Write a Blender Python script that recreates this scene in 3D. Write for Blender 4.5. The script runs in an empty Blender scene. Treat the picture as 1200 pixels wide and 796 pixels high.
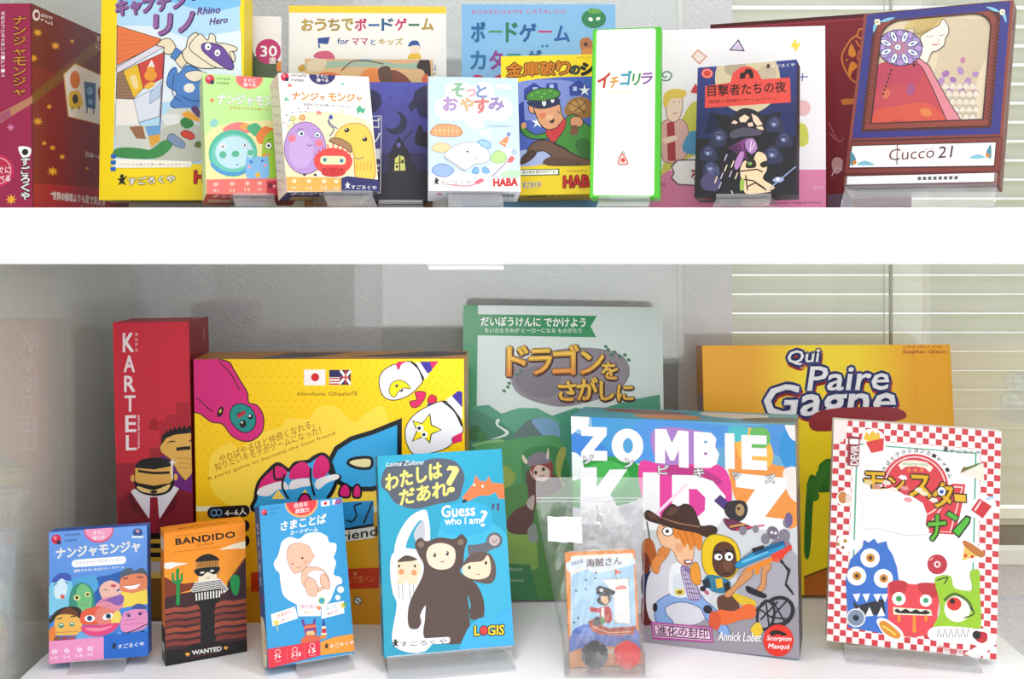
import bpy, bmesh, math, random
import numpy as np
from mathutils import Matrix, Vector
from mathutils.geometry import tessellate_polygon
scene = bpy.context.scene
COL = scene.collection
# ---------------------------------------------------------------- camera, light, exposure
FPX, CX, HY, CAMZ = 1250.0, 600.0, 262.0, 0.395
cam = bpy.data.cameras.new('camera'); camo = bpy.data.objects.new('camera', cam); COL.objects.link(camo)
camo.location = (0, 0, CAMZ); camo.rotation_euler = (math.pi / 2, 0, 0)
cam.sensor_fit = 'HORIZONTAL'; cam.sensor_width = 36.0; cam.lens = 36.0 * FPX / 1200
cam.shift_y = -(398 - HY) / 1200; cam.clip_start = 0.02
scene.camera = camo
scene.view_settings.view_transform = 'Standard'; scene.view_settings.look = 'None'
scene.view_settings.gamma = 1.0; scene.view_settings.use_curve_mapping = False
scene.view_settings.exposure = 0.2
scene.render.film_transparent = False
scene.cycles.transparent_max_bounces = 32
world = bpy.data.worlds.new('room_air'); scene.world = world; world.use_nodes = True
wb = world.node_tree.nodes['Background']; wb.inputs[0].default_value = (0.985, 0.98, 1.0, 1); wb.inputs[1].default_value = 1.0

def area(name, loc, target, sx, sy, power, color=(1, 1, 1)):
    l = bpy.data.lights.new(name, 'AREA'); l.shape = 'RECTANGLE'; l.size = sx; l.size_y = sy
    l.energy = power; l.color = color
    o = bpy.data.objects.new(name, l); COL.objects.link(o); o.location = loc
    o.rotation_euler = (Vector(target) - Vector(loc)).to_track_quat('-Z', 'Y').to_euler()
    return o
area('ceiling_lamp', (-0.1, -0.05, 2.1), (0, 0.95, 0.2), 2.0, 1.2, 13)
area('front_fill', (0.0, -1.5, 0.45), (0, 1.0, 0.3), 3.2, 2.0, 26)  # added fill from the viewer's side, lifts the lower compartment
area('window_daylight', (0.75, 1.75, 0.45), (0.45, 1.0, 0.35), 1.1, 1.3, 14, (0.97, 1.0, 0.95))

# ---------------------------------------------------------------- materials
_mats = {}
def lin(h, k=1.0):
    h = h.lstrip('#')
    if len(h) == 3: h = ''.join(c * 2 for c in h)
    r = []
    for i in (0, 2, 4):
        c = int(h[i:i + 2], 16) / 255.0
        r.append((c / 12.92 if c <= 0.04045 else ((c + 0.055) / 1.055) ** 2.4) ** 1.14 * k)
    return r
def mat(name, col, rough=0.45, bump=0.0, bscale=300.0, spec=0.4, trans=0.0, albedo=0.86):
    key = (name, col, rough)
    if key in _mats: return _mats[key]
    m = bpy.data.materials.new(name); m.use_nodes = True; nt = m.node_tree; p = nt.nodes['Principled BSDF']
    c = lin(col, albedo) + [1]
    p.inputs['Base Color'].default_value = c; p.inputs['Roughness'].default_value = rough
    p.inputs['Specular IOR Level'].default_value = spec
    tc = nt.nodes.new('ShaderNodeTexCoord'); n = nt.nodes.new('ShaderNodeTexNoise')
    n.inputs['Scale'].default_value = bscale; n.inputs['Detail'].default_value = 4
    nt.links.new(tc.outputs['Object'], n.inputs['Vector'])
    mx = nt.nodes.new('ShaderNodeMix'); mx.data_type = 'RGBA'
    mx.inputs[6].default_value = [v * 0.95 for v in c[:3]] + [1]; mx.inputs[7].default_value = [min(1, v * 1.03) for v in c[:3]] + [1]
    nt.links.new(n.outputs['Fac'], mx.inputs[0]); nt.links.new(mx.outputs[2], p.inputs['Base Color'])
    if bump:
        b = nt.nodes.new('ShaderNodeBump'); b.inputs['Strength'].default_value = bump; b.inputs['Distance'].default_value = 0.001
        nt.links.new(n.outputs['Fac'], b.inputs['Height']); nt.links.new(b.outputs['Normal'], p.inputs['Normal'])
    if trans:
        tr = nt.nodes.new('ShaderNodeBsdfTranslucent'); nt.links.new(mx.outputs[2], tr.inputs['Color'])
        ms = nt.nodes.new('ShaderNodeMixShader'); ms.inputs[0].default_value = trans
        nt.links.new(p.outputs[0], ms.inputs[1]); nt.links.new(tr.outputs[0], ms.inputs[2])
        nt.links.new(ms.outputs[0], nt.nodes['Material Output'].inputs['Surface'])
    _mats[key] = m
    return m
def clear(name, tint=(0.97, 0.985, 0.98), rough=0.02, ior=1.45, haze=0.0, boost=1.0):
    """thin clear sheet: straight-through transparency with a Fresnel gloss"""
    if name in _mats: return _mats[name]
    m = bpy.data.materials.new(name); m.use_nodes = True; nt = m.node_tree; nt.nodes.remove(nt.nodes['Principled BSDF'])
    t = nt.nodes.new('ShaderNodeBsdfTransparent'); t.inputs[0].default_value = (*tint, 1)
    g = nt.nodes.new('ShaderNodeBsdfGlossy'); g.inputs['Roughness'].default_value = rough
    lw = nt.nodes.new('ShaderNodeLayerWeight'); lw.inputs['Blend'].default_value = 0.5       # Schlick reflectance, the same from both sides
    pw = nt.nodes.new('ShaderNodeMath'); pw.operation = 'POWER'; pw.inputs[1].default_value = 5.0
    f0 = ((ior - 1) / (ior + 1)) ** 2
    ma = nt.nodes.new('ShaderNodeMath'); ma.operation = 'MULTIPLY_ADD'; ma.inputs[1].default_value = 1 - f0; ma.inputs[2].default_value = f0
    nt.links.new(lw.outputs['Facing'], pw.inputs[0]); nt.links.new(pw.outputs[0], ma.inputs[0]); fac = ma.outputs[0]
    if boost != 1.0:
        mu = nt.nodes.new('ShaderNodeMath'); mu.operation = 'MULTIPLY'; mu.use_clamp = True; mu.inputs[1].default_value = boost
        nt.links.new(fac, mu.inputs[0]); fac = mu.outputs[0]
    s = nt.nodes.new('ShaderNodeMixShader')
    nt.links.new(fac, s.inputs[0]); nt.links.new(t.outputs[0], s.inputs[1]); nt.links.new(g.outputs[0], s.inputs[2])
    out = s.outputs[0]
    if haze:
        d = nt.nodes.new('ShaderNodeBsdfDiffuse'); d.inputs[0].default_value = (0.9, 0.9, 0.92, 1)
        s2 = nt.nodes.new('ShaderNodeMixShader'); s2.inputs[0].default_value = haze
        nt.links.new(out, s2.inputs[1]); nt.links.new(d.outputs[0], s2.inputs[2]); out = s2.outputs[0]
    nt.links.new(out, nt.nodes['Material Output'].inputs['Surface'])
    _mats[name] = m
    return m
def ink_material(name='printed_ink', rough=0.38, spec=0.4):
    if name in _mats: return _mats[name]
    m = bpy.data.materials.new(name); m.use_nodes = True; nt = m.node_tree; p = nt.nodes['Principled BSDF']
    a = nt.nodes.new('ShaderNodeAttribute'); a.attribute_name = 'ink'
    nt.links.new(a.outputs['Color'], p.inputs['Base Color'])
    p.inputs['Roughness'].default_value = rough; p.inputs['Specular IOR Level'].default_value = spec
    _mats[name] = m
    return m

# ---------------------------------------------------------------- object helpers
def tag(o, label, cat, group=None, kind=None):
    o['label'] = label; o['category'] = cat
    if group: o['group'] = group
    if kind: o['kind'] = kind
    return o
def empty(name, loc=(0, 0, 0), rot=None):
    o = bpy.data.objects.new(name, None); COL.objects.link(o); o.empty_display_size = 0.02
    if rot is not None: o.matrix_world = Matrix.Translation(loc) @ rot.to_4x4()
    else: o.location = loc
    return o
def obj(name, bm, m, parent=None, smooth=False):
    me = bpy.data.meshes.new(name)
    bmesh.ops.recalc_face_normals(bm, faces=bm.faces)
    bm.to_mesh(me); bm.free()
    for x in (m if isinstance(m, (list, tuple)) else [m]): me.materials.append(x)
    if smooth:
        for p in me.polygons: p.use_smooth = True
    o = bpy.data.objects.new(name, me); COL.objects.link(o)
    if parent: o.parent = parent
    return o
def add_box(bm, x0, x1, y0, y1, z0, z1, bev=0.0, mi=0):
    r = bmesh.ops.create_cube(bm, size=1.0)
    bmesh.ops.transform(bm, matrix=Matrix.Translation(((x0 + x1) / 2, (y0 + y1) / 2, (z0 + z1) / 2)) @ Matrix.Diagonal((abs(x1 - x0), abs(y1 - y0), abs(z1 - z0), 1)), verts=r['verts'])
    fs = list({f for v in r['verts'] for f in v.link_faces})
    for f in fs: f.material_index = mi
    if bev:
        es = list({e for v in r['verts'] for e in v.link_edges})
        bmesh.ops.bevel(bm, geom=es, offset=bev, segments=2, affect='EDGES', profile=0.6)
    return bm
def box_obj(name, x0, x1, y0, y1, z0, z1, m, parent=None, bev=0.0):
    return obj(name, add_box(bmesh.new(), x0, x1, y0, y1, z0, z1, bev), m, parent)
def extrude_profile(bm, prof, x0, x1, mi=0):
    """closed (y, z) profile extruded along x"""
    a = [bm.verts.new((x0, p[0], p[1])) for p in prof]; b = [bm.verts.new((x1, p[0], p[1])) for p in prof]
    n = len(prof); bm.faces.new(a); bm.faces.new(b[::-1])
    for i in range(n): bm.faces.new((a[i], b[i], b[(i + 1) % n], a[(i + 1) % n])).material_index = mi
    return bm
def sheet_profile(path, t):
    """a bent sheet of thickness t following a (y, z) polyline, as a closed profile"""
    L, Rr = [], []
    for i, p in enumerate(path):
        d0 = Vector(path[i]) - Vector(path[i - 1]) if i else None
        d1 = Vector(path[i + 1]) - Vector(path[i]) if i < len(path) - 1 else None
        n0 = Vector((-d0.y, d0.x)).normalized() if d0 else None
        n1 = Vector((-d1.y, d1.x)).normalized() if d1 else None
        if n0 and n1:
            m_ = (n0 + n1).normalized(); k = min(1 / max(m_.dot(n0), 0.35), 2.5)
        else: m_ = n0 or n1; k = 1
        L.append(Vector(p) + m_ * t / 2 * k); Rr.append(Vector(p) - m_ * t / 2 * k)
    return [tuple(v) for v in L] + [tuple(v) for v in Rr[::-1]]

# ---------------------------------------------------------------- printed artwork
def smooth_closed(pts, n=5, closed=True):
    m = len(pts); out = []
    if m < 3: return pts
    rng = range(m) if closed else range(m - 1)
    for i in rng:
        if closed: p0, p1, p2, p3 = pts[i - 1], pts[i], pts[(i + 1) % m], pts[(i + 2) % m]
        else: p0, p1, p2, p3 = pts[max(i - 1, 0)], pts[i], pts[i + 1], pts[min(i + 2, m - 1)]
        for k in range(n):
            t = k / n
            out.append(tuple(0.5 * ((2 * b) + (-a + c) * t + (2 * a - 5 * b + 4 * c - d) * t * t + (-a + 3 * b - 3 * c + d) * t ** 3) for a, b, c, d in zip(p0, p1, p2, p3)))
    if not closed: out.append(pts[-1])
    return out
_glyphs = {}
_fc = bpy.data.curves.new('lettering_source', 'FONT'); _fo = bpy.data.objects.new('lettering_source', _fc); COL.objects.link(_fo)
def glyphs(txt, bold=0.0, shear=0.0, spacing=1.0):
    key = (txt, bold, shear, spacing)
    if key not in _glyphs:
        _fc.body = txt; _fc.offset = bold; _fc.shear = shear; _fc.resolution_u = 2; _fc.fill_mode = 'FRONT'; _fc.space_character = spacing
        dg = bpy.context.evaluated_depsgraph_get(); dg.update()
        ev = _fo.evaluated_get(dg); me = ev.to_mesh(); me.calc_loop_triangles()
        v = np.array([p.co[:2] for p in me.vertices]).reshape(-1, 2); t = np.array([l.vertices[:] for l in me.loop_triangles], int).reshape(-1, 3)
        ev.to_mesh_clear(); _glyphs[key] = (v, t)
    return _glyphs[key]
def homography(src, dst):
    A = []; b = []
    for (x, y), (u, v) in zip(src, dst):
        A.append([x, y, 1, 0, 0, 0, -u * x, -u * y]); b.append(u)
        A.append([0, 0, 0, x, y, 1, -v * x, -v * y]); b.append(v)
    h = np.linalg.solve(np.array(A, float), np.array(b, float))
    return np.append(h, 1).reshape(3, 3)
def clip_tri(tri, W, H):
    poly = tri
    for ax, lim, sg in ((0, 0, 1), (0, W, -1), (1, 0, 1), (1, H, -1)):
        out = []
        for i in range(len(poly)):
            a, b = poly[i], poly[(i + 1) % len(poly)]
            da, db = (a[ax] - lim) * sg, (b[ax] - lim) * sg
            if da >= 0: out.append(a)
            if (da >= 0) != (db >= 0):
                t = da / (da - db); out.append((a[0] + (b[0] - a[0]) * t, a[1] + (b[1] - a[1]) * t))
        poly = out
        if len(poly) < 3: return []
    return poly
class Art:
    """Flat-colour artwork printed on one rectangular face. Drawing coordinates are those of `quad` (its corners TL, TR, BR, BL land on the face's
    corners). origin = the face's lower left corner in the parent's frame; U, V = its axes (unit), W, H = its size in metres."""
    def __init__(self, quad, W, H, origin, U, V, gloss=0.38, radius=0.0):
        self.q = quad; self.W, self.H = W, H; self.o = Vector(origin); self.U = Vector(U); self.V = Vector(V); self.N = self.U.cross(self.V)
        self.h = homography(quad, [(0, H), (W, H), (W, 0), (0, 0)]); self.hi = np.linalg.inv(self.h)
        self.layer = 12; self.parts = {}; self.cur = None; self.gloss = gloss
    def view(self, ox=0.0, oy=0.0, s=1.0):
        """draw in an enlarged copy of the quad's frame: x / s + ox, y / s + oy"""
        if not hasattr(self, 'h0'): self.h0 = self.h
        self.h = self.h0 @ np.array([[1 / s, 0, ox], [0, 1 / s, oy], [0, 0, 1]]); self.hi = np.linalg.inv(self.h); return self
    def part(self, name, label=None):
        if name not in self.parts: self.parts[name] = dict(v=[], f=[], c=[], s=[], label=label)
        self.cur = self.parts[name]; return self
    def f(self, u, v):
        p = self.hi @ np.array([u * self.W, (1 - v) * self.H, 1]); return (p[0] / p[2], p[1] / p[2])
    def _emit(self, pts, tris, col):
        pts = np.asarray(pts, float)
        if not len(tris): return
        p = np.c_[pts, np.ones(len(pts))] @ self.h.T; p = p[:, :2] / p[:, 2:3]
        W, H = self.W, self.H; d = self.cur; off = self.N * (self.layer * 4.5e-6)
        ins = (p[:, 0] >= -1e-9) & (p[:, 0] <= W + 1e-9) & (p[:, 1] >= -1e-9) & (p[:, 1] <= H + 1e-9)
        idx = {}; f0 = len(d['f'])
        def V(x, y): return tuple(self.o + self.U * x + self.V * y + off)
        cf = col if callable(col) else None
        c0 = None if cf else lin(col, 0.86)
        for t in tris:
            a, b, c = (p[i] for i in t)
            cr = (b[0] - a[0]) * (c[1] - a[1]) - (b[1] - a[1]) * (c[0] - a[0])
            if abs(cr) < 1e-13: continue
            t = list(t) if cr > 0 else [t[0], t[2], t[1]]
            if ins[t[0]] and ins[t[1]] and ins[t[2]]:
                ids = []
                for i in t:
                    if i not in idx: idx[i] = len(d['v']); d['v'].append(V(p[i][0], p[i][1]))
                    ids.append(idx[i])
                loc = [p[i] for i in t]
            else:
                loc = clip_tri([tuple(p[i]) for i in t], W, H)
                if len(loc) < 3: continue
                ids = []
                for q in loc: ids.append(len(d['v'])); d['v'].append(V(q[0], q[1]))
            d['f'].append(ids)
            d['c'].append([cf(q[0] / W, 1 - q[1] / H) for q in loc] if cf else [c0] * len(loc))
        lo, hi = np.clip(p.min(0), 0, (W, H)), np.clip(p.max(0), 0, (W, H)); d['s'].append((f0, len(d['f']), (*lo, *hi)))
    def P(self, col, pts, s=0):
        if s: pts = smooth_closed(pts, 5)
        tris = tessellate_polygon([[Vector((x, y, 0)) for x, y in pts]])
        self.layer += 1; self._emit(pts, tris, col); return self
    def E(self, col, cx, cy, rx, ry=None, rot=0, n=24, a0=0, a1=360):
        ry = rx if ry is None else ry; c, s = math.cos(math.radians(rot)), math.sin(math.radians(rot))
        pts = []
        for i in range(n + (a1 - a0 != 360)):
            t = math.radians(a0 + (a1 - a0) * i / n); x, y = rx * math.cos(t), ry * math.sin(t)
            pts.append((cx + x * c - y * s, cy + x * s + y * c))
        return self.P(col, pts)
    def O(self, col, ink, w, cx, cy, rx, ry=None, rot=0):
        ry = rx if ry is None else ry
        self.E(ink, cx, cy, rx + w, ry + w, rot); return self.E(col, cx, cy, rx, ry, rot)
    def L(self, col, w, pts, s=0, closed=0):
        if s: pts = smooth_closed(pts, 5, bool(closed))
        pts = [Vector(p) for p in pts]; n = len(pts); A = []; B = []
        for i in range(n):
            p = pts[i]
            d0 = (p - pts[i - 1]) if (i or closed) else None; d1 = (pts[(i + 1) % n] - p) if (i < n - 1 or closed) else None
            n0 = Vector((-d0.y, d0.x)).normalized() if d0 is not None and d0.length else None
            n1 = Vector((-d1.y, d1.x)).normalized() if d1 is not None and d1.length else None
            if n0 is None: n0 = n1
            if n1 is None: n1 = n0
            m = n0 + n1; m = m.normalized() if m.length > 1e-3 else n0; k = w / 2 / max(m.dot(n0), 0.5)
            A.append(p + m * k); B.append(p - m * k)
        v = [tuple(x) for x in A] + [tuple(x) for x in B]; t = []
        for i in range(n if closed else n - 1):
            j = (i + 1) % n; t += [(i, j, n + j), (i, n + j, n + i)]
        self.layer += 1; self._emit(v, t, col); return self
    def S(self, fill, ink, w, pts, s=1):
        """filled shape with an outline"""
        self.P(fill, pts, s); return self.L(ink, w, pts, s, 1)
    def Q(self, col, u0, v0, u1, v1, nu=1, nv=1):
        """face-fraction rectangle (v runs down)"""
        pts = [self.f(u0 + (u1 - u0) * i / nu, v0 + (v1 - v0) * j / nv) for j in range(nv + 1) for i in range(nu + 1)]
        t = []
        for j in range(nv):
            for i in range(nu):
                a = j * (nu + 1) + i; t += [(a, a + 1, a + nu + 2), (a, a + nu + 2, a + nu + 1)]
        self.layer += 1; self._emit(pts, t, col); return self
    def T(self, col, txt, p0, p1, h, b=0.012, o=None, sh=0.0, sp=1.0, up=None, only=None):
        """lettering whose box starts at p0 (lower left), ends at p1 (lower right) and is h tall; o = (colour, width[, dx, dy]) outlines"""
        v0, t = glyphs(txt, 0.0, sh, sp)
        if not len(v0): return self
        mn, mx = v0.min(0), v0.max(0); n = (v0 - mn) / np.maximum(mx - mn, 1e-6)
        p0 = np.array(p0, float); ex = np.array(p1, float) - p0; ey = np.array(up if up is not None else (0.0, -h), float)
        if up is None and abs(ex[1]) > 1e-6 and abs(ex[0]) < 1e-6: ey = np.array((-h, 0.0))
        q = p0 + n[:, :1] * ex + n[:, 1:] * ey; w = b * float(np.hypot(*ey)) * 0.95       # w = extra stroke weight on each side
        for oo in (o if isinstance(o, list) else [o] if o else []):
            self.layer += 1; dx, dy = (oo[2], oo[3]) if len(oo) > 2 else (0, 0)
            for k in range(8):
                a = math.pi / 4 * k; self._emit(q + np.array([math.cos(a) * (oo[1] + w) + dx, math.sin(a) * (oo[1] + w) + dy]), t, oo[0])
        self.layer += 1
        for k in range(8 if b >= 0.04 else 4 if b > 0.01 else 0):
            a = math.pi / 4 * (k if b >= 0.04 else k * 2 + 1); self._emit(q + np.array([math.cos(a) * w, math.sin(a) * w]), t, col)
        self.layer += 1; self._emit(q, t, col); return self
    def PH(self, col, outer, hole):
        """filled outline with one hole"""
        tris = tessellate_polygon([[Vector((x, y, 0)) for x, y in outer], [Vector((x, y, 0)) for x, y in hole]])
        self.layer += 1; self._emit(list(outer) + list(hole), tris, col); return self
    def star(self, col, cx, cy, r, k=5, inner=0.45, rot=-90):
        return self.P(col, [(cx + (r if i % 2 == 0 else r * inner) * math.cos(math.radians(rot + 180 * i / k)), cy + (r if i % 2 == 0 else r * inner) * math.sin(math.radians(rot + 180 * i / k))) for i in range(2 * k)])
    def rr(self, col, x0, y0, x1, y1, r, sk=0.0):
        """rounded rectangle in drawing coordinates; sk = rise of y per x"""
        pts = []
        for (cx, cy, a) in ((x1 - r, y0 + r, -90), (x1 - r, y1 - r, 0), (x0 + r, y1 - r, 90), (x0 + r, y0 + r, 180)):
            for k in range(5):
                t = math.radians(a + 22.5 * k); x = cx + r * math.cos(t); pts.append((x, cy + r * math.sin(t) + sk * (x - x0)))
        return self.P(col, pts)
    def build(self, parent):
        im = ink_material('printed_ink', self.gloss)
        for name, d in self.parts.items():
            sh = d['s'] = [x for x in d['s'] if x[1] > x[0]]
            if not sh: continue
            n = len(sh); par = list(range(n))
            def root(i):
                while par[i] != i: par[i] = par[par[i]]; i = par[i]
                return i
            bb = np.array([x[2] for x in sh])                      # printed shapes that lie far apart on the face become parts of their own
            for i in range(n):
                gx = np.maximum(0, np.maximum(bb[i, 0] - bb[:, 2], bb[:, 0] - bb[i, 2])); gy = np.maximum(0, np.maximum(bb[i, 1] - bb[:, 3], bb[:, 1] - bb[i, 3]))
                for j in np.nonzero(np.hypot(gx, gy) < 0.0085)[0]: par[root(int(j))] = root(i)
            groups = {}
            for i in range(n): groups.setdefault(root(i), []).append(i)
            for g in groups.values():
                fs = [f for i in g for f in range(sh[i][0], sh[i][1])]
                vm = {}; vs = []; ff = []; cc = []
                for f in fs:
                    ids = []
                    for v in d['f'][f]:
                        if v not in vm: vm[v] = len(vs); vs.append(d['v'][v])
                        ids.append(vm[v])
                    ff.append(ids); cc += d['c'][f]
                me = bpy.data.meshes.new(name); me.from_pydata(vs, [], ff); me.materials.append(im)
                ca = me.color_attributes.new('ink', 'FLOAT_COLOR', 'CORNER'); buf = np.ones((len(me.loops), 4), np.float32); buf[:, :3] = np.array(cc, np.float32)
                ca.data.foreach_set('color', buf.ravel())
                o = bpy.data.objects.new(name, me); COL.objects.link(o); o.parent = parent
                if d['label']: o['label'] = d['label']
def grad(c0, c1, axis='v', a=0.0, b=1.0):
    A, B = np.array(lin(c0, 0.86)), np.array(lin(c1, 0.86))
    def fn(u, v):
        t = min(1, max(0, ((v if axis == 'v' else u) - a) / (b - a))); return A + (B - A) * t
    return fn
POSES = {  # x, y, z of the foot of the front face, yaw, lean, roll in degrees, width, height; then the face outline used by its artwork
    'ninja': ((-0.4102,0.8831,0.4080,0.36,0.43,-0.46,0.0282,0.1690), [(-3,3),(36,5),(40,243.5),(-1,243.5)]),
    'rhino': ((-0.3052,0.9550,0.4160,1.68,-2.00,-0.04,0.1276,0.1899), [(114,-14),(288,-10),(283,238),(121,231)]),
    'thirty': ((-0.2894,1.0086,0.4081,8.18,-0.99,-0.22,0.1400,0.1848), [(150,14),(329,21),(330,245.5),(152,245.5)]),
    'mama': ((-0.1386,1.0285,0.4081,3.19,-2.11,-0.27,0.1518,0.1983), [(338,6),(523,8),(524,245.8),(339,245.8)]),
    'catalog': ((0.0261,1.0192,0.4081,0.44,-3.08,-0.10,0.1484,0.1989), [(541,5),(721,5),(723,245.7),(541,245.7)]),
    'ngreen': ((-0.2190,0.9028,0.4192,23.69,-16.78,0.54,0.0770,0.1090), [(237,87),(342,92),(350,231),(242,226)]),
    'nwhite': ((-0.1490,0.8924,0.4214,25.65,-12.53,-1.14,0.0794,0.1031), [(325,85),(432.6,90.5),(443.6,224),(336.8,226)]),
    'horse': ((-0.1334,0.9927,0.4082,3.26,-1.73,0.04,0.1187,0.1404), [(356,68),(508,71),(506,245.2),(358,245.2)]),
    'night': ((-0.1007,0.9650,0.4151,6.76,-3.55,-0.73,0.0593,0.1088), [(428,95),(506,98),(508,236),(432,236)]),
    'sleep': ((-0.0312,0.8958,0.4222,6.18,-15.64,0.31,0.0776,0.1032), [(502,89.5),(606.5,91.7),(610.5,224.5),(502,223.5)]),
    'thief': ((0.0405,0.9600,0.4211,-3.10,-7.63,-0.88,0.0995,0.1294), [(585,67),(716,62),(716,228),(590,228)]),
    'gorilla': ((0.0944,0.8958,0.4169,-12.18,-7.94,-0.02,0.0587,0.1473), [(695,34.5),(775,31.4),(773,231),(691,232)]),
    'pinkbk': ((0.2040,0.9784,0.4081,-9.15,-3.22,0.11,0.1626,0.1681), [(758,37),(967,29),(968,245),(755,245)]),
    'witness': ((0.1948,0.8958,0.4185,-24.19,-11.54,-1.38,0.0850,0.1165), [(818,80),(933.6,69),(932.7,227.5),(813.4,230.7)]),
    'maroon': ((0.2948,1.0679,0.4082,-23.00,-0.61,0.13,0.1956,0.1933), [(832,31),(1070,10),(1065,246.3),(832,246.3)]),
    'cucco': ((0.3466,0.9097,0.4273,-33.91,-19.01,0.90,0.1272,0.1700), [(1015,20),(1187,-2),(1172,219),(987,216)]),
    'kartel': ((-0.3522,1.0584,-0.0000,-3.68,0.32,-1.09,0.0771,0.2974), [(133,377),(220,378),(230,730),(139,727)]),
    'yellow': ((-0.1779,1.0516,0.0000,-2.48,1.76,-0.40,0.2667,0.2624), [(226,421),(543,421),(547,734),(233,729)]),
    'green': ((0.0533,1.1112,0.0030,2.81,-8.97,0.88,0.2167,0.3058), [(540,356),(778,362),(779,703),(541,703)]),
    'zombie': ((0.1602,0.9942,0.0000,-18.00,0.68,-1.01,0.2086,0.2115), [(667.5,492.6),(935.4,494),(933.5,775),(676,743)]),
    'paire': ((0.3399,1.1209,0.0040,-1.40,-6.73,-0.43,0.2659,0.2616), [(825,405),(1111,404),(1131,698),(828,698)]),
    'monster': ((0.3604,0.9653,0.0088,-11.63,-4.48,2.24,0.1456,0.2017), [(979.6,495),(1173.4,502.6),(1168,774.6),(966.5,750)]),
    'nblue': ((-0.3670,0.9479,0.0071,7.36,-5.63,-1.73,0.0845,0.1143), [(57,623),(172,616),(174,769),(58,778)]),
    'bandido': ((-0.2766,0.9674,0.0000,26.68,0.12,-0.85,0.0721,0.1195), [(191,625),(288,612),(288.6,763),(195,782)]),
    'sama': ((-0.1768,0.9444,0.0077,24.61,-18.13,0.15,0.0771,0.1377), [(303,592),(401,584),(415.5,766),(315.3,783.5)]),
    'guess': ((-0.0550,0.9480,0.0145,12.38,-15.20,-0.68,0.1165,0.1736), [(443,534),(586,526.8),(604,756.5),(449.7,771)]),
    'deck': ((0.0831,0.9480,0.0018,3.45,-10.13,-1.42,0.0632,0.0979), [(661,648.5),(744.5,644.5),(750,779),(669.5,782)]),
}
# ---------------------------------------------------------------- the setting: cabinet shelves, glass, walls, window with blind
XL, XR = -0.428, 0.468            # inner faces of the cabinet's glass sides
YF, YB = 0.87, 1.205              # front of the boards, back glass
ZU, ZB = 0.408, 0.3616            # upper board top and underside
def wallpaper(name, col, albedo):
    m = mat(name, col, 0.7, albedo=albedo); nt = m.node_tree; p = nt.nodes['Principled BSDF']
    tc = nt.nodes.new('ShaderNodeTexCoord'); w = nt.nodes.new('ShaderNodeTexWave'); w.wave_type = 'BANDS'; w.bands_direction = 'DIAGONAL'
    w.inputs['Scale'].default_value = 60; w.inputs['Distortion'].default_value = 9; w.inputs['Detail'].default_value = 3; w.inputs['Detail Scale'].default_value = 6
    nz = nt.nodes.new('ShaderNodeTexNoise'); nz.inputs['Scale'].default_value = 420; nz.inputs['Detail'].default_value = 3
    ad = nt.nodes.new('ShaderNodeMath'); ad.operation = 'ADD'
    nt.links.new(tc.outputs['Object'], w.inputs['Vector']); nt.links.new(tc.outputs['Object'], nz.inputs['Vector'])
    nt.links.new(w.outputs['Fac'], ad.inputs[0]); nt.links.new(nz.outputs['Fac'], ad.inputs[1])
    b = nt.nodes.new('ShaderNodeBump'); b.inputs['Strength'].default_value = 0.7; b.inputs['Distance'].default_value = 0.0015
    nt.links.new(ad.outputs[0], b.inputs['Height']); nt.links.new(b.outputs['Normal'], p.inputs['Normal'])
    return m
WALL = wallpaper('wallpaper', '#f2eef0', 0.88)
WALL_L = wallpaper('side_wallpaper', '#fafaf2', 0.93)
WHITE = mat('white_shelf_laminate', '#fafafc', 0.35, albedo=0.93)
PALE = mat('white_paint', '#eeeeea', 0.5)
GLASS = clear('cabinet_glass', (0.972, 0.984, 0.976), 0.0, 1.5)
def struct(o): o['kind'] = 'structure'; return o
YW = 1.243
WX0, WX1, WZ0, WZ1 = YW * 258 / FPX, 1.6, 0.02, 1.1       # window opening
bm = bmesh.new()
add_box(bm, -0.60, WX0, YW, YW + 0.14, -0.7, 1.4); add_box(bm, WX1, 2.2, YW, YW + 0.14, -0.7, 1.4)
add_box(bm, WX0, WX1, YW, YW + 0.14, -0.7, WZ0); add_box(bm, WX0, WX1, YW, YW + 0.14, WZ1, 1.4)
struct(obj('wall_back', bm, WALL))
struct(box_obj('wall_left', -0.60, -0.445, -0.6, YW, -0.7, 1.4, WALL_L))
struct(box_obj('trim_1', YW * 194 / FPX, YW * 199 / FPX, YW - 0.004, YW, -0.7, 1.4, PALE))
struct(box_obj('floor', -0.6, 2.2, -2.2, YW, -0.76, -0.7, mat('grey_floor', '#b9b6b0', 0.6)))
# window: frame, pane
wf = bmesh.new()
add_box(wf, WX0, WX0 + 0.012, YW + 0.085, YW + 0.12, WZ0, WZ1); add_box(wf, WX1 - 0.03, WX1, YW + 0.085, YW + 0.12, WZ0, WZ1)
add_box(wf, WX0 + 0.012, WX1 - 0.03, YW + 0.085, YW + 0.12, WZ0, WZ0 + 0.02); add_box(wf, WX0 + 0.012, WX1 - 0.03, YW + 0.085, YW + 0.12, WZ1 - 0.03, WZ1)
win = struct(obj('window_1', wf, PALE))
box_obj('pane', WX0 + 0.012, WX1 - 0.03, YW + 0.098, YW + 0.102, WZ0 + 0.02, WZ1 - 0.03, clear('window_pane', (0.97, 0.98, 0.97), 0.0, 1.45), win)
struct(box_obj('trim_2', WX0, WX1, YW - 0.02, YW + 0.085, WZ0 - 0.016, WZ0, PALE))
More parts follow.
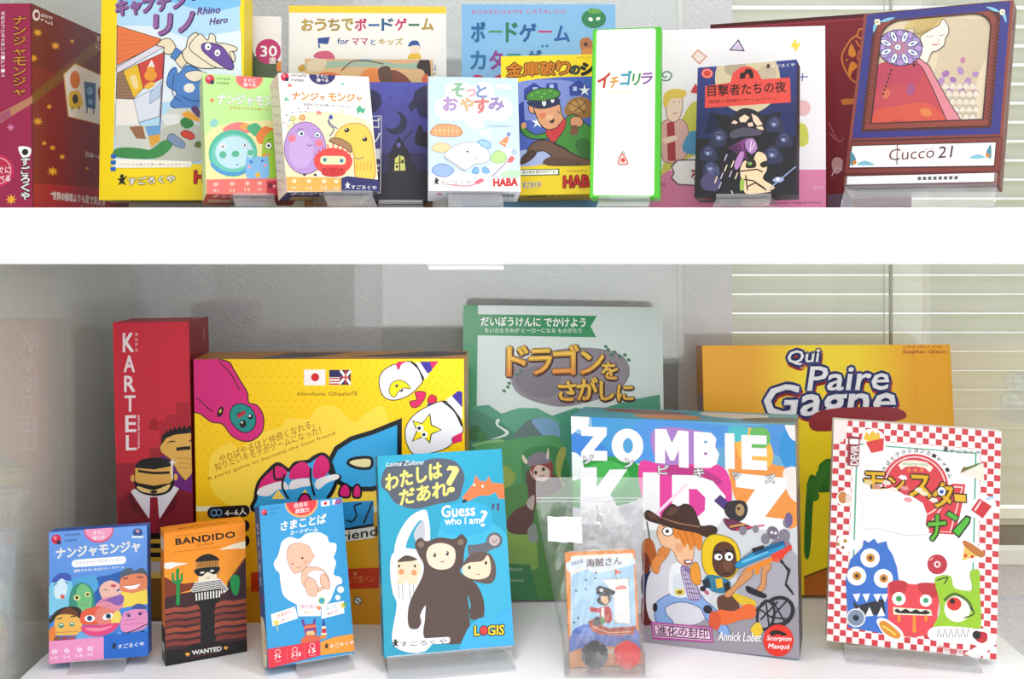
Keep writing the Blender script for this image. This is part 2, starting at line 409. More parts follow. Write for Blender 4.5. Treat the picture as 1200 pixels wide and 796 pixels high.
# venetian blind
YBL = YW + 0.045
bl = empty('venetian_blind', (WX0 + 0.2, YBL, WZ0 + 0.03))
tag(bl, 'cream horizontal slatted blind hanging in the window behind the glass', 'blind')
sl = mat('blind_slat', '#e0dfd2', 0.45, trans=0.3)
bm = bmesh.new(); pitch = 22.4 * YBL / FPX; z = CAMZ - (321.5 - HY) * YBL / FPX
zs = [z + i * pitch for i in range(-14, 22)]
for zz in zs:
    if zz < WZ0 + 0.03 or zz > WZ1 - 0.03: continue
    prof = sheet_profile([(0.0105 * math.cos(a) * t - 0.0016 * (1 - t * t), 0.0102 * t) for t in (-1, -.5, 0, .5, 1) for a in (1.0,)], 0.0006)
    extrude_profile(bm, [(YBL + p[0], zz - 0.0125 + p[1]) for p in prof], WX0 + 0.004, WX1 - 0.01)
bmesh.ops.translate(bm, verts=bm.verts, vec=(-bl.location.x, -bl.location.y, -bl.location.z))
obj('slats', bm, sl, bl)
def ladder(px, w):
    x = (px - CX) * YBL / FPX - bl.location.x
    return box_obj('ladder_cord', x, x + w, -0.0135, -0.0125, 0.0, WZ1 - WZ0 - 0.06, mat('blind_cord', '#c9c6b8', 0.7), bl)
ladder(1031, 0.0012); ladder(1400, 0.0012)
bm = bmesh.new(); bmesh.ops.create_cone(bm, segments=10, radius1=0.0022, radius2=0.0022, depth=0.8, cap_ends=True, matrix=Matrix.Translation(((1038 - CX) * YBL / FPX - bl.location.x, -0.017, 0.55)))
obj('tilt_wand', bm, mat('clear_wand', '#b4b2a4', 0.25), bl, True)
box_obj('bottom_rail', WX0 + 0.004 - bl.location.x, WX1 - 0.01 - bl.location.x, -0.012, 0.012, -0.008, 0.004, mat('blind_rail', '#efede0', 0.4), bl)
# cabinet boards and glass
def board(name, label, cat, x0, x1, y0, y1, z0, z1, m, bev=0.0, group=None):
    o = box_obj(name, x0, x1, y0, y1, z0, z1, m, None, bev); return tag(o, label, cat, group)
board('shelf_board', 'thick white upper shelf board carrying the top row of games', 'shelf', XL + 0.0005, XR - 0.0005, YF, YB - 0.004, ZB, ZU, WHITE, 0.0012)
board('shelf_board', 'white lower shelf board carrying the bottom rows of games', 'shelf', XL + 0.0005, XR - 0.0005, YF, YB - 0.004, -0.046, 0.0, WHITE, 0.0012)
board('side_glass_panel', 'clear glass side of the cabinet against the wallpapered wall', 'glass panel', XL - 0.004, XL, YF + 0.004, YB - 0.002, -0.046, 0.80, GLASS)
board('side_glass_panel', 'clear glass side of the cabinet in front of the window blind', 'glass panel', XR, XR + 0.004, YF + 0.004, YB - 0.002, -0.046, 0.80, GLASS)
xs1 = YB * 195 / FPX; xs0 = -YB * 153 / FPX
board('sliding_glass_pane', 'sliding back glass pane behind the red and yellow boxes', 'glass pane', XL, xs1, YB, YB + 0.004, -0.046, 0.80, GLASS)
board('sliding_glass_pane', 'sliding back glass pane in front of the window blind', 'glass pane', xs0, XR, YB + 0.008, YB + 0.012, -0.046, 0.80, GLASS)
sx0, sx1 = -YF * 100 / FPX, -YF * 10 / FPX
strip = empty('shelf_lamp', ((sx0 + sx1) / 2, YF + 0.010, ZB)); tag(strip, 'short lit white strip lamp under the front edge of the upper shelf', 'lamp')
hl = (sx1 - sx0) / 2
box_obj('housing', -hl, hl, -0.005, 0.007, -0.0022, -0.0001, mat('white_plastic_strip', '#fafafa', 0.3), strip)
dm = bpy.data.materials.new('lamp_diffuser'); dm.use_nodes = True; dp = dm.node_tree.nodes['Principled BSDF']; dp.inputs['Emission Color'].default_value = (1, 1, 1, 1); dp.inputs['Emission Strength'].default_value = 1.6
box_obj('diffuser', -hl + 0.0015, hl, -0.0045, 0.0065, -0.0042, -0.0023, dm, strip)
area('shelf_lamp_light', ((sx0 + sx1) / 2, YF + 0.012, ZB - 0.006), ((sx0 + sx1) / 2, YF + 0.14, 0.1), hl * 2, 0.008, 0.38, (1.0, 0.97, 0.99))
# ---------------------------------------------------------------- boxes, books, stands
def pose_matrix(k):
    x, y, z, yaw, lean, roll, w, h = POSES[k][0]
    r = math.radians
    return Vector((x, y, z)), Matrix.Rotation(r(yaw), 3, 'Z') @ Matrix.Rotation(r(lean), 3, 'X') @ Matrix.Rotation(r(roll), 3, 'Y'), w, h
EXTENT = {}
def game_box(k, name, label, cat, d, body='#ffffff', kind='lid', side=None, inner='#f2efe8', group=None):
    """one box or book standing with its front face at local y = 0; returns its Empty and the artwork of its front"""
    loc, R, w, h = pose_matrix(k)
    e = empty(name, loc, R); tag(e, label, cat, group); EXTENT[k] = (w, h, d)
    m = mat('card_' + body.strip('#'), body, 0.42)
    if kind == 'lid':
        box_obj('lid', -w / 2, w / 2, 0, d * 0.82, 0, h, m, e, 0.0009)
        box_obj('tray', -w / 2 + 0.0012, w / 2 - 0.0012, d * 0.82, d, 0.0012, h - 0.0012, mat('card_' + (side or body).strip('#'), side or body, 0.45), e, 0.0006)
    elif kind == 'carton':
        box_obj('carton', -w / 2, w / 2, 0, d, 0, h, m, e, 0.0007)
        t = bmesh.new(); add_box(t, -w / 2 + 0.004, w / 2 - 0.004, d * 0.45, d - 0.0005, h, h + 0.0005, 0.0001)
        obj('tuck_flap', t, mat('card_' + (side or body).strip('#'), side or body, 0.45), e)
    elif kind == 'book':
        bm = bmesh.new(); t = 0.0016
        add_box(bm, -w / 2, w / 2, 0, t, 0, h, 0.0005); add_box(bm, -w / 2, w / 2, d - t, d, 0, h, 0.0005)
        add_box(bm, -w / 2, -w / 2 + t, t, d - t, 0, h)
        obj('cover', bm, m, e)
        box_obj('page_block', -w / 2 + t, w / 2 - 0.003, t, d - t, 0.002, h - 0.003, mat('paper_edge', inner, 0.8), e)
    return e, Art(POSES[k][1], w, h, (-w / 2, 0, 0), (1, 0, 0), (0, 0, 1))
def face(e, k, which, unit=None):
    """artwork surface of a side: drawing units are millimetres, x along the side, y down"""
    w, h, d = EXTENT[k]
    g = {'top': (w, d, (-w / 2, 0, h), (1, 0, 0), (0, 1, 0)), 'bottom': (w, d, (-w / 2, d, 0), (1, 0, 0), (0, -1, 0)),
         'left': (d, h, (-w / 2, d, 0), (0, -1, 0), (0, 0, 1)), 'right': (d, h, (w / 2, 0, 0), (0, 1, 0), (0, 0, 1))}[which]
    W, H = g[0] * 1000, g[1] * 1000
    return Art([(0, 0), (W, 0), (W, H), (0, H)], g[0], g[1], *g[2:]), W, H
ACR = clear('clear_acrylic', (0.985, 0.99, 0.99), 0.04, 1.49, 0.10, 1.8)
def stand(k, label, w, floor, off=0.0, lip=0.007, foot=0.012, back=0.45, label_strip=False):
    """bent clear acrylic easel carrying box k: lip, seat and rest follow the box, the foot stands on the board"""
    loc, R, bw, bh = pose_matrix(k); d = EXTENT[k][2]; x, y, z, yaw, lean, roll = POSES[k][0][:6]
    Rz = Matrix.Rotation(math.radians(yaw), 3, 'Z'); L = math.radians(lean)
    base = Vector((loc.x, loc.y, floor)); e = empty('acrylic_stand', base, Rz); tag(e, label, 'display stand', 'clear acrylic display stands')
    dz = z - floor
    def pt(a, b): return (a * math.cos(L) - b * math.sin(L), dz + a * math.sin(L) + b * math.cos(L))   # box (depth, up) to stand (y, z)
    t = 0.002; g = 0.0016
    seat0, seat1 = pt(-g, -g), pt(d + g, -g); top = pt(d + g, bh * back)
    low = 0.0012
    xa, xb = off - w / 2, off + w / 2
    obj('cradle', extrude_profile(bmesh.new(), sheet_profile([pt(-g, lip), seat0, seat1, top], t), xa, xb), ACR, e)
    if label_strip:
        obj('label_strip', extrude_profile(bmesh.new(), sheet_profile([pt(-g - 0.0018, 0.001), pt(-g - 0.0018, lip - 0.0005)], 0.0007), xa + 0.002, xb - 0.002), mat('white_label', '#f4f4f4', 0.5), e)
        for i in range(8): obj('label_lettering', extrude_profile(bmesh.new(), sheet_profile([pt(-g - 0.0024, lip * 0.4), pt(-g - 0.0024, lip * 0.4 + 0.0028)], 0.0003), i * 0.0042, i * 0.0042 + 0.0026), mat('label_ink', '#6a6a70', 0.5), e)
    fy = seat0[0] - foot; by = top[0] + 0.012
    foot_path = [(seat0[0] + 0.0005, seat0[1] - t * 1.1), (fy, low), (max(by, fy + 0.04), low)]
    obj('foot', extrude_profile(bmesh.new(), sheet_profile(foot_path, t), xa, xb), ACR, e)
    return e
ARTWORK = {}
def art(fn): ARTWORK[fn.__name__] = fn; return fn
def pawn_logo(a, x, y, h, ink='#111111', txt='すごろくや', tcol='#ffffff', halo=None, w=None, sk=0.0):
    """publisher mark: a leaping game pawn followed by the shop lettering"""
    a.E(ink, x + h * .42, y - h * .82, h * .17)
    a.P(ink, [(x, y - h * .62), (x + h * .3, y - h * .62), (x + h * .55, y - h * .68), (x + h * .95, y - h * .85), (x + h * .6, y - h * .42), (x + h * .85, y), (x + h * .45, y - h * .22), (x + h * .1, y - h * .02), (x + h * .28, y - h * .4)])
    if w:
        x0 = x + h * 1.0
        if halo: a.T(tcol, txt, (x0, y + sk * h), (x0 + w, y + sk * (w + h)), h * .62, b=.03, o=(halo, h * .09))
        else: a.T(tcol, txt, (x0, y + sk * h), (x0 + w, y + sk * (w + h)), h * .62, b=.02)
def dice_logo(a, x, y, r):
    a.E('#d8264e', x, y, r); a.E('#2c2a55', x + r * .5, y + r * .6, r * .45); a.E('#f08aa0', x - r * .25, y - r * .3, r * .4)

@art
def kartel(a, e, k):
    a.part('cover_print').Q(grad('#d6324a', '#c9344a', 'v'), 0, 0, 1, 1, 1, 2); a.Q('#e0253f', 0, 0, 0.03, 1)
    a.view(120, 360, 5.685).P('#b8293d', [(380, 790), (380, 740), (425, 740), (425, 700), (490, 700), (490, 622), (580, 622), (580, 1500), (380, 1500)])
    a.P('#b02237', [(312, 800), (312, 745), (345, 718), (372, 745), (372, 800)]).Q('#a92a3c', 0, 0.42, 1, 1)
    a.view(120, 480, 4.977).Q('#cf3146', 0, 0.41, 0.45, 0.47)
    a.part('title_lettering', 'white stacked vertical letters').view(120, 360, 5.685)
    for ch, y0, y1, x in (('K', 168, 285, 140), ('A', 312, 415, 146), ('R', 442, 544, 148), ('T', 570, 672, 151), ('E', 700, 806, 155), ('L', 830, 926, 158)):
        a.T('#fbeef0', ch, (x, y1), (x + 68, y1), y1 - y0, b=.035)
    for i in range(4): a.T('#fbeef0', 'カルテル'[i], (218, 186 + i * 33), (236, 186 + i * 33), 20, b=.03)
    a.T('#fbeef0', 'REINER KNIZIA', (236, 700), (236, 920), 10, b=.02, up=(-10, 0) if False else (12, 0))
    a.part('cover_picture').view(120, 480, 4.977)
    a.P('#7b2a86', [(325, 262), (360, 250), (420, 300), (480, 405), (515, 330), (560, 330), (560, 480), (440, 450), (330, 300)])
    a.S('#e9b962', '#3a2320', 3, [(345, 180), (350, 140), (420, 122), (560, 118), (560, 300), (515, 370), (485, 402), (440, 350), (400, 275), (345, 235), (332, 205)], 0)
    a.P('#1c1a20', [(342, 190), (350, 130), (368, 120), (372, 105), (385, 116), (395, 88), (405, 108), (425, 84), (432, 106), (450, 78), (460, 102), (478, 76), (488, 100), (505, 78), (520, 98), (560, 80), (560, 120), (420, 132), (372, 150)])
    a.P('#1c1a20', [(368, 186), (395, 166), (425, 168), (425, 173), (395, 175)]); a.L('#1c1a20', 20, [(430, 216), (470, 212), (512, 210)]); a.L('#1c1a20', 8, [(505, 170), (560, 165)])
    for yy in (275, 305, 330): a.L('#c08a3c', 3, [(430, yy - 10), (520, yy)])
    a.P('#8b2434', [(95, 500), (165, 455), (300, 640), (445, 445), (560, 500), (560, 800), (95, 800)]); a.P('#701a2a', [(150, 480), (165, 470), (270, 640), (240, 610), (170, 560)]); a.P('#701a2a', [(440, 480), (430, 470), (330, 640), (360, 610), (430, 550)])
    a.P('#ece8f0', [(185, 440), (300, 478), (272, 618), (165, 455)]); a.P('#ece8f0', [(420, 430), (300, 478), (335, 620), (448, 445)])
    a.P('#a02236', [(278, 492), (322, 492), (332, 625), (318, 700), (300, 720), (282, 700), (275, 625)])
    a.E('#e9b962', 178, 378, 13, 20).E('#e9b962', 427, 378, 13, 20)
    a.P('#211f1c', [(190, 340), (195, 300), (230, 270), (300, 262), (370, 270), (408, 300), (414, 340), (418, 420), (380, 470), (300, 485), (215, 460), (186, 410)], 1)
    a.P('#e9b962', [(192, 318), (300, 330), (412, 312), (412, 395), (392, 412), (300, 425), (205, 405), (190, 392)]); a.L('#211f1c', 15, [(208, 336), (300, 350), (392, 350)], 1)
    a.P('#f1d48c', [(205, 425), (300, 450), (395, 418), (370, 460), (300, 470), (225, 455)], 1); a.E('#211f1c', 300, 460, 22, 9)
    a.L('#f4f0ee', 9, [(402, 280), (408, 390)]); a.star('#ffffff', 412, 292, 26, 4, .2)
    a.Q('#181418', 0, .705, 1, .80)
    for v in (.725, .755, .785): a.Q('#d7ae3c', 0, v, 1, v + .014)
    a.Q('#cfc9c6', 0, .80, 1, .835).Q('#e4c766', 0, .835, 1, .855).Q('#8a6312', 0, .855, 1, .985).Q('#6b4a0c', 0, .985, 1, 1)
    r, W, H = face(e, k, 'right'); r.part('side_print').Q('#8e1a2c', 0, 0, 1, 1)
    for i in range(5): r.T('#c9707c', 'KARTEL'[i], (W * .72, H * .08 + i * 22), (W * .86, H * .08 + i * 22), 14)
    r.build(e)

@art
def yellow(a, e, k):
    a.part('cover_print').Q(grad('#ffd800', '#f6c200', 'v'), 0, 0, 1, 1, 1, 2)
    a.view(220, 400, 3.978)
    for j in range(0, 34):
        for i in range(0, 33):
            x, y = 40 + i * 38 + (19 if j % 2 else 0), 110 + j * 28
            a.E('#f3be00', x, y, 5, n=5); a.layer -= 1
    a.layer += 1
    a.P('#ffdd4e', [(100, 560), (190, 470), (240, 500), (330, 430), (430, 400), (460, 360), (560, 360), (600, 310), (690, 305), (770, 380), (840, 330), (920, 330), (960, 700), (700, 900), (180, 760)], 1)
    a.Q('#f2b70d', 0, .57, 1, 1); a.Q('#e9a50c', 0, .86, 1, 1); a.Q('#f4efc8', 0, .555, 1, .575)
    a.part('title_lettering').view(220, 400, 3.978)
    a.T('#a8620f', 'やればやるほど仲良くなれる。', (150, 570), (590, 400), 38, b=.01, up=(-8, -38)).T('#a8620f', '知りたいキモチがゲームになった！', (130, 606), (620, 430), 36, b=.01, up=(-8, -36)).T('#a8620f', 'A party game to become the best friend', (92, 655), (685, 440), 22, b=.0, up=(-4, -20))
    a.T('#4a3a10', 'Hirofumi Ohashi作', (510, 256), (790, 256), 24, b=.0)
    a.view(220, 570 - 170 + 0, 1)
    a.view(170, 570, 3.523).T('#111111', '4~6人', (330, 128), (425, 116), 34, b=.02)
    a.part('cover_picture').view(220, 400, 3.978)
    a.S('#dc2a86', '#2a1020', 5, [(10, 84), (172, 90), (210, 130), (240, 180), (275, 240), (282, 285), (322, 300), (350, 350), (345, 420), (300, 462), (250, 464), (200, 437), (160, 386), (110, 376), (60, 340), (10, 300)], 1)
    a.L('#2a1020', 5, [(140, 92), (195, 150), (240, 230)], 1).L('#2a1020', 5, [(40, 262), (80, 300), (115, 330)], 1)
    a.S('#1f9a93', '#16343c', 5, [(195, 330), (215, 298), (255, 292), (295, 315), (315, 365), (300, 410), (262, 425), (225, 405), (198, 370)], 1)
    a.E('#111111', 255, 385, 16, 18).E('#ffffff', 250, 378, 5).E('#111111', 290, 352, 12).E('#ffffff', 287, 348, 5).P('#c4303c', [(225, 340), (262, 322), (268, 338), (232, 360)]).L('#111111', 5, [(240, 330), (225, 345)])
    a.E('#1a1a1a', 150, 328, 13, 26, 20).E('#e8d060', 150, 325, 5, 9, 20)
    a.P('#f6f2ee', [(538, 132), (638, 132), (638, 206), (538, 206)]).E('#d8202c', 590, 168, 19)
    a.P('#f6f2ee', [(656, 134), (756, 134), (756, 204), (656, 204)]).P('#2b2c66', [(656, 134), (708, 134), (708, 168), (656, 168)])
    for y in (174, 188, 200): a.L('#c8303c', 6, [(656, y), (706, y)])
    a.P('#2b2c66', [(708, 134), (756, 134), (756, 204), (704, 204)]).L('#f6f2ee', 12, [(704, 200), (756, 138)]).L('#f6f2ee', 12, [(708, 136), (756, 202)]).L('#c8303c', 7, [(706, 169), (756, 169)]).L('#c8303c', 7, [(732, 134), (732, 204)])
    # thumbs-up figures, upper right
    a.view(420, 405, 5.686)
    a.S('#eceaee', '#222222', 6, [(132, 240), (160, 170), (240, 125), (262, 160), (285, 118), (345, 108), (400, 150), (430, 225), (375, 300), (300, 350), (215, 365), (155, 330)], 1)
    a.P('#d62a6c', [(242, 128), (262, 108), (325, 106), (285, 124), (262, 160)]); a.L('#222222', 14, [(345, 108), (400, 160), (428, 235)], 1)
    a.P('#4433a0', [(405, 108), (490, 108), (485, 170), (455, 190)]).P('#d62a6c', [(470, 106), (530, 106), (490, 160)]).P('#f4f0f4', [(375, 110), (410, 120), (465, 200), (440, 225)])
    a.S('#ffe500', '#222222', 5, [(200, 300), (220, 250), (270, 232), (320, 255), (342, 290), (300, 285), (262, 310), (238, 345), (215, 335)], 1).E('#111111', 250, 268, 10, 12).E('#111111', 282, 300, 11, 10).E('#fff', 246, 262, 4).E('#fff', 278, 294, 4)
    a.S('#dd2a6c', '#222222', 5, [(375, 312), (440, 312), (440, 350), (400, 405), (355, 415), (340, 375), (385, 362)], 1)
    a.S('#dd2a4c', '#222222', 5, [(462, 352), (485, 330), (515, 345), (515, 375), (480, 390), (460, 375)], 1).P('#4433a0', [(462, 385), (495, 392), (470, 425), (446, 425)])
    a.S('#eceaee', '#222222', 6, [(308, 590), (325, 520), (400, 440), (560, 372), (640, 430), (688, 520), (690, 590), (625, 620), (620, 660), (540, 705), (380, 730), (325, 670)], 1)
    a.L('#222222', 16, [(560, 372), (640, 440), (690, 540)], 1).P('#f4f0f4', [(580, 365), (620, 335), (690, 420), (690, 500), (630, 420)]).P('#4433a0', [(620, 340), (660, 305), (690, 310), (690, 415)])
    a.P('#dd2a6c', [(625, 612), (690, 580), (690, 640), (625, 660)])
    a.P('#222222', [(355, 500), (420, 520), (475, 452), (487, 530), (555, 565), (487, 595), (475, 655), (430, 612), (352, 645), (385, 570)]).P('#ffe500', [(364, 507), (422, 527), (470, 464), (480, 535), (545, 565), (480, 590), (470, 643), (432, 604), (362, 637), (392, 570)])
    a.E('#fff', 408, 555, 24).E('#111111', 402, 553, 12).E('#fff', 438, 595, 22).E('#111111', 434, 596, 11)
    # big lettering blob in the middle
    a.part('title_picture').view(220, 400, 3.978)
    a.S('#3db0e4', '#111822', 22, [(660, 560), (690, 500), (760, 455), (860, 425), (985, 375), (985, 640), (860, 690), (760, 690), (690, 650)], 0)
    a.S('#f2e4b0', '#111822', 14, [(745, 570), (770, 548), (850, 545), (850, 590), (790, 592)], 1)
    a.S('#3db0e4', '#111822', 18, [(316, 730), (330, 660), (380, 600), (420, 572), (470, 600), (500, 570), (560, 560), (590, 540), (630, 528), (660, 560), (660, 610), (705, 632), (690, 660), (660, 720), (590, 780), (320, 790)], 1)
    a.P('#e32b82', [(330, 690), (345, 645), (385, 605), (420, 580), (462, 610), (440, 650), (395, 660)], 1).P('#e32b82', [(472, 640), (485, 590), (530, 562), (562, 580), (570, 630), (520, 640)], 1).P('#e32b82', [(582, 630), (590, 560), (625, 532), (655, 560), (655, 605), (620, 640)], 1)
    a.P('#f6f2f4', [(325, 715), (335, 685), (400, 660), (450, 655), (470, 690), (420, 690), (380, 720)], 1).P('#f6f2f4', [(475, 690), (485, 650), (560, 640), (580, 670), (530, 680)], 1).P('#f6f2f4', [(590, 670), (610, 640), (690, 620), (702, 640), (650, 660), (610, 690)], 1)
    for x in (420, 545): a.P('#ffe272', [(x - 30, 735), (x, 690), (x + 35, 735)])
    for pts in ([(450, 620), (440, 680), (470, 735)], [(572, 590), (572, 650), (590, 720)], [(400, 580), (405, 640), (440, 640)]): a.L('#111822', 10, pts, 1)
    a.S('#e32b82', '#111822', 9, [(515, 790), (520, 730), (545, 710), (570, 730), (575, 790)], 1).S('#e32b82', '#111822', 9, [(705, 720), (712, 680), (735, 665), (755, 690), (750, 728)], 1).S('#e32b82', '#111822', 9, [(770, 725), (772, 685), (790, 668), (806, 690), (802, 728)], 1)
    a.view(380, 570, 4.682).P('#2f9cd6', [(60, 90), (270, 80), (270, 215), (110, 235), (60, 200)]).L('#111822', 9, [(120, 185), (150, 195), (175, 160), (165, 110), (205, 95)], 1).L('#111822', 10, [(215, 205), (262, 90)]).L('#111822', 16, [(60, 250), (270, 212)])
    a.P('#fbf6ea', [(100, 245), (275, 222), (275, 285), (100, 305)])
    a.part('title_lettering').T('#161616', 'Best Friend', (-160, 340), (290, 270), 42, b=.03, up=(0, -48))
    a.view(220, 400, 3.978)
    # lower sticker text and player badges
    a.part('badge_print').view(170, 570, 3.523)
    for y in (108, 170, 232): a.rr('#1b1a1c', 258, y - 24, 432, y + 24, 22, -.05)
    a.T('#f4f0e0', '4~6人', (330, 124), (420, 116), 30, b=.02); a.O('#1b1a1c', '#7fb0d8', 4, 285, 108, 9, 11).O('#1b1a1c', '#7fb0d8', 4, 306, 107, 9, 11)
    a.view(380, 570, 4.682).P('#d8430f', [(-400, 470), (300, 448), (300, 560), (-400, 575)]).T('#f0a050', 'みんなで用ペン', (60, 540), (275, 528), 40, b=.01).E('#e8a050', 170, 480, 10)
    a.O('#f6f2ea', '#2b2c66', 4, 185, 628, 18).L('#2b2c66', 5, [(172, 618), (198, 640)])
    t, W, H = face(e, k, 'top'); t.part('side_print').Q('#c98e1c', 0, 0, 1, 1).P('#5b4a52', [(60, H), (85, 10), (150, 6), (110, H * .8)]).P('#4c4048', [(150, H * .7), (230, 0), (W, 8), (W, 22), (230, H * .8)]); t.build(e)
    r, W, H = face(e, k, 'right'); r.part('side_print').Q('#c8941c', 0, 0, 1, 1).Q('#a89a92', .2, .1, .8, .28); r.build(e)

@art
def nblue(a, e, k):
    a.part('cover_print').Q(grad('#78aaf0', '#2a86d8', 'v'), 0, 0, 1, 1, 1, 2); a.view(40, 600, 7.96)
    a.P('#2458a0', [(130, 162), (1060, 95), (1060, 125), (140, 188)]).P('#2a6ab8', [(560, 640), (700, 590), (860, 555), (860, 700), (560, 900)], 1).P('#5ab0e4', [(330, 640), (540, 600), (600, 700), (480, 800), (330, 760)], 1)
    a.E('#e0608c', 600, 168, 140, 122).E('#f6a8cc', 600, 160, 128, 110)
    a.part('title_lettering').T('#ffffff', 'すぐに', (550, 215), (650, 208), 36, b=.02).T('#ffffff', '遊べる', (545, 262), (655, 254), 36, b=.02)
    a.T('#ffffff', 'ナンジャモンジャ', (205, 440), (985, 370), 100, b=.05)
    a.rr('#ffffff', 350, 448, 858, 520, 35, -.07).T('#6a86b8', 'フィッシャーズエディション', (385, 495), (820, 460), 34, b=.01).T('#ffffff', '爆笑まちがい名付けカードゲーム', (370, 565), (840, 528), 26, b=.02)
    a.T('#3a5090', 'simple', (285, 232), (430, 222), 30, b=.02).T('#3a5090', 'rules', (285, 278), (395, 270), 26, b=.02)
    dice_logo(a, 205, 255, 46); a.E('#2a5a9a', 965, 195, 46, 40).E('#d8a0b0', 965, 180, 16).rr('#e8f0f8', 910, 225, 1020, 245, 10)
    a.part('cover_picture')
    a.P('#8ad2f0', [(130, 800), (145, 690), (200, 610), (250, 580), (320, 610), (360, 720), (330, 900), (130, 960)], 1).P('#4a68c0', [(165, 640), (230, 575), (330, 580), (345, 640), (300, 640), (250, 625), (200, 660)], 1).P('#d8f0fa', [(190, 700), (260, 620), (310, 700), (280, 800), (200, 800)], 1)
    a.L('#26408a', 8, [(185, 680), (215, 670)]).L('#26408a', 8, [(290, 655), (320, 665)]).star('#e06048', 265, 790, 30, 5, .5)
    a.P('#3f9a86', [(330, 900), (350, 720), (430, 660), (520, 690), (560, 780), (560, 950), (450, 980)], 1).P('#7cc88c', [(390, 760), (450, 670), (530, 740), (530, 900), (430, 930)], 1)
    a.E('#e8e4a0', 400, 800, 32, 26).E('#2c3820', 400, 800, 15).E('#e8e4a0', 500, 770, 26, 24).E('#2c3820', 500, 770, 13).L('#a05030', 5, [(430, 860), (470, 870), (510, 850)], 1)
    a.P('#f0c4b8', [(610, 740), (640, 670), (720, 640), (800, 680), (850, 780), (800, 860), (680, 860)], 1).L('#5a60b0', 16, [(770, 740), (840, 700)]).L('#5a60b0', 16, [(780, 790), (850, 750)]).L('#5a60b0', 14, [(790, 830), (850, 800)]).E('#d05060', 740, 690, 26, 14).L('#604050', 6, [(650, 720), (690, 735)])
    a.P('#58687c', [(800, 600), (830, 545), (900, 525), (940, 550), (1000, 525), (1045, 560), (1040, 660), (820, 650)], 1).P('#e8906a', [(800, 700), (815, 620), (930, 580), (1040, 590), (1055, 690), (1030, 740), (900, 760), (820, 740)], 1)
    a.L('#503030', 10, [(830, 628), (880, 618)]).L('#503030', 10, [(960, 608), (1020, 612)]).P('#ffffff', [(825, 695), (920, 688), (995, 670), (960, 715), (890, 725)]).L('#a84840', 5, [(825, 692), (920, 686), (1000, 665)], 1).P('#f4dc5c', [(815, 745), (920, 760), (1055, 725), (1060, 860), (800, 900)])
    a.view(40, 690, 7.507)
    a.P('#e59ab0', [(540, 160), (600, 90), (700, 75), (790, 130), (740, 190), (620, 200)], 1).P('#9068b8', [(560, 130), (700, 70), (780, 60), (790, 110), (740, 150), (640, 110)], 1)
    a.P('#3a3026', [(125, 290), (190, 200), (290, 158), (400, 170), (425, 240), (420, 300), (380, 260), (250, 230), (180, 270), (150, 300)], 1).P('#7a4630', [(210, 240), (290, 165), (370, 200), (380, 260), (280, 230)], 1)
    a.P('#f2c063', [(180, 290), (210, 235), (300, 225), (385, 250), (425, 300), (420, 370), (390, 405), (270, 410), (190, 400)], 1)
    a.L('#3a2a20', 10, [(205, 266), (250, 258)]).L('#3a2a20', 10, [(320, 245), (365, 243)]).E('#4f9a7a', 240, 322, 25, 24).E('#e8f0e0', 240, 315, 16, 8).E('#4f9a7a', 335, 312, 22, 22).E('#e8f0e0', 335, 305, 15, 8).L('#c06a50', 4, [(200, 385), (390, 375)])
    a.P('#f09048', [(125, 380), (180, 330), (190, 420), (140, 480)], 1)
    for i, x in enumerate((180, 245, 310, 375)): a.P(['#8a5a3a', '#a84a58', '#b05a60', '#4a58b0'][i], [(x, 425), (x + 55, 415), (x + 45, 495), (x - 20, 505)])
    a.P('#78b4e8', [(400, 380), (520, 420), (700, 410), (760, 380), (770, 480), (400, 490)], 1)
    a.P('#ec6a4a', [(415, 300), (425, 200), (540, 160), (600, 170), (600, 300), (500, 320)], 1).P('#e88c80', [(560, 180), (640, 165), (720, 200), (760, 260), (740, 320), (600, 330), (540, 260)], 1).P('#f2dc6c', [(680, 250), (740, 190), (770, 250), (740, 310), (690, 310)], 1)
    a.P('#e8508c', [(420, 330), (560, 325), (740, 300), (715, 360), (620, 410), (510, 418), (440, 385)], 1).P('#f49ab4', [(450, 345), (590, 345), (700, 325), (600, 370), (500, 372)], 1)
    a.E('#ffffff', 492, 262, 46, 30).E('#3a6aa0', 490, 260, 24).E('#101820', 490, 260, 12).E('#ffffff', 650, 245, 48, 28, -20).E('#3a6a80', 655, 242, 24).E('#101820', 655, 242, 12)
    a.P('#e69ac8', [(770, 370), (780, 230), (850, 190), (980, 180), (1000, 320), (900, 375)], 1).P('#4a62a8', [(860, 175), (900, 135), (960, 140), (985, 180)], 1).L('#703860', 9, [(805, 228), (850, 218)]).L('#703860', 9, [(915, 215), (960, 205)]).E('#40306a', 835, 240, 16, 10).E('#40306a', 935, 226, 16, 10).L('#d06a98', 5, [(800, 280), (960, 255)]).L('#d06a98', 5, [(790, 320), (970, 300)])
    a.L('#1c2430', 9, [(760, 410), (900, 360), (1000, 310)]).E('#1c2430', 520, 455, 26, 14, -15).E('#1c2430', 680, 435, 40, 16, -12).E('#1c2430', 950, 385, 26, 12, -20)
    a.part('info_print').view(40, 600, 7.96).Q('#1b74d0', .545, .815, 1, 1).Q('#f2a2ce', 0, .83, .55, 1)
    for i, x in enumerate((180, 275, 375, 460)): a.view(40, 690, 7.507); a.E('#f8d4ea', x * 1.12 - 18, 552 - i * 8, 26, 22).T('#ffffff', ('6才', '2-6', '15', '分')[i], (x * 1.12 - 50, 620 - i * 9), (x * 1.12 + 12, 616 - i * 9), 24, b=.01)
    a.part('publisher_logo'); pawn_logo(a, 680, 535, 60, '#101418', w=230, sk=-.11)

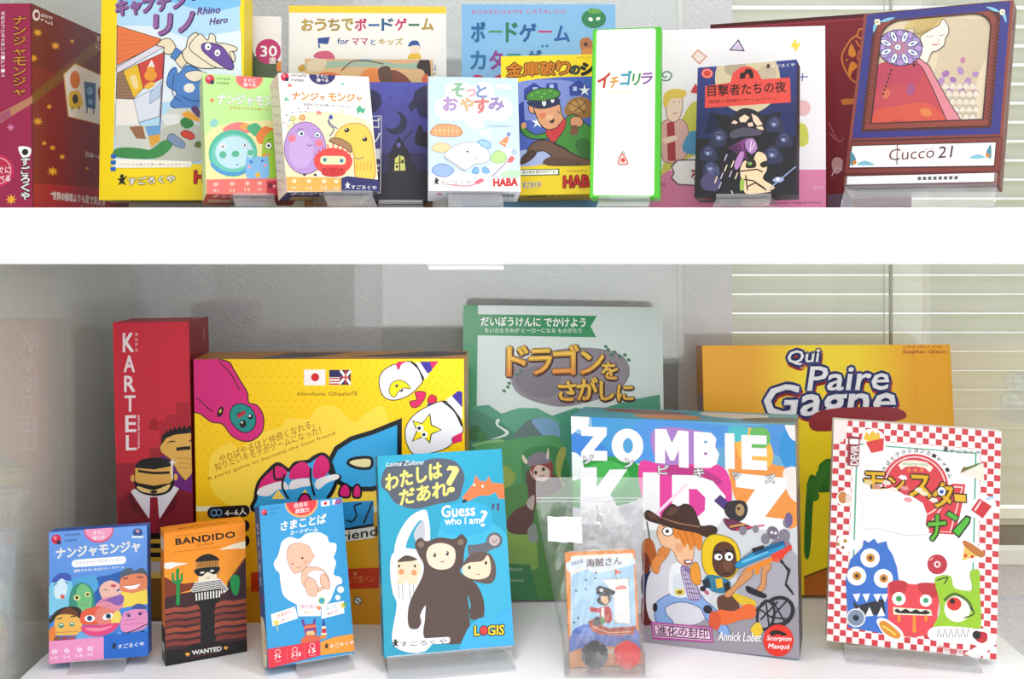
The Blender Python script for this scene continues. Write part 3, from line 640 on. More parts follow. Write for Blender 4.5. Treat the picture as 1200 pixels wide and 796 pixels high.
@art
def bandido(a, e, k):
    a.part('cover_print').Q(grad('#f79a1e', '#f9b54a', 'v'), 0, 0, 1, .5); a.Q('#4a2a30', 0, .47, 1, 1); a.view(180, 590, 7.958)
    a.P('#f2f0ea', [(95, 570), (160, 556), (225, 562), (320, 568), (230, 590), (150, 620), (95, 610)], 1).P('#f6ead0', [(620, 440), (700, 405), (780, 378), (870, 362), (870, 425), (740, 430)], 1)
    a.P('#8a3f22', [(90, 690), (160, 730), (280, 760), (400, 745), (400, 800), (90, 900)]).P('#3c2230', [(690, 740), (780, 620), (860, 510), (870, 900), (690, 900)]).P('#7a3a2a', [(690, 740), (860, 505), (866, 520), (720, 745)])
    a.part('title_lettering').T('#1c1410', 'BANDIDO', (205, 392), (765, 322), 66, b=.06, up=(-4, -58), sp=1.05).T('#1c1410', 'バンディド', (400, 415), (562, 390), 30, b=.02)
    a.L('#c46a10', 5, [(185, 310), (620, 258)]).L('#c46a10', 4, [(185, 462), (620, 412)])
    a.part('cover_picture').P('#149a52', [(165, 660), (188, 655), (190, 720), (208, 735), (208, 620), (238, 616), (238, 725), (250, 715), (252, 664), (272, 664), (272, 730), (245, 765), (245, 960), (212, 960), (212, 770), (170, 740)]).P('#149a52', [(720, 700), (760, 675), (800, 700), (800, 790), (780, 860), (750, 862), (720, 790)], 1)
    a.P('#d8995c', [(400, 560), (500, 480), (608, 560), (608, 690), (500, 700), (398, 660)], 1); a.P('#16181c', [(400, 555), (430, 505), (510, 478), (580, 500), (606, 545)], 1)
    a.P('#c89040', [(405, 555), (606, 538), (606, 590), (405, 612)])
    for i in range(11): a.L('#2a2018', 5, [(415 + i * 18, 552 - i * 1.4), (415 + i * 18, 608 - i * 1.6)])
    a.P('#f4e8d0', [(440, 660), (560, 645), (590, 690), (580, 730), (430, 740), (420, 700)], 1); a.P('#16181c', [(392, 622), (606, 600), (604, 650), (560, 672), (505, 650), (455, 688), (405, 680)], 1).E('#f6f2ea', 455, 655, 22, 9, -10).E('#f6f2ea', 546, 638, 20, 9, -10); a.L('#1c1410', 5, [(485, 712), (525, 700)])
    a.P('#f4f2ee', [(345, 830), (385, 745), (620, 712), (700, 810), (655, 850), (640, 800), (640, 850), (400, 890), (390, 850)])
    for i in range(7): a.L('#16181c', 8, [(370 - i * 4, 762 + i * 17), (628 + i * 10, 728 + i * 14)])
    a.view(180, 690, 7.958); a.P('#17171b', [(390, 130), (610, 100), (600, 200), (570, 240), (565, 430), (600, 500), (700, 520), (300, 560), (400, 500), (440, 430), (440, 250), (400, 190)])
    a.P('#17171b', [(380, 40), (630, 10), (620, 110), (392, 130)])
    for i in range(9): a.L('#f6f4ee', 13, [(398 + i * 27, 52 - i * 3.4), (402 + i * 26.5, 122 - i * 3.9)])
    a.part('ground_print')
    for side, x0, x1 in ((0, 100, 440), (1, 570, 862)):
        for i in range(6):
            y = (205 if side == 0 else 140) + i * 62; sk = -.12
            c = ['#a8573f', '#96483a', '#8a4038'][i % 3]
            a.P(c, [(x0 + (20 if i in (0, 5) and side else 0), y), (x0 + (x1 - x0) * .3, y + sk * 110 - 10), (x0 + (x1 - x0) * .6, y + sk * 210 + 8), (x1 - (30 if i == 0 and not side else 0), y + sk * (x1 - x0) - 6), (x1, y + sk * (x1 - x0) + 34), (x0 + (x1 - x0) * .6, y + sk * 210 + 44), (x0 + (x1 - x0) * .3, y + sk * 110 + 34), (x0, y + 46)])
    a.part('foot_print').P('#1d1b20', [(95, 590), (420, 545), (865, 480), (870, 590), (130, 740), (95, 700)]).P('#f2b24a', [(295, 612), (320, 596), (345, 612), (320, 636)]).P('#f2b24a', [(648, 552), (670, 535), (694, 550), (672, 572)]).L('#8a4a30', 4, [(340, 596), (640, 530)]).L('#8a4a30', 4, [(345, 640), (640, 592)])
    a.part('title_lettering').T('#ffffff', 'WANTED', (362, 620), (632, 578), 38, b=.06)
    t, W, H = face(e, k, 'top'); t.part('side_print').Q('#f7a02c', 0, 0, 1, 1).T('#7a3a10', 'BANDIDO', (14, H * .68), (W - 14, H * .68), 7, b=.05); t.build(e)
    l, W, H = face(e, k, 'left'); l.part('side_print').Q('#f59a2a', 0, 0, 1, .72).Q('#2a1e22', 0, .72, 1, 1).Q('#e9e6e0', .2, .05, .9, .14).T('#7a3a10', 'BANDIDO', (W * .35, H * .7), (W * .35, H * .3), 6, b=.04, up=(-6, 0)).Q('#d8dcda', .1, .85, .7, .92); l.build(e)

@art
def sama(a, e, k):
    a.part('cover_print').Q('#39a5d9', 0, 0, 1, 1); a.view(290, 570, 6.636)
    a.E('#f4b070', 420, 128, 130, 118).E('#e8454c', 420, 122, 118, 106)
    a.part('title_lettering').T('#fdeeee', '自由な', (365, 168), (470, 155), 36, b=.03).T('#fdeeee', '発想力', (372, 215), (480, 200), 36, b=.03)
    a.T('#ffffff', 'さまことば', (258, 345), (610, 290), 66, b=.05, up=(4, -70)).T('#ffffff', 'カードゲーム', (335, 382), (548, 352), 34, b=.03)
    a.T('#2a62a0', 'simple', (170, 182), (255, 172), 18, b=.0).T('#2a62a0', 'rules', (172, 215), (230, 208), 16, b=.0)
    a.part('cover_picture'); dice_logo(a, 128, 198, 24); a.P('#f8f4f6', [(572, 122), (640, 114), (642, 156), (574, 162)]).E('#d8202c', 608, 138, 13).P('#f4eef2', [(660, 112), (732, 104), (734, 146), (662, 152)]).P('#7a6ab0', [(690, 108), (732, 104), (734, 146), (676, 150)]).L('#e05070', 7, [(680, 142), (728, 110)])
    a.P('#ffffff', [(205, 600), (235, 545), (250, 500), (270, 430), (330, 395), (400, 412), (460, 372), (550, 362), (620, 395), (635, 440), (690, 455), (690, 510), (672, 560), (690, 600), (672, 690), (725, 715), (735, 760), (690, 785), (640, 900), (560, 940), (470, 960), (400, 930), (290, 860), (260, 760), (250, 680), (222, 650)], 1)
    a.S('#f4c3ab', '#a86a58', 4, [(308, 560), (312, 490), (345, 450), (420, 445), (480, 470), (505, 520), (522, 545), (505, 575), (480, 610), (430, 660), (370, 682), (340, 650)], 1).E('#8a4a40', 428, 562, 10).E('#8a4a40', 350, 605, 7).L('#b05a50', 4, [(380, 632), (405, 640), (422, 622)], 1).E('#f0a090', 455, 590, 14, 9).L('#c08a70', 3, [(330, 470), (320, 490)])
    a.S('#f4c3ab', '#a86a58', 4, [(420, 700), (450, 640), (520, 630), (580, 650), (620, 690), (640, 760), (600, 800), (520, 830), (440, 780)], 1).S('#ffffff', '#b8a8a8', 3, [(470, 690), (520, 660), (580, 665), (610, 700), (600, 760), (560, 790), (520, 740)], 1)
    a.S('#f4c3ab', '#a86a58', 4, [(455, 740), (490, 715), (530, 740), (550, 810), (530, 860), (480, 850), (455, 800)], 1).S('#f4c3ab', '#a86a58', 4, [(570, 700), (600, 690), (640, 750), (640, 800), (600, 800), (570, 760)], 1)
    a.view(290, 680, 6.864); a.O('#ffffff', '#bcd8e8', 3, 750, 82, 25).O('#ffffff', '#bcd8e8', 3, 728, 145, 19)
    a.P('#fbf8f4', [(190, 278), (385, 215), (410, 310), (205, 375)]).P('#fbf8f4', [(398, 186), (598, 190), (590, 292), (410, 294)]).P('#fbf8f4', [(600, 205), (775, 172), (780, 270), (598, 315)])
    a.T('#d8484c', '社長から', (240, 310), (352, 268), 30).T('#d8484c', '言い', (275, 340), (325, 322), 24).T('#c04a98', '地元民の', (430, 232), (565, 232), 30).T('#c8a040', '言い', (455, 275), (530, 275), 24).T('#58a0c8', 'ないと', (635, 248), (715, 225), 30).T('#a0507a', 'あわて', (645, 290), (725, 268), 26)
    a.star('#f2d060', 235, 345, 34).L('#d8d8c0', 6, [(235, 375), (250, 415)]).O('#39a5d9', '#8cc870', 10, 600, 170, 18).E('#e8d060', 770, 208, 20).E('#e89060', 578, 228, 16).E('#70b060', 785, 200, 14)
    a.P('#c83a48', [(455, 365), (550, 350), (560, 430), (470, 445)]).P('#e08a5a', [(460, 375), (555, 360), (555, 378), (462, 392)]).E('#f2c890', 510, 430, 32, 30).E('#201a18', 512, 458, 10, 7).P('#7a3a98', [(435, 315), (455, 320), (470, 370), (450, 375)]).P('#7a3a98', [(535, 315), (552, 318), (548, 360), (530, 355)])
    a.P('#d8704a', [(430, 500), (470, 450), (560, 445), (590, 480), (560, 490), (470, 510)], 1).P('#4a58b0', [(470, 400), (545, 390), (545, 405), (470, 415)])
    a.P('#f2e6d0', [(600, 375), (632, 370), (640, 440), (596, 445)]).P('#c83a48', [(600, 395), (634, 390), (638, 425), (600, 430)]).P('#2a5aa8', [(608, 320), (620, 320), (632, 372), (602, 376)]).P('#d8904a', [(580, 450), (640, 440), (635, 468), (590, 478)])
    a.part('info_print').P('#f2a43c', [(590, 500), (700, 460), (865, 430), (865, 570), (590, 605)]).P('#e2344c', [(150, 560), (585, 488), (590, 606), (150, 720)])
    for i, (x, y) in enumerate(((248, 580), (385, 560), (525, 530))):
        a.O('#e2344c', '#f8d0d4', 5, x, y, 17).T('#ffffff', ('7+', '3-10', '15')[i], (x - 28, y + 62), (x + (48 if i == 1 else 26), y + 52), 34, b=.02).L('#f4b8c0', 4, [(x - 22, y + 78), (x + 30, y + 70)])
        if i < 2: a.L('#f08a98', 2, [(x + 72, y - 40), (x + 78, y + 90)])
    a.part('publisher_logo'); pawn_logo(a, 618, 555, 46, '#111111', w=190, sk=-.17)
    l, W, H = face(e, k, 'left'); l.part('side_print').Q('#3a6ca8', 0, 0, 1, 1).E('#f0e4c8', W * .2, H * .86, W * .7, H * .17).T('#d8484c', '自由力', (W * .75, H * .92), (W * .75, H * .78), 7, up=(-7, 0)).T('#e8f0f8', 'さまことば', (W * .6, H * .5), (W * .6, H * .1), 9, b=.02, up=(-9, 0)).E('#b83a70', W * .5, H * .58, 3); l.build(e)

@art
def guess(a, e, k):
    a.part('cover_print').Q('#16a6c4', 0, 0, 1, 1); a.view(420, 500, 2.691)
    a.P('#3cb8da', [(250, 330), (330, 280), (420, 300), (480, 380), (480, 640), (380, 620), (300, 480)], 1).P('#58606f', [(72, 178), (90, 125), (140, 108), (190, 112), (235, 100), (300, 108), (332, 150), (325, 195), (310, 228), (250, 240), (180, 255), (120, 238), (95, 205)], 1)
    a.P('#2ab0d8', [(260, 325), (270, 270), (310, 238), (400, 245), (420, 300), (380, 335), (320, 340)], 1)
    a.part('title_lettering').T('#f7ef8a', 'わたしは', (88, 198), (262, 158), 46, b=.05, up=(-2, -48)).T('#f7ef8a', 'だあれ', (132, 243), (282, 215), 44, b=.05, up=(-2, -46)).T('#f7ef8a', '?', (278, 205), (314, 200), 80, b=.03)
    a.T('#ffffff', 'Guess', (262, 282), (366, 277), 36, b=.035).T('#ffffff', 'who I am', (272, 305), (382, 302), 22, b=.035).T('#ffffff', '?', (384, 312), (405, 310), 50, b=.02).T('#eaf6fa', 'Laima Zulone', (88, 124), (205, 118), 14, b=.01, sh=.4)
    a.part('cover_picture')
    a.P('#f08048', [(325, 222), (360, 178), (368, 152), (380, 170), (400, 172), (408, 156), (418, 176), (460, 180), (460, 225), (440, 225), (430, 205), (410, 215), (380, 215), (345, 232)]).E('#2a2020', 333, 232, 8, 5, -30).E('#fff', 363, 182, 4).E('#fff', 390, 186, 4).E('#222', 363, 182, 2).E('#222', 391, 186, 2).L('#5a4a70', 7, [(424, 240), (422, 258)]).L('#5a4a70', 7, [(438, 240), (438, 262)])
    a.P('#e4e6ea', [(118, 400), (120, 350), (145, 300), (175, 270), (210, 258), (220, 280), (226, 330), (222, 370), (205, 370), (206, 310), (195, 290), (165, 330), (150, 380), (185, 400)], 1).P('#c0c4cc', [(175, 330), (205, 290), (208, 350), (185, 360)], 1)
    a.P('#e8eaee', [(100, 460), (105, 400), (140, 378), (200, 390), (230, 440), (230, 690), (110, 690), (120, 560), (108, 520)], 1).P('#f8d8bc', [(120, 440), (130, 415), (170, 412), (195, 430), (190, 465), (155, 482), (125, 470)], 1).P('#5a4a44', [(122, 420), (150, 400), (185, 412), (170, 418), (150, 420)], 1)
    a.E('#3a2a28', 128, 434, 3.5, 5).E('#3a2a28', 178, 434, 3.5, 5).E('#f09a70', 135, 452, 9).E('#f09a70', 175, 455, 9)
    for x in (125, 137, 160, 172): a.L('#8a8e98', 2, [(x, 478), (x + 3, 540)])
    a.P('#f8d8bc', [(120, 478), (145, 470), (145, 488), (122, 492)], 1).P('#f8d8bc', [(158, 475), (185, 470), (182, 490), (160, 490)], 1)
    a.L('#6a6e78', 30, [(345, 385), (390, 380), (420, 368)], 1).O('#c8b8b4', '#6a6e78', 8, 428, 355, 17).L('#9a8a90', 4, [(420, 352), (428, 362), (436, 352)], 1)
    a.P('#6a5a50', [(330, 430), (360, 395), (410, 395), (432, 430), (430, 480), (400, 492), (340, 470)], 1).P('#f8dcc0', [(328, 440), (350, 425), (390, 420), (408, 402), (418, 440), (408, 470), (370, 478), (335, 465)], 1).E('#3a2a28', 350, 440, 4, 6).E('#3a2a28', 402, 426, 4, 6).L('#b06a50', 2, [(370, 462), (385, 462)])
    a.P('#5c4840', [(178, 365), (195, 345), (215, 356), (255, 345), (300, 350), (325, 335), (342, 355), (335, 380), (330, 430), (322, 455), (370, 490), (395, 540), (398, 590), (385, 608), (350, 600), (355, 560), (345, 530), (352, 600), (340, 680), (215, 672), (210, 600), (212, 560), (195, 590), (198, 615), (185, 635), (160, 630), (155, 590), (165, 540), (200, 470), (205, 430), (190, 400)], 1)
    a.E('#8a7468', 197, 366, 10).E('#8a7468', 322, 360, 10); a.P('#f6dcc6', [(214, 400), (225, 372), (262, 362), (300, 378), (305, 415), (290, 440), (255, 446), (225, 432)], 1).E('#3a2a28', 240, 400, 5, 7).E('#3a2a28', 280, 395, 5, 7).L('#a05a48', 2.5, [(258, 422), (272, 420)]).E('#fff', 238, 398, 1.8).E('#fff', 278, 393, 1.8)
    a.P('#3fb6e8', [(340, 650), (370, 610), (400, 600), (430, 610), (460, 575), (500, 590), (500, 700), (330, 720)], 1)
    a.part('publisher_logo').T('#ffe23c', 'L', (368, 658), (384, 657), 30, b=.05, o=('#1c1c1c', 3)).T('#ffe23c', 'GIS', (410, 657), (462, 655), 30, b=.05, o=('#1c1c1c', 3)); a.O('#e83a3c', '#1c1c1c', 3, 398, 642, 12, 14)
    a.rr('#ffffff', 120, 672, 290, 692, 8, -.06); pawn_logo(a, 104, 694, 26, '#181818', tcol='#343c48', w=150, sk=-.06)
    l, W, H = face(e, k, 'left'); l.part('side_print').Q('#1499b4', 0, 0, 1, 1)
    for i in range(8): l.E(['#4a3a30', '#d8c078', '#6a8a90', '#2a4a50'][i % 4], W * (.35 + .3 * (i % 2)), H * (.18 + .1 * i), W * .22, H * .04)
    l.build(e)
@art
def zombie(a, e, k):
    a.part('cover_print').Q('#e4e6ea', 0, 0, 1, 1).Q(grad('#3d9ad6', '#7cb6d4', 'u'), 0, 0, 1, .2).Q(grad('#8a8a92', '#a9a4ae', 'v', .55, 1), 0, .5, 1, 1)
    a.view(650, 470, 2.568)
    a.P('#d6dade', [(45, 330), (300, 320), (520, 360), (733, 380), (733, 560), (500, 640), (45, 600)], 1)
    a.P('#9cc0da', [(45, 56), (100, 56), (100, 110), (60, 120), (45, 110)], 1).P('#4a8ed8', [(45, 120), (70, 110), (150, 150), (160, 190), (45, 200)], 1).P('#f2f4f4', [(45, 56), (95, 56), (88, 100), (66, 96), (45, 112)], 1)
    a.P('#30a048', [(45, 215), (120, 180), (220, 185), (270, 240), (250, 300), (150, 330), (45, 320)], 1).P('#52b860', [(60, 230), (160, 190), (220, 230), (180, 280), (90, 290)], 1).P('#e8f0ee', [(45, 170), (75, 180), (85, 230), (60, 250), (45, 240)], 1)
    a.P('#5a9ee0', [(240, 70), (420, 66), (560, 72), (733, 66), (733, 180), (600, 130), (480, 140), (380, 130), (300, 190), (250, 180)], 1).P('#b088cc', [(290, 90), (430, 90), (480, 130), (470, 210), (370, 230), (300, 190)], 1)
    a.P('#e44aa4', [(250, 190), (330, 200), (470, 190), (520, 230), (520, 330), (440, 380), (300, 370), (255, 300)], 1).P('#c0408e', [(330, 200), (430, 205), (500, 250), (420, 260), (345, 240)], 1)
    a.P('#f0a050', [(510, 130), (580, 110), (640, 180), (733, 220), (733, 380), (600, 360), (540, 300), (520, 220)], 1).P('#f6c25a', [(545, 90), (620, 80), (660, 150), (640, 200), (560, 180)], 1).P('#76c070', [(590, 80), (640, 76), (650, 120), (600, 150)], 1).P('#3a9edc', [(690, 90), (733, 80), (733, 190), (700, 200), (680, 150)], 1).P('#58c4cc', [(520, 76), (580, 76), (570, 110), (530, 120)], 1)
    a.P('#f2f0f0', [(700, 60), (735, 60), (735, 110), (715, 100)], 1).P('#efe9e4', [(690, 210), (735, 200), (735, 300), (705, 280)], 1)
    a.part('title_lettering', 'big white block letters')
    W_ = '#f4f4f6'
    a.P(W_, [(76, 88), (150, 88), (150, 112), (112, 160), (152, 160), (152, 190), (76, 190), (76, 165), (112, 116), (76, 116)])
    a.E(W_, 212, 142, 47, 52, n=32); a.E('#58a8d8', 213, 142, 15, 23)
    a.P(W_, [(294, 88), (328, 88), (345, 130), (364, 90), (396, 92), (396, 206), (366, 204), (366, 150), (352, 184), (340, 184), (324, 148), (324, 194), (294, 192)])
    a.P(W_, [(412, 92), (465, 94), (482, 112), (478, 138), (490, 160), (482, 192), (462, 204), (412, 206)]); a.E('#76b0c8', 448, 124, 6, 4).E('#c06ab0', 448, 160, 6, 4)
    a.P(W_, [(508, 94), (538, 94), (538, 206), (508, 206)])
    a.P(W_, [(560, 98), (640, 98), (640, 126), (592, 126), (592, 138), (640, 138), (640, 164), (592, 164), (592, 176), (640, 178), (640, 208), (560, 206)])
    a.P(W_, [(76, 212), (122, 210), (122, 270), (160, 216), (212, 214), (162, 290), (210, 378), (150, 390), (122, 320), (122, 380), (76, 380)])
    a.P(W_, [(258, 222), (308, 222), (308, 396), (258, 396)])
    a.P(W_, [(345, 228), (420, 228), (470, 245), (508, 290), (506, 350), (470, 400), (345, 400)]); a.P('#e04aa4', [(396, 270), (420, 270), (446, 296), (444, 335), (420, 356), (396, 356)])
    a.P(W_, [(540, 218), (700, 230), (700, 262), (630, 352), (700, 360), (700, 396), (545, 388), (545, 350), (600, 268), (540, 262)])
    for ch, x, y in zip('ゾンビキッズ', (82, 205, 304, 412, 530, 634), (200, 208, 226, 232, 236, 246)): a.T(W_, ch, (x, y), (x + (30 if ch in 'ゾビキズ' else 24), y), 26 if ch != 'ッ' else 20, b=.03, o=('#8c8890', 2.4))
    a.L('#f6dcec', 9, [(290, 355), (390, 255)])
    # flying pilot, houses and zombies in the grey distance
    a.part('cover_picture')
    a.P('#5a3f86', [(472, 305), (492, 286), (528, 318), (512, 340)], 0).S('#3a3640', '#221f28', 3, [(505, 330), (520, 308), (560, 305), (575, 325), (566, 355), (540, 368), (515, 352)], 1).E('#b89a70', 552, 332, 14, 19).E('#3a3028', 548, 328, 5).P('#7a3a5a', [(500, 360), (540, 365), (590, 385), (560, 395), (520, 392)], 1).L('#d84a6a', 5, [(540, 392), (628, 378)]).L('#e8b050', 5, [(520, 384), (570, 374)])
    for x, y, r in ((560, 395, 12), (600, 390, 10), (650, 400, 16), (700, 370, 14), (690, 410, 18), (630, 420, 14)): a.E('#8f8a98', x, y, r, r * 1.2)
    a.P('#8f8898', [(640, 440), (700, 420), (720, 520), (690, 560), (630, 540)], 1).E('#7a7488', 655, 402, 17, 20).E('#e6e2ea', 650, 400, 5).E('#e6e2ea', 662, 402, 5).E('#7a6c9a', 705, 360, 12, 22).E('#b87a8a', 690, 440, 12)
    a.P('#b2b0ba', [(560, 470), (720, 460), (733, 620), (560, 640)], 1).L('#33323a', 6, [(676, 480), (700, 520), (690, 560), (715, 590)])
    # boy behind, at the edge of the bag
    a.view(740, 580, 3.983).P('#b86a34', [(40, 235), (75, 215), (100, 260), (110, 380), (70, 330), (40, 330)], 1).P('#27345e', [(40, 380), (90, 365), (115, 410), (95, 460), (40, 470)], 1).P('#6a2a24', [(40, 480), (75, 490), (95, 590), (40, 600)], 1).P('#7a3a2a', [(44, 280), (70, 300), (74, 360), (44, 370)], 1)
    # child in the hat
    a.P('#d9dbe4', [(60, 420), (130, 330), (300, 360), (360, 480), (300, 600), (90, 600)], 1)
    a.S('#8fb2e2', '#5a6aa0', 4, [(160, 470), (220, 462), (300, 470), (330, 500), (380, 545), (440, 640), (420, 665), (395, 650), (330, 580), (300, 530), (220, 505), (150, 525), (150, 560), (180, 600), (110, 600), (95, 545), (105, 505)], 1)
    a.E('#2c2830', 98, 528, 11, 20).E('#2c2830', 340, 540, 22, 19, 25).E('#c05a78', 335, 462, 14, 8, 40).E('#2c2830', 318, 445, 14, 13)
    a.P('#eef2f6', [(168, 350), (195, 325), (240, 335), (250, 400), (240, 480), (175, 475), (160, 440)], 1).P('#dce6ee', [(185, 390), (235, 380), (240, 470), (185, 470)], 1)
    a.P('#9a86b4', [(215, 345), (250, 340), (275, 390), (310, 480), (290, 500), (250, 490), (228, 420)], 1)
    for i in range(6): a.L('#e8e4f0', 3, [(222 + i * 10, 350 + i * 9), (246 + i * 11, 490)]).L('#3a3048', 3, [(218 + i * 7, 362 + i * 20), (262 + i * 8, 358 + i * 22)])
    a.P('#f0d858', [(190, 448), (230, 445), (232, 472), (192, 474)]).P('#8a7a30', [(200, 454), (222, 452), (222, 466), (200, 468)])
    a.S('#e8a23c', '#a86a1c', 3, [(262, 345), (288, 322), (305, 360), (308, 420), (280, 425), (262, 395)], 1)
    a.S('#e59a54', '#a8622c', 3, [(82, 320), (105, 290), (118, 262), (150, 248), (165, 270), (150, 300), (125, 330), (110, 375), (85, 360)], 1)
    for x in (122, 134, 146): a.L('#b86c30', 3, [(x, 262), (x - 6, 300)])
    a.S('#f0c4a0', '#b07a54', 3, [(108, 195), (120, 150), (170, 135), (250, 150), (300, 180), (312, 235), (280, 252), (275, 300), (250, 340), (205, 320), (180, 270), (130, 245)], 1)
    a.P('#eab08c', [(190, 240), (215, 235), (228, 262), (215, 278), (195, 270)], 1).P('#8a3a30', [(232, 315), (262, 312), (270, 326), (240, 334)], 1).P('#ffffff', [(238, 318), (264, 315), (266, 324), (242, 327)]).L('#fbe8e0', 4, [(200, 300), (220, 310)])
    a.P('#e28e34', [(176, 175), (215, 160), (300, 165), (318, 220), (305, 270), (282, 245), (262, 270), (250, 235), (232, 255), (212, 215), (195, 215)], 1)
    for pts in ([(205, 180), (232, 235)], [(235, 175), (258, 250)], [(265, 175), (285, 245)]): a.L('#b8641c', 4, pts)
    a.O('#ffffff', '#30241e', 4, 157, 180, 23, 19).E('#6a5030', 154, 180, 9).E('#101010', 154, 180, 5).L('#8a4a1c', 6, [(130, 155), (175, 150)])
    a.S('#4d332a', '#2c1c16', 4, [(50, 95), (70, 85), (110, 110), (132, 125), (135, 95), (175, 55), (205, 65), (240, 52), (275, 72), (300, 130), (312, 155), (360, 152), (386, 165), (380, 190), (340, 205), (290, 185), (210, 170), (140, 150), (80, 135), (52, 118)], 1)
    a.L('#a88460', 5, [(134, 118), (200, 140), (306, 158)], 1).P('#6a4a3c', [(150, 95), (180, 66), (210, 75), (170, 110)], 1).P('#6a4a3c', [(60, 98), (78, 94), (120, 125), (80, 122)], 1).L('#3a6a4a', 6, [(60, 135), (74, 215)])
    # child in the yellow hood with the water gun
    a.view(840, 570, 3.791)
    a.S('#eacb18', '#9a8410', 4, [(-78, 350), (-75, 270), (-40, 225), (20, 228), (70, 255), (92, 310), (84, 370), (50, 415), (-10, 420), (-55, 400)], 1)
    a.S('#66402e', '#3a2218', 3, [(-32, 330), (-20, 275), (20, 255), (60, 275), (75, 330), (70, 385), (40, 410), (0, 405), (-25, 375)], 1).P('#7d513a', [(20, 340), (48, 335), (58, 370), (35, 385), (15, 370)], 1).L('#2a140e', 6, [(10, 398), (45, 396)], 1)
    a.O('#f4f4f4', '#2a201c', 4, -6, 322, 18, 15).O('#f4f4f4', '#2a201c', 4, 42, 320, 19, 20).E('#181414', 0, 322, 6).E('#181414', 44, 322, 7).L('#1c100c', 8, [(-28, 300), (10, 298)]).L('#1c100c', 8, [(24, 292), (62, 300)])
    a.P('#3a86a4', [(-70, 420), (-40, 400), (20, 415), (50, 440), (20, 480), (-40, 470)], 1).P('#e8c030', [(-20, 420), (10, 415), (14, 455), (-14, 460)]).P('#22384c', [(-80, 425), (-50, 412), (-40, 455), (-70, 460)]).P('#2a2a30', [(15, 440), (40, 430), (50, 470), (25, 480)])
    a.P('#6a4636', [(-10, 500), (40, 490), (80, 520), (85, 560), (40, 575), (-5, 560)], 1).P('#e0c030', [(50, 480), (120, 500), (160, 520), (150, 545), (90, 530)], 1)
    a.P('#e8743a', [(-10, 555), (60, 560), (120, 530), (160, 545), (150, 590), (90, 600), (20, 620), (-20, 610)], 1).P('#d8603a', [(-40, 560), (0, 580), (-10, 640), (-50, 620)], 1)
    a.S('#d89c68', '#9a6436', 3, [(20, 485), (60, 450), (95, 405), (110, 380), (140, 375), (150, 400), (120, 430), (80, 460), (40, 500)], 1)
    a.S('#d89c68', '#9a6436', 3, [(160, 475), (185, 440), (190, 390), (200, 350), (225, 345), (232, 370), (212, 400), (208, 450), (185, 478)], 1)
    a.P('#2a2830', [(120, 450), (160, 465), (210, 490), (200, 505), (160, 495), (120, 475)], 1)
    a.S('#2f9ccc', '#185a80', 3, [(68, 352), (110, 325), (150, 300), (230, 268), (295, 250), (302, 280), (240, 310), (150, 345), (90, 372), (72, 370)], 0).P('#1a6a98', [(150, 300), (296, 250), (300, 264), (160, 315)]).P('#22262e', [(145, 285), (200, 268), (206, 285), (152, 302)]).P('#7cc8e8', [(100, 340), (220, 295), (222, 302), (104, 350)])
    a.P('#f09428', [(120, 372), (230, 325), (275, 305), (280, 330), (235, 345), (185, 368), (176, 400), (160, 400), (158, 375), (128, 385)]).P('#e84a34', [(235, 310), (300, 280), (330, 265), (332, 285), (300, 310), (290, 328), (240, 340)]).E('#e86a4a', 262, 335, 14, 10)
    # bicycle
    a.E('#26262e', 262, 565, 78, 68, -25); a.E('#9c9aa6', 262, 563, 60, 50, -25); a.E('#26262e', 205, 580, 44, 70, 12); a.E('#a5a2ae', 205, 580, 32, 56, 12)
    for pts in ([(165, 545), (230, 590), (300, 520)], [(205, 510), (220, 640)], [(230, 590), (320, 600)], [(180, 600), (262, 520)], [(240, 520), (290, 610)], [(160, 560), (200, 530)]): a.L('#26262e', 8, pts)
    a.P('#e8c83a', [(135, 640), (170, 610), (190, 650), (160, 675)], 1).L('#2c2c34', 7, [(275, 340), (320, 380), (300, 440), (330, 480)])
    a.view(650, 470, 2.568)
    # lettering and seals
    a.part('title_plate').P('#c05aa6', [(283, 664), (462, 682), (466, 728), (288, 714)]).P('#f8d2ec', [(288, 669), (458, 687), (461, 722), (292, 708)]).P('#2a1a28', [(289, 671), (457, 688), (460, 720), (294, 706)]).P('#f6d0ea', [(292, 674), (454, 691), (457, 717), (297, 703)])
    a.part('title_lettering').T('#201420', '進化の封印', (300, 702), (450, 714), 26, b=.02)
    a.part('seal_print', 'round red publisher seal').E('#e83c30', 664, 725, 47, n=36).P('#2a1a1a', [(638, 700), (660, 694), (690, 706), (680, 712), (662, 706), (645, 712)], 1).T('#fff', 'Scorpion', (628, 728), (704, 732), 18, b=.02, sh=.2).T('#fff', 'Masqué', (632, 752), (698, 756), 19, b=.02, sh=.2)
    a.part('author_lettering').T('#ffffff', 'Annick Lobet', (480, 722), (612, 728), 26, b=.02, sh=.25)
    r, W, H = face(e, k, 'right'); r.part('side_print').Q('#b8a890', 0, 0, 1, .3).Q('#7a5a78', 0, .3, 1, .5).Q('#3c3a44', 0, .5, 1, 1)
    for i in range(22): r.L('#8a8694', .8, [(4, H * .3 + i * 6), (W - 4, H * .3 + i * 6 - 3)])
    r.build(e)
    t, W, H = face(e, k, 'top'); t.part('side_print').Q('#4aa4b4', 0, 0, 1, 1).P('#8a5a44', [(20, 8), (70, 4), (110, 18), (60, 26)], 1).P('#e0d6c8', [(120, 6), (180, 10), (170, 30), (130, 26)], 1).P('#d88a4a', [(60, 30), (110, 26), (120, 44), (70, 44)], 1).P('#4a464c', [(160, 30), (205, 18), (205, 40), (170, 44)], 1); t.build(e)

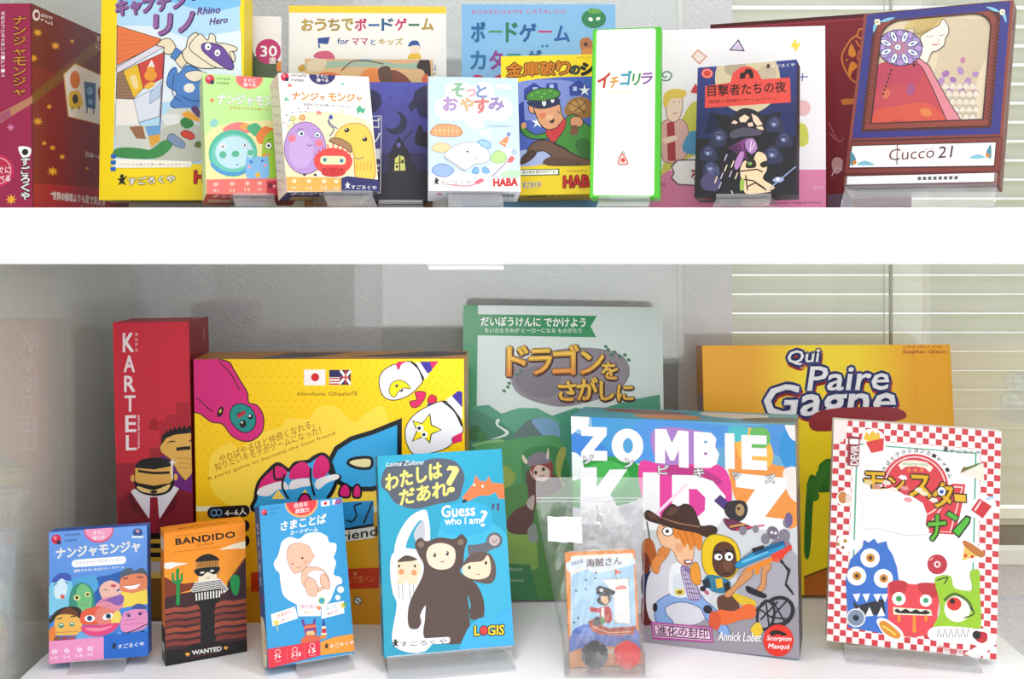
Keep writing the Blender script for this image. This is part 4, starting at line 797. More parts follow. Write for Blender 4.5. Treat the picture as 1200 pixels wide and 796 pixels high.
@art
def green(a, e, k):
    a.part('cover_print').Q('#cfdbd6', 0, 0, 1, 1).Q('#0f9058', 0, 0, .073, 1)
    a.view(530, 340, 3.319)
    a.P('#0f9058', [(70, 90), (565, 104), (540, 146), (562, 190), (70, 176)])
    a.P('#4a9a7e', [(75, 460), (140, 455), (190, 490), (260, 468), (330, 470), (390, 500), (480, 470), (560, 480), (700, 440), (810, 420), (830, 900), (75, 900)]); a.P('#3a8468', [(75, 480), (140, 500), (230, 560), (240, 620), (75, 640)], 1).P('#5aa486', [(190, 500), (260, 470), (340, 480), (420, 520), (380, 560), (240, 560)], 1)
    a.P('#d8e4de', [(172, 512), (185, 515), (180, 535), (220, 560), (205, 580), (150, 590), (195, 575), (205, 562), (170, 535)], 1)
    a.P('#607a78', [(240, 585), (280, 530), (330, 505), (370, 520), (390, 570), (330, 600)], 1).P('#7aa6c4', [(310, 520), (360, 508), (410, 530), (420, 580), (370, 590)], 1)
    a.P('#8ab878', [(75, 610), (180, 590), (200, 605), (110, 620)], 1).P('#54a060', [(75, 640), (200, 600), (330, 580), (430, 610), (450, 900), (75, 900)], 1).P('#3c8a4c', [(280, 640), (420, 630), (450, 760), (300, 800)], 1)
    a.view(550, 460, 3.062)
    a.P('#98b04a', [(120, 270), (170, 310), (130, 360), (100, 330)], 1).P('#a8b45a', [(330, 210), (350, 220), (330, 300), (345, 350), (320, 330), (312, 260)], 1).P('#58944a', [(100, 380), (350, 350), (420, 500), (400, 745), (100, 745)], 1).P('#8cb450', [(130, 500), (230, 510), (250, 600), (240, 640), (150, 620)], 1)
    a.P('#2f8a4e', [(60, 615), (222, 622), (252, 745), (60, 745)])
    a.part('cover_picture')
    a.P('#6a4034', [(205, 310), (225, 285), (290, 300), (325, 320), (330, 360), (250, 400), (230, 480), (215, 515), (150, 510), (138, 470), (170, 430), (215, 400)], 1).P('#e6ccbc', [(220, 290), (250, 270), (290, 275), (292, 310), (270, 330), (235, 320)], 1)
    a.P('#9a4438', [(222, 285), (230, 260), (262, 255), (300, 262), (298, 320), (285, 330), (290, 290), (250, 270), (232, 290), (232, 315)], 1).P('#8d8490', [(210, 275), (215, 245), (250, 225), (285, 235), (290, 262), (250, 268)], 1).P('#e2dcc0', [(190, 238), (196, 236), (210, 255), (206, 268), (194, 256)], 1).P('#e2dcc0', [(278, 240), (284, 210), (288, 230), (284, 252)], 1)
    a.E('#3a2a2a', 240, 298, 6, 7).E('#3a2a2a', 268, 286, 6, 7).L('#9a4a40', 3, [(255, 312), (272, 308)]).P('#9aa09a', [(214, 500), (240, 480), (250, 540), (220, 540)], 1).P('#c8b8b0', [(210, 400), (235, 378), (232, 430), (212, 420)], 1)
    a.E('#206a30', 20, 155, 24, 30).E('#2c7c3c', 45, 165, 20)
    a.part('stone_print').view(530, 340, 3.319)
    a.P('#8b838c', [(225, 340), (250, 290), (330, 255), (430, 235), (540, 232), (650, 255), (692, 310), (680, 370), (620, 420), (520, 450), (420, 465), (310, 440), (245, 400)], 1).P('#7b747e', [(240, 350), (330, 300), (420, 330), (400, 420), (300, 420)], 1)
    for x, y in ((610, 240), (635, 250), (655, 268), (675, 262), (690, 282), (220, 370), (200, 400), (215, 385), (265, 320), (250, 335), (600, 228), (622, 262)): a.E('#2f7a54', x, y, 8, 6, 30)
    a.part('title_lettering')
    def tt(t, x0, y0, x1, y1, h): a.T(grad('#f2c84a', '#e2682a', 'v', (y0 - h - 55) / 1010, (y0 - 55) / 1010), t, (x0, y0), (x1, y1), h, b=.05, o=[('#5a3222', 6, 2, 3)])
    tt('ド', 212, 338, 290, 336, 112); tt('ラ', 300, 336, 385, 334, 98); tt('ゴ', 395, 336, 490, 334, 112); tt('ン', 502, 336, 590, 330, 88); tt('を', 585, 355, 645, 358, 64)
    tt('さ', 415, 440, 480, 440, 74); tt('が', 488, 438, 565, 436, 84); tt('し', 578, 440, 630, 440, 72); tt('に', 645, 442, 705, 442, 60)
    a.T('#f2f6f2', 'だいぼうけんに でかけよう', (105, 138), (520, 148), 36, b=.035).T('#e0ece4', 'ちいさなきみが ヒーローになる ものがたり', (120, 166), (505, 172), 19, b=.015)
    a.view(550, 460, 3.062).T('#bcd8c0', 'Adventure', (140, 645), (196, 645), 14).T('#bcd8c0', 'Storybook', (150, 685), (200, 685), 14)

@art
def paire(a, e, k):
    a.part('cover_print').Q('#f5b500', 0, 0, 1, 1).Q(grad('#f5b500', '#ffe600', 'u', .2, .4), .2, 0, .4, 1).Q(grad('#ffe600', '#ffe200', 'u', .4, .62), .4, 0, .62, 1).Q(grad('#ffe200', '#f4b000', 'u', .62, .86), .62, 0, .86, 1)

    a.part('title_lettering', 'white bubbly letters with blue outline and red shadow').view(800, 300, 3.0)
    def t2(t, x0, y0, x1, y1, h, b=.028, sp=1): a.T('#f6f6fc', t, (x0, y0), (x1, y1), h, b=b, sh=.12, sp=sp, o=[('#c01c2c', 9, 4, 10), ('#1e3a86', 9)])
    t2('Qui', 372, 384, 482, 378, 50); t2('Paire', 440, 470, 722, 466, 82); t2('Gagne', 290, 592, 745, 584, 140)
    a.view(930, 480, 2.519).T('#ffffff', 'Le meilleur', (128, 34), (196, 32), 12, b=.03, o=('#222222', 3))
    a.view(800, 300, 3.0).T('#c03018', 'Stephen Glenn', (770, 346), (918, 346), 15, b=.03).T('#c85a20', 'UN JEU DE', (772, 326), (905, 326), 9, b=.02)
    a.part('cover_picture').view(930, 480, 2.519)
    a.P('#a01c2c', [(50, 20), (110, -6), (290, -10), (330, 20), (240, 40), (70, 60)], 1)
    a.P('#2f7a22', [(42, 205), (70, 190), (75, 160), (100, 140), (125, 150), (135, 200), (120, 235), (80, 240), (60, 250), (50, 400), (40, 440), (30, 400)], 1)
    for x, y, r in ((60, 220, 22), (85, 190, 20), (100, 165, 18), (110, 210, 20), (60, 250, 16)): a.E('#3c8a2a', x, y, r)
    a.P('#c8720c', [(30, 490), (110, 460), (125, 480), (125, 560), (30, 560)]).L('#6a5010', 5, [(30, 495), (110, 462)])
    l, W, H = face(e, k, 'left'); l.part('side_print').Q('#c98814', 0, 0, 1, 1).Q('#9a86a0', .2, .2, .8, .6); l.build(e)

@art
def monster(a, e, k):
    a.part('cover_print').Q('#fcf8f6', 0, 0, 1, 1)
    W, H = a.W, a.H; n = 26; m = 36; bw = 4 / n; bh = 4 / m
    a.layer += 1
    for i in range(n):
        for j in range(m):
            if (i < 4 or i >= n - 4 or j < 4 or j >= m - 4) and (i + j) % 2 == 0:
                a.layer -= 1; a.Q('#d94450', (i + .03) / n, (j + .03) / m, (i + .97) / n, (j + .97) / m)
    a.layer += 1
    a.Q('#fdfbfa', bw * .78, bh * .78, 1 - bw * .78, 1 - bh * .78); a.Q('#58b896', bw * .92, bh * .92, 1 - bw * .92, 1 - bh * .92); a.Q('#fbf9fa', bw * .98, bh * .97, 1 - bw * .98, 1 - bh * .97)
    a.view(930, 480, 2.519).P('#fbeeec', [(120, 38), (165, 40), (160, 70), (150, 100), (118, 110)])
    a.part('title_print').view(970, 490, 5.305)
    a.P('#e0424e', [(545, 700), (560, 560), (770, 395), (852, 398), (840, 480), (815, 600), (775, 712)]).P('#f7d8d8', [(600, 690), (780, 410), (838, 412), (760, 700)]).P('#e0424e', [(610, 690), (785, 420), (828, 420), (752, 694)])
    a.E('#e0424e', 540, 420, 205, 200, n=40).E('#f6dcdc', 540, 420, 190, 186, n=40).E('#e0424e', 540, 420, 182, 178, n=40)
    a.P('#f6efe0', [(435, 290), (470, 262), (540, 258), (610, 268), (650, 300), (630, 330), (600, 305), (540, 295), (480, 300), (455, 320)]).T('#8ab07a', 'MONSTER DINER', (465, 292), (620, 292), 16)
    for x in (500, 540, 580): a.star('#f09a4a', x, 318, 14)
    for i, ch in enumerate('どたばたアクションカードゲーム'):
        t = math.radians(-160 + i * 140 / 14.0); x, y = 545 + 212 * math.cos(t), 425 + 215 * math.sin(t); tx, ty = -math.sin(t), math.cos(t); s_ = 24
        a.T('#2a2a2a', ch, (x - tx * s_ / 2, y - ty * s_ / 2), (x + tx * s_ / 2, y + ty * s_ / 2), 24, b=.03, up=(math.cos(t) * s_, math.sin(t) * s_))
    a.part('title_lettering')
    ol = [('#1d1a10', 8)]
    a.T('#f0c018', 'モ', (228, 450), (360, 452), 112, b=.045, o=ol).T('#f0c018', 'ン', (372, 462), (470, 460), 96, b=.045, o=ol).T('#f0c018', 'ス', (505, 480), (635, 484), 132, b=.045, o=ol).T('#f0c018', 'タ', (650, 540), (770, 546), 150, b=.045, o=ol).P('#1d1a10', [(772, 452), (860, 456), (862, 515), (778, 512)]).P('#f0c018', [(780, 460), (852, 464), (854, 507), (786, 504)]).O('#ffffff', '#1d1a10', 5, 702, 445, 26).E('#2a60c0', 702, 447, 13)
    a.T('#3ca83a', 'ダ', (420, 690), (520, 690), 100, b=.045, o=ol).T('#3ca83a', 'イ', (520, 700), (600, 700), 100, b=.045, o=ol).T('#74c83c', 'ナ', (620, 750), (724, 740), 150, b=.045, o=ol)
    a.P('#1d1a10', [(720, 590), (745, 558), (815, 600), (792, 636)]).P('#5cc03a', [(730, 588), (748, 568), (805, 602), (790, 626)]).P('#1d1a10', [(760, 690), (855, 588), (888, 600), (880, 640), (810, 735)]).P('#5cc03a', [(772, 690), (857, 600), (878, 608), (870, 636), (808, 720)])
    # ragged white scuff across the title
    a.part('white_tear').P('#fcfafa', [(205, 470), (240, 440), (330, 440), (400, 430), (470, 470), (520, 480), (585, 520), (610, 590), (600, 650), (625, 690), (610, 712), (470, 715), (280, 680), (205, 690), (215, 560)])
    a.L('#d8d4d8', 4, [(210, 690), (290, 678), (480, 722), (610, 712)])
    for x, y, c in ((250, 400, '#e8d8a0'), (300, 425, '#d89a8a'), (360, 400, '#f0e0d8'), (400, 440, '#f8e8e8'), (460, 365, '#f4f0f4'), (470, 430, '#e89a9a'), (560, 440, '#f2ead0'), (590, 460, '#f0e8c0'), (490, 500, '#f0a0a8'), (650, 500, '#f4e8e0')): a.P(c, [(x - 28, y), (x - 8, y - 16), (x + 22, y - 10), (x + 30, y + 10), (x, y + 16)])
    a.part('sticker_print').view(970, 490, 5.305)
    a.P('#ffffff', [(215, 130), (250, 80), (330, 90), (358, 140), (350, 210), (270, 232), (235, 190)], 1).P('#f2c83a', [(225, 140), (240, 95), (262, 110), (280, 84), (300, 105), (320, 95), (330, 140), (270, 160)]).P('#e0443c', [(238, 158), (350, 128), (345, 205), (272, 222)])
    a.P('#f4efe0', [(820, 330), (965, 262), (968, 375)]).P('#8a6a3a', [(820, 328), (838, 292), (880, 290), (960, 258), (900, 292)]).L('#5a8a3a', 9, [(845, 302), (910, 280), (940, 266)])
    a.P('#ffffff', [(930, 465), (1010, 475), (1045, 530), (960, 620), (880, 570)], 1).P('#d8303a', [(938, 482), (1018, 530), (960, 608), (885, 555)]).L('#f8dcdc', 12, [(910, 560), (950, 498)]).L('#a8d8f0', 14, [(980, 490), (1030, 470)])
    a.E('#ffffff', 108, 500, 52, 48).E('#d8924a', 95, 495, 28, 36).E('#f4dcd0', 130, 500, 20, 30).P('#ffffff', [(60, 745), (130, 725), (175, 796), (80, 830)], 1).E('#c89a5a', 60, 780, 12).E('#c8a040', 105, 760, 12).E('#a05a3a', 90, 800, 10)
    a.view(930, 480, 2.519)
    a.P('#ffffff', [(488, 440), (495, 378), (520, 380), (560, 415), (550, 440)], 1).P('#f2c868', [(494, 440), (503, 392), (545, 425)]).P('#c8803a', [(500, 395), (505, 380), (560, 415), (548, 430)], 1).E('#d84a3a', 505, 425, 5).E('#d84a3a', 525, 428, 5)
    a.E('#ffffff', 420, 452, 35).E('#c8384a', 420, 452, 30).E('#f8e4e4', 420, 452, 10).E('#c8384a', 420, 452, 5).L('#f8d0d0', 3, [(398, 440), (408, 432)])
    a.part('cover_picture')
    a.P('#3e7cd0', [(155, 640), (150, 500), (165, 440), (200, 405), (205, 382), (218, 390), (235, 378), (245, 392), (270, 385), (275, 405), (288, 425), (300, 460), (308, 520), (290, 640), (260, 660)]).P('#2b2d38', [(170, 560), (185, 575), (260, 555), (265, 600), (180, 610)])
    for x in (180, 208, 240, 262): a.P('#ffffff', [(x - 10, 542), (x + 12, 540), (x + 2, 566)])
    for x in (185, 215, 250): a.P('#ffffff', [(x - 10, 608), (x + 14, 606), (x + 3, 580)])
    for x, y in ((222, 435), (182, 488), (260, 495)): a.E('#ffffff', x, y, 28).E('#d8963c', x + 1, y, 13).E('#5a3a18', x + 1, y, 6)
    a.P('#e8505a', [(275, 640), (272, 540), (280, 505), (345, 512), (420, 520), (420, 600), (405, 655), (340, 670), (290, 655)], 1).P('#c83a44', [(278, 510), (300, 500), (330, 508), (318, 540), (282, 545)], 1).P('#c83a44', [(362, 510), (420, 512), (415, 550), (375, 540)], 1)
    a.E('#ffffff', 305, 555, 20).E('#3aa860', 305, 555, 9).E('#ffffff', 385, 560, 18).E('#3aa878', 385, 560, 8)
    a.P('#f6ecd8', [(288, 580), (400, 588), (404, 606), (288, 602)]).P('#201618', [(290, 590), (300, 584), (310, 592), (325, 584), (340, 594), (355, 586), (370, 594), (385, 588), (400, 598), (385, 602), (300, 598)])
    for x, h in ((305, 20), (350, 50), (385, 18)): a.L('#f09a3c', 9, [(x, 604), (x, 604 + h)])
    a.E('#f09a3c', 350, 650, 7)
    a.P('#a4d032', [(405, 660), (425, 600), (425, 560), (412, 500), (430, 485), (460, 488), (470, 520), (500, 530), (525, 525), (518, 475), (546, 470), (548, 530), (552, 610), (545, 650), (500, 660)], 1)
    a.L('#3a4a18', 4, [(418, 500), (450, 490), (440, 510)], 1).E('#f8f4ea', 480, 585, 40, 40).E('#e04038', 470, 570, 22, 20).E('#201818', 465, 562, 8).L('#5a7a20', 9, [(440, 560), (470, 540), (510, 560), (525, 590)], 1).L('#3a4a18', 4, [(500, 612), (530, 600), (520, 580)], 1)
    a.P('#fcfafa', [(408, 640), (545, 648), (545, 690), (405, 680)], 1)
    for i in range(7): a.L('#5a5a60', 2.4, [(418 + i * 18, 670), (424 + i * 18, 645), (432 + i * 18, 672)])
    a.O('#8a98b0', '#e8ecf2', 4, 178, 612, 24).E('#202838', 178, 612, 9)
    a.P('#ffffff', [(238, 622), (265, 615), (315, 655), (305, 685), (270, 675)], 1).P('#e09a30', [(245, 630), (265, 622), (308, 660), (298, 675), (265, 660)], 1).L('#f4d860', 5, [(255, 636), (275, 648), (295, 664)], 1)
    a.P('#ffffff', [(515, 655), (560, 645), (580, 670), (560, 700), (525, 690)], 1).P('#c83040', [(540, 655), (570, 660), (565, 690), (535, 680)], 1).E('#201c20', 538, 664, 13).P('#fcfafa', [(500, 720), (590, 672), (600, 690), (540, 740)])
    a.T('#e89a9a', 'Monster', (420, 708), (505, 722), 14, sh=.3)
    a.part('publisher_logo').view(970, 490, 5.305).P('#a0303c', [(135, 122), (205, 128), (192, 304), (125, 300)]).T('#ffffff', 'DEVIR', (188, 296), (196, 180), 40, b=.04, up=(-44, -2)); a.rr('#ffffff', 142, 140, 196, 172, 8)
    pawn_logo(a, 712, 205, 38, '#222222', tcol='#8a8a94', w=200, sk=.03)
@art
def ninja(a, e, k):
    a.part('spine_print').Q('#a82c5a', 0, 0, 1, 1).Q('#7a1838', .96, 0, 1, 1)
    a.view(0, 0, 3.183).P('#c08a6a', [(-20, 420), (130, 345), (130, 372), (-20, 460)]).P('#b0607a', [(-20, 425), (40, 395), (40, 425), (-20, 455)])
    a.E('#d83a6a', -10, 630, 62, 62).E('#f0d0d8', -10, 630, 52).E('#c83258', -10, 630, 49)
    a.T('#fbe8ee', 'すぐに', (-30, 640), (38, 640), 26, b=.03).T('#fbe8ee', '遊べる', (-30, 672), (38, 672), 26, b=.03)
    a.star('#f4b83a', 42, 742, 22, 8, .45).star('#d88ab0', 40, 465, 16, 8, .4)
    a.part('title_lettering')
    for i, ch in enumerate('ナンジャモンジャ'): a.T('#e09a4a', ch, (50, 88 + i * 37), (96, 88 + i * 37), 30 if ch != 'ャ' else 22, b=.04, o=('#7a1838', 3))
    for i, ch in enumerate('名前がつける大笑いカードゲーム'): a.T('#fbeef2', ch, (5, 52 + i * 16), (19, 52 + i * 16), 13, b=.02)
    a.part('publisher_logo')
    a.P('#ffffff', [(70, 540), (115, 545), (112, 575), (85, 580)], 1).E('#222222', 95, 560, 12)
    for i, ch in enumerate('すごろくや'): a.T('#ffffff', ch, (80, 612 + i * 33), (112, 612 + i * 33), 30, b=.05, o=('#5a1030', 3))
    r, W, H = face(e, k, 'right'); s = 1000 * 0.0
    r = Art([(120, 18), (365, 135), (365, 775), (127, 775)], 0.170, EXTENT[k][1], (EXTENT[k][0] / 2, 0, 0), (0, 1, 0), (0, 0, 1))
    r.part('side_print').Q('#8f1d2b', 0, 0, 1, 1).Q('#7d1724', 0, 0, 1, .3).Q('#b32334', 0, .88, 1, 1)
    r.P('#8a5a28', [(110, 372), (320, 155), (345, 180), (110, 412)]).P('#86402a', [(320, 155), (365, 110), (365, 160), (345, 180)])
    for x, y, q in ((140, 128, 17), (196, 175, 17), (126, 225, 17), (250, 155, 10), (140, 460, 18), (176, 404, 11), (160, 540, 10), (186, 556, 12), (216, 588, 12), (186, 642, 20), (294, 628, 8), (346, 680, 9), (372, 672, 12)): r.star('#f0b030', x, y, q, 8, .4)
    r.S('#f6efe4', '#e0b060', 4, [(222, 282), (258, 240), (380, 300), (380, 475), (236, 438)], 0)
    r.E('#e8842a', 258, 300, 16, 34).P('#f2c83a', [(240, 350), (272, 345), (278, 400), (242, 405)], 1).E('#3a2a20', 258, 372, 9, 18).L('#3a2a20', 3, [(250, 400), (246, 416)]).L('#3a2a20', 3, [(268, 398), (270, 414)])
    r.P('#3f6a9a', [(286, 305), (324, 310), (322, 408), (292, 402)]).E('#8ab0d0', 305, 340, 10, 16).E('#8ab0d0', 306, 380, 8, 12).L('#3f6a9a', 4, [(296, 402), (294, 424)]).L('#3f6a9a', 4, [(316, 405), (316, 426)])
    r.S('#b83a2a', '#7a2418', 3, [(332, 340), (350, 312), (378, 320), (380, 400), (345, 392)], 1).E('#e8c050', 352, 350, 8, 12).L('#b83a2a', 4, [(345, 392), (340, 420)])
    r.part('side_lettering').T('#f4e8e0', 'sim', (150, 66), (186, 76), 16, b=.03, up=(0, -14)).T('#f4e8e0', 'rul', (150, 82), (186, 98), 14, b=.03, up=(0, -12)).E('#f4e8e0', 135, 62, 12, 22).E('#8f1d2b', 136, 62, 7, 12)
    r.T('#e8d0c8', 'すぐ', (325, 150), (360, 164), 26, b=.02, up=(0, -24)).T('#e8d0c8', 'に遊', (325, 178), (360, 190), 24, b=.02, up=(0, -22)).T('#f0e0dc', '日本一のゲーム', (290, 585), (380, 606), 22, b=.03, up=(0, -20))
    r.T('#f6ece8', '“世界の国境よりも変で笑える”', (180, 744), (356, 764), 28, b=.03, up=(0, -30)).T('#e0a0a0', 'すごろくや', (270, 772), (350, 778), 14, up=(0, -14))
    r.build(e)

@art
def rhino(a, e, k):
    a.part('cover_print').Q('#ffe400', 0, 0, 1, 1)
    a.view(115, 0, 6.123); a.P('#bfe4fa', [(112, -90), (880, -90), (1020, 0), (1030, 500), (1060, 1200), (125, 1200)])
    a.P('#8ccdf6', [(112, -90), (1025, -90), (1030, 60), (800, 110), (500, 20), (112, 60)], 0).P('#eaf5fb', [(118, 190), (360, 200), (640, 300), (1030, 250), (1030, 760), (118, 760)], 0)
    a.part('title_lettering')
    for t, x0, y0, x1, y1, h in (('キャ', 108, 125, 285, 105, 120), ('プ', 300, 100, 390, 80, 110), ('テ', 410, 92, 500, 70, 105), ('ン', 530, 72, 620, 50, 100), ('・', 660, 10, 690, 5, 30), ('リ', 390, 270, 515, 265, 150), ('ノ', 570, 252, 680, 240, 140)):
        a.T('#a878b8', t, (x0, y0), (x1, y1), h, b=.05, o=[('#5a3a7a', 5, 3, 3), ('#d8b8dc', 3, -4, -4)])
    a.view(230, 0, 3.183).T('#7a4a9a', 'Rhino', (0, 64), (90, 58), 28, b=.04, sh=.2).T('#7a4a9a', 'Hero', (48, 105), (118, 98), 26, b=.04, sh=.2)
    a.part('cover_picture').view(115, 0, 6.123)
    a.S('#f08850', '#7a3a20', 5, [(118, 192), (440, 300), (405, 345), (125, 485)], 0)
    for i in range(5): a.L('#d8703a', 3, [(120, 250 + i * 48), (430 - i * 10, 305 + i * 8)])
    a.S('#e6e2ec', '#5a4a50', 5, [(122, 500), (400, 345), (465, 360), (130, 545)], 0)
    a.S('#a8886a', '#5a4030', 4, [(128, 545), (180, 525), (258, 730), (128, 720)], 0)
    for i in range(7): a.L('#7a6048', 4, [(128, 570 + i * 22), (195 + i * 8, 560 + i * 25)])
    a.S('#f2c83a', '#8a6a1a', 4, [(172, 530), (275, 480), (322, 655), (255, 725)], 0).P('#f6e0a0', [(220, 580), (260, 560), (285, 640), (260, 660)], 1)
    a.S('#d8524a', '#7a3a2a', 4, [(280, 480), (460, 400), (455, 590), (320, 660)], 0).E('#f0a83a', 370, 565, 45, 40).P('#f8f0e8', [(345, 510), (375, 450), (400, 505)]).E('#f0a83a', 370, 525, 28, 26).P('#f2c050', [(330, 640), (380, 610), (400, 640), (345, 665)], 1)
    a.S('#e4eaf4', '#6a7a9a', 4, [(255, 730), (450, 640), (440, 860), (290, 900)], 0).S('#c4d6ee', '#6a7a9a', 4, [(370, 690), (450, 610), (440, 720), (370, 770)], 0)
    a.S('#f6f2ea', '#8a7a6a', 3, [(130, 725), (255, 735), (310, 960), (130, 980)], 0)
    a.L('#7a3028', 7, [(468, 400), (455, 700), (440, 1000)])
    a.S('#f2e4c4', '#4a4038', 6, [(410, 345), (450, 305), (500, 298), (540, 340), (548, 390), (500, 415), (460, 395), (465, 365), (440, 355)], 1)
    a.S('#5a90d0', '#2a3a60', 5, [(548, 365), (595, 400), (545, 460), (512, 435)], 0).S('#f2e4c4', '#4a4038', 5, [(545, 462), (596, 402), (660, 460), (590, 520)], 0)
    a.S('#f4e8d2', '#3a3430', 7, [(598, 400), (625, 365), (640, 300), (690, 258), (712, 275), (705, 320), (740, 340), (830, 330), (960, 400), (980, 480), (880, 520), (740, 525), (650, 490), (610, 450)], 1)
    a.S('#5a90d0', '#2a4a80', 6, [(490, 640), (505, 545), (550, 512), (570, 560), (640, 500), (760, 560), (870, 640), (900, 800), (700, 830), (520, 790), (560, 700)], 1)
    a.S('#f4e8d2', '#3a3430', 4, [(620, 560), (700, 540), (780, 570), (700, 620), (640, 600)], 1).E('#f6f2ea', 650, 665, 40, 34).L('#2a4a80', 6, [(540, 560), (530, 700), (590, 760)], 1).L('#2a4a80', 6, [(590, 720), (680, 760), (760, 740)], 1)
    a.view(230, 0, 3.183).S('#f4e8d2', '#3a3430', 3, [(-30, 190), (10, 140), (40, 165), (50, 140), (70, 150), (75, 175), (110, 180), (150, 195), (150, 210), (125, 215), (138, 262), (100, 275), (60, 265), (10, 230)], 1).S('#7a58a8', '#3a2a60', 3, [(20, 180), (50, 175), (100, 195), (140, 265), (120, 280), (60, 240), (22, 205)], 1).E('#f8f8fa', 42, 190, 12, 14).E('#f8f8fa', 78, 215, 11, 13).E('#222222', 44, 192, 4).E('#222222', 78, 217, 4)
    a.view(115, 110, 5.9)
    a.part('street_print').P('#d8dcd4', [(130, 230), (440, 240), (480, 130), (720, 130), (720, 470), (130, 400)]).P('#e8ece8', [(440, 170), (560, 180), (545, 240), (480, 250)], 1).P('#c8ccc0', [(450, 260), (700, 260), (720, 480), (380, 470)], 1)
    a.P('#a8785a', [(220, 245), (310, 240), (335, 330), (270, 325)]).P('#7aaede', [(325, 245), (435, 240), (430, 300), (350, 310)]).P('#e8b04a', [(350, 310), (432, 300), (428, 350), (370, 385)]).P('#4a9a58', [(130, 390), (200, 380), (300, 390), (370, 400), (440, 350), (500, 340), (510, 390), (400, 460), (140, 440)], 1).P('#3a8a4a', [(570, 210), (620, 190), (660, 240), (620, 270), (575, 250)], 1)
    a.S('#8a9ec0', '#4a5468', 4, [(480, 320), (510, 300), (560, 330), (600, 370), (590, 400), (540, 385), (490, 350)], 1).S('#d84a3a', '#6a2018', 4, [(570, 300), (600, 280), (650, 300), (665, 330), (640, 345), (590, 325)], 1).E('#6a7a3a', 690, 380, 26, 22).P('#f2b03a', [(580, 180), (620, 150), (690, 200), (690, 225)], 1).P('#6a4a7a', [(640, 140), (670, 115), (700, 150), (695, 200)], 1)
    a.part('info_print').P('#fffef0', [(130, 450), (650, 490), (640, 528), (130, 512)]).T('#8a8a70', 'バランスを崩さず高く積み上げるゲーム', (160, 500), (632, 520), 20, b=.01)
    for y in (422, 462, 505): a.P('#2a72c8', [(103, y), (140, y + 2), (138, y + 28), (105, y + 26)])
    a.part('publisher_logo'); pawn_logo(a, 150, 628, 74, '#222222', tcol='#ffffff', halo='#c8b830', w=310, sk=-.02)
    a.T('#d8301e', 'HABA', (668, 632), (960, 632), 80, b=.06, o=('#8a1a10', 4))
    b, W, H = face(e, k, 'bottom'); b.part('side_print').Q('#e8d020', 0, 0, 1, 1)
    for i in range(26): b.Q('#4a3a10', .06 + i * .034, .12, .06 + i * .034 + .02 * (.5 + (i * 7 % 5) / 5), .3)
    b.build(e)

@art
def thirty(a, e, k):
    a.part('cover_print').Q('#f3efee', 0, 0, 1, 1); a.view(230, 0, 3.183)
    a.P('#5a6a4a', [(170, 290), (190, 220), (300, 225), (320, 330), (170, 330)], 1).P('#f09028', [(300, 240), (318, 230), (318, 270), (300, 270)])
    a.part('badge_print', 'magenta circle reading 30').E('#c8307a', 268, 196, 47).T('#ffffff', '30', (240, 215), (300, 215), 40, b=.03).T('#ffffff', '選', (272, 242), (296, 242), 22, b=.03)
    a.part('title_lettering').T('#2a6a70', 'ム', (185, 215), (215, 215), 45, b=.05).T('#9a9a9a', 'ボードゲーム', (60, 90), (170, 90), 22)

@art
def mama(a, e, k):
    a.part('cover_print').Q('#f3f3ee', 0, 0, 1, 1).Q('#ffd83a', 0, 0, 1, .035)
    a.part('title_lettering').view(230, 0, 3.183)
    cs = ['#c8a838', '#c8a838', '#b8a050', '#c8b040', '#d8407a', '#2a6ab0', '#1a6a9a', '#d84a80', '#3a7a6a', '#c8a83a']
    xs = [395, 455, 512, 562, 608, 672, 712, 755, 800, 855, 905]
    for i, ch in enumerate('おうちでボードゲーム'):
        x = 392 + i * 50; a.T(cs[i], ch, (x, 114), (x + 42, 114), 44 if ch != 'ー' else 6, b=.04) if ch != 'ー' else a.T(cs[i], ch, (x, 98), (x + 40, 98), 8, b=.05)
    a.T('#2a4a9a', 'for', (526, 165), (568, 165), 22, b=.03).T('#c84a7a', 'ママ', (580, 168), (640, 168), 24, b=.03).T('#2a6ab0', 'と', (650, 168), (668, 168), 20, b=.03).T('#c8b040', 'キッズ', (680, 168), (770, 168), 24, b=.03)
    a.part('cover_picture').P('#2a5aa0', [(452, 142), (498, 138), (490, 165), (458, 162), (462, 178), (455, 178)]).P('#d86a8a', [(440, 215), (450, 195), (490, 190), (512, 205), (510, 222)], 1).P('#d8b040', [(380, 250), (400, 240), (410, 262), (385, 266)], 1)
    a.view(430, 0, 3.185).P('#2a62a8', [(155, 175), (165, 155), (190, 155), (200, 180), (190, 172)], 1).P('#f6e0d0', [(160, 175), (195, 172), (195, 195), (170, 200)], 1).P('#e8c83a', [(150, 222), (160, 202), (195, 200), (205, 222)]).T('#3a6ab0', '1-3', (243, 265), (258, 265), 20, b=.02).L('#2a4a80', 3, [(245, 280), (256, 275)])

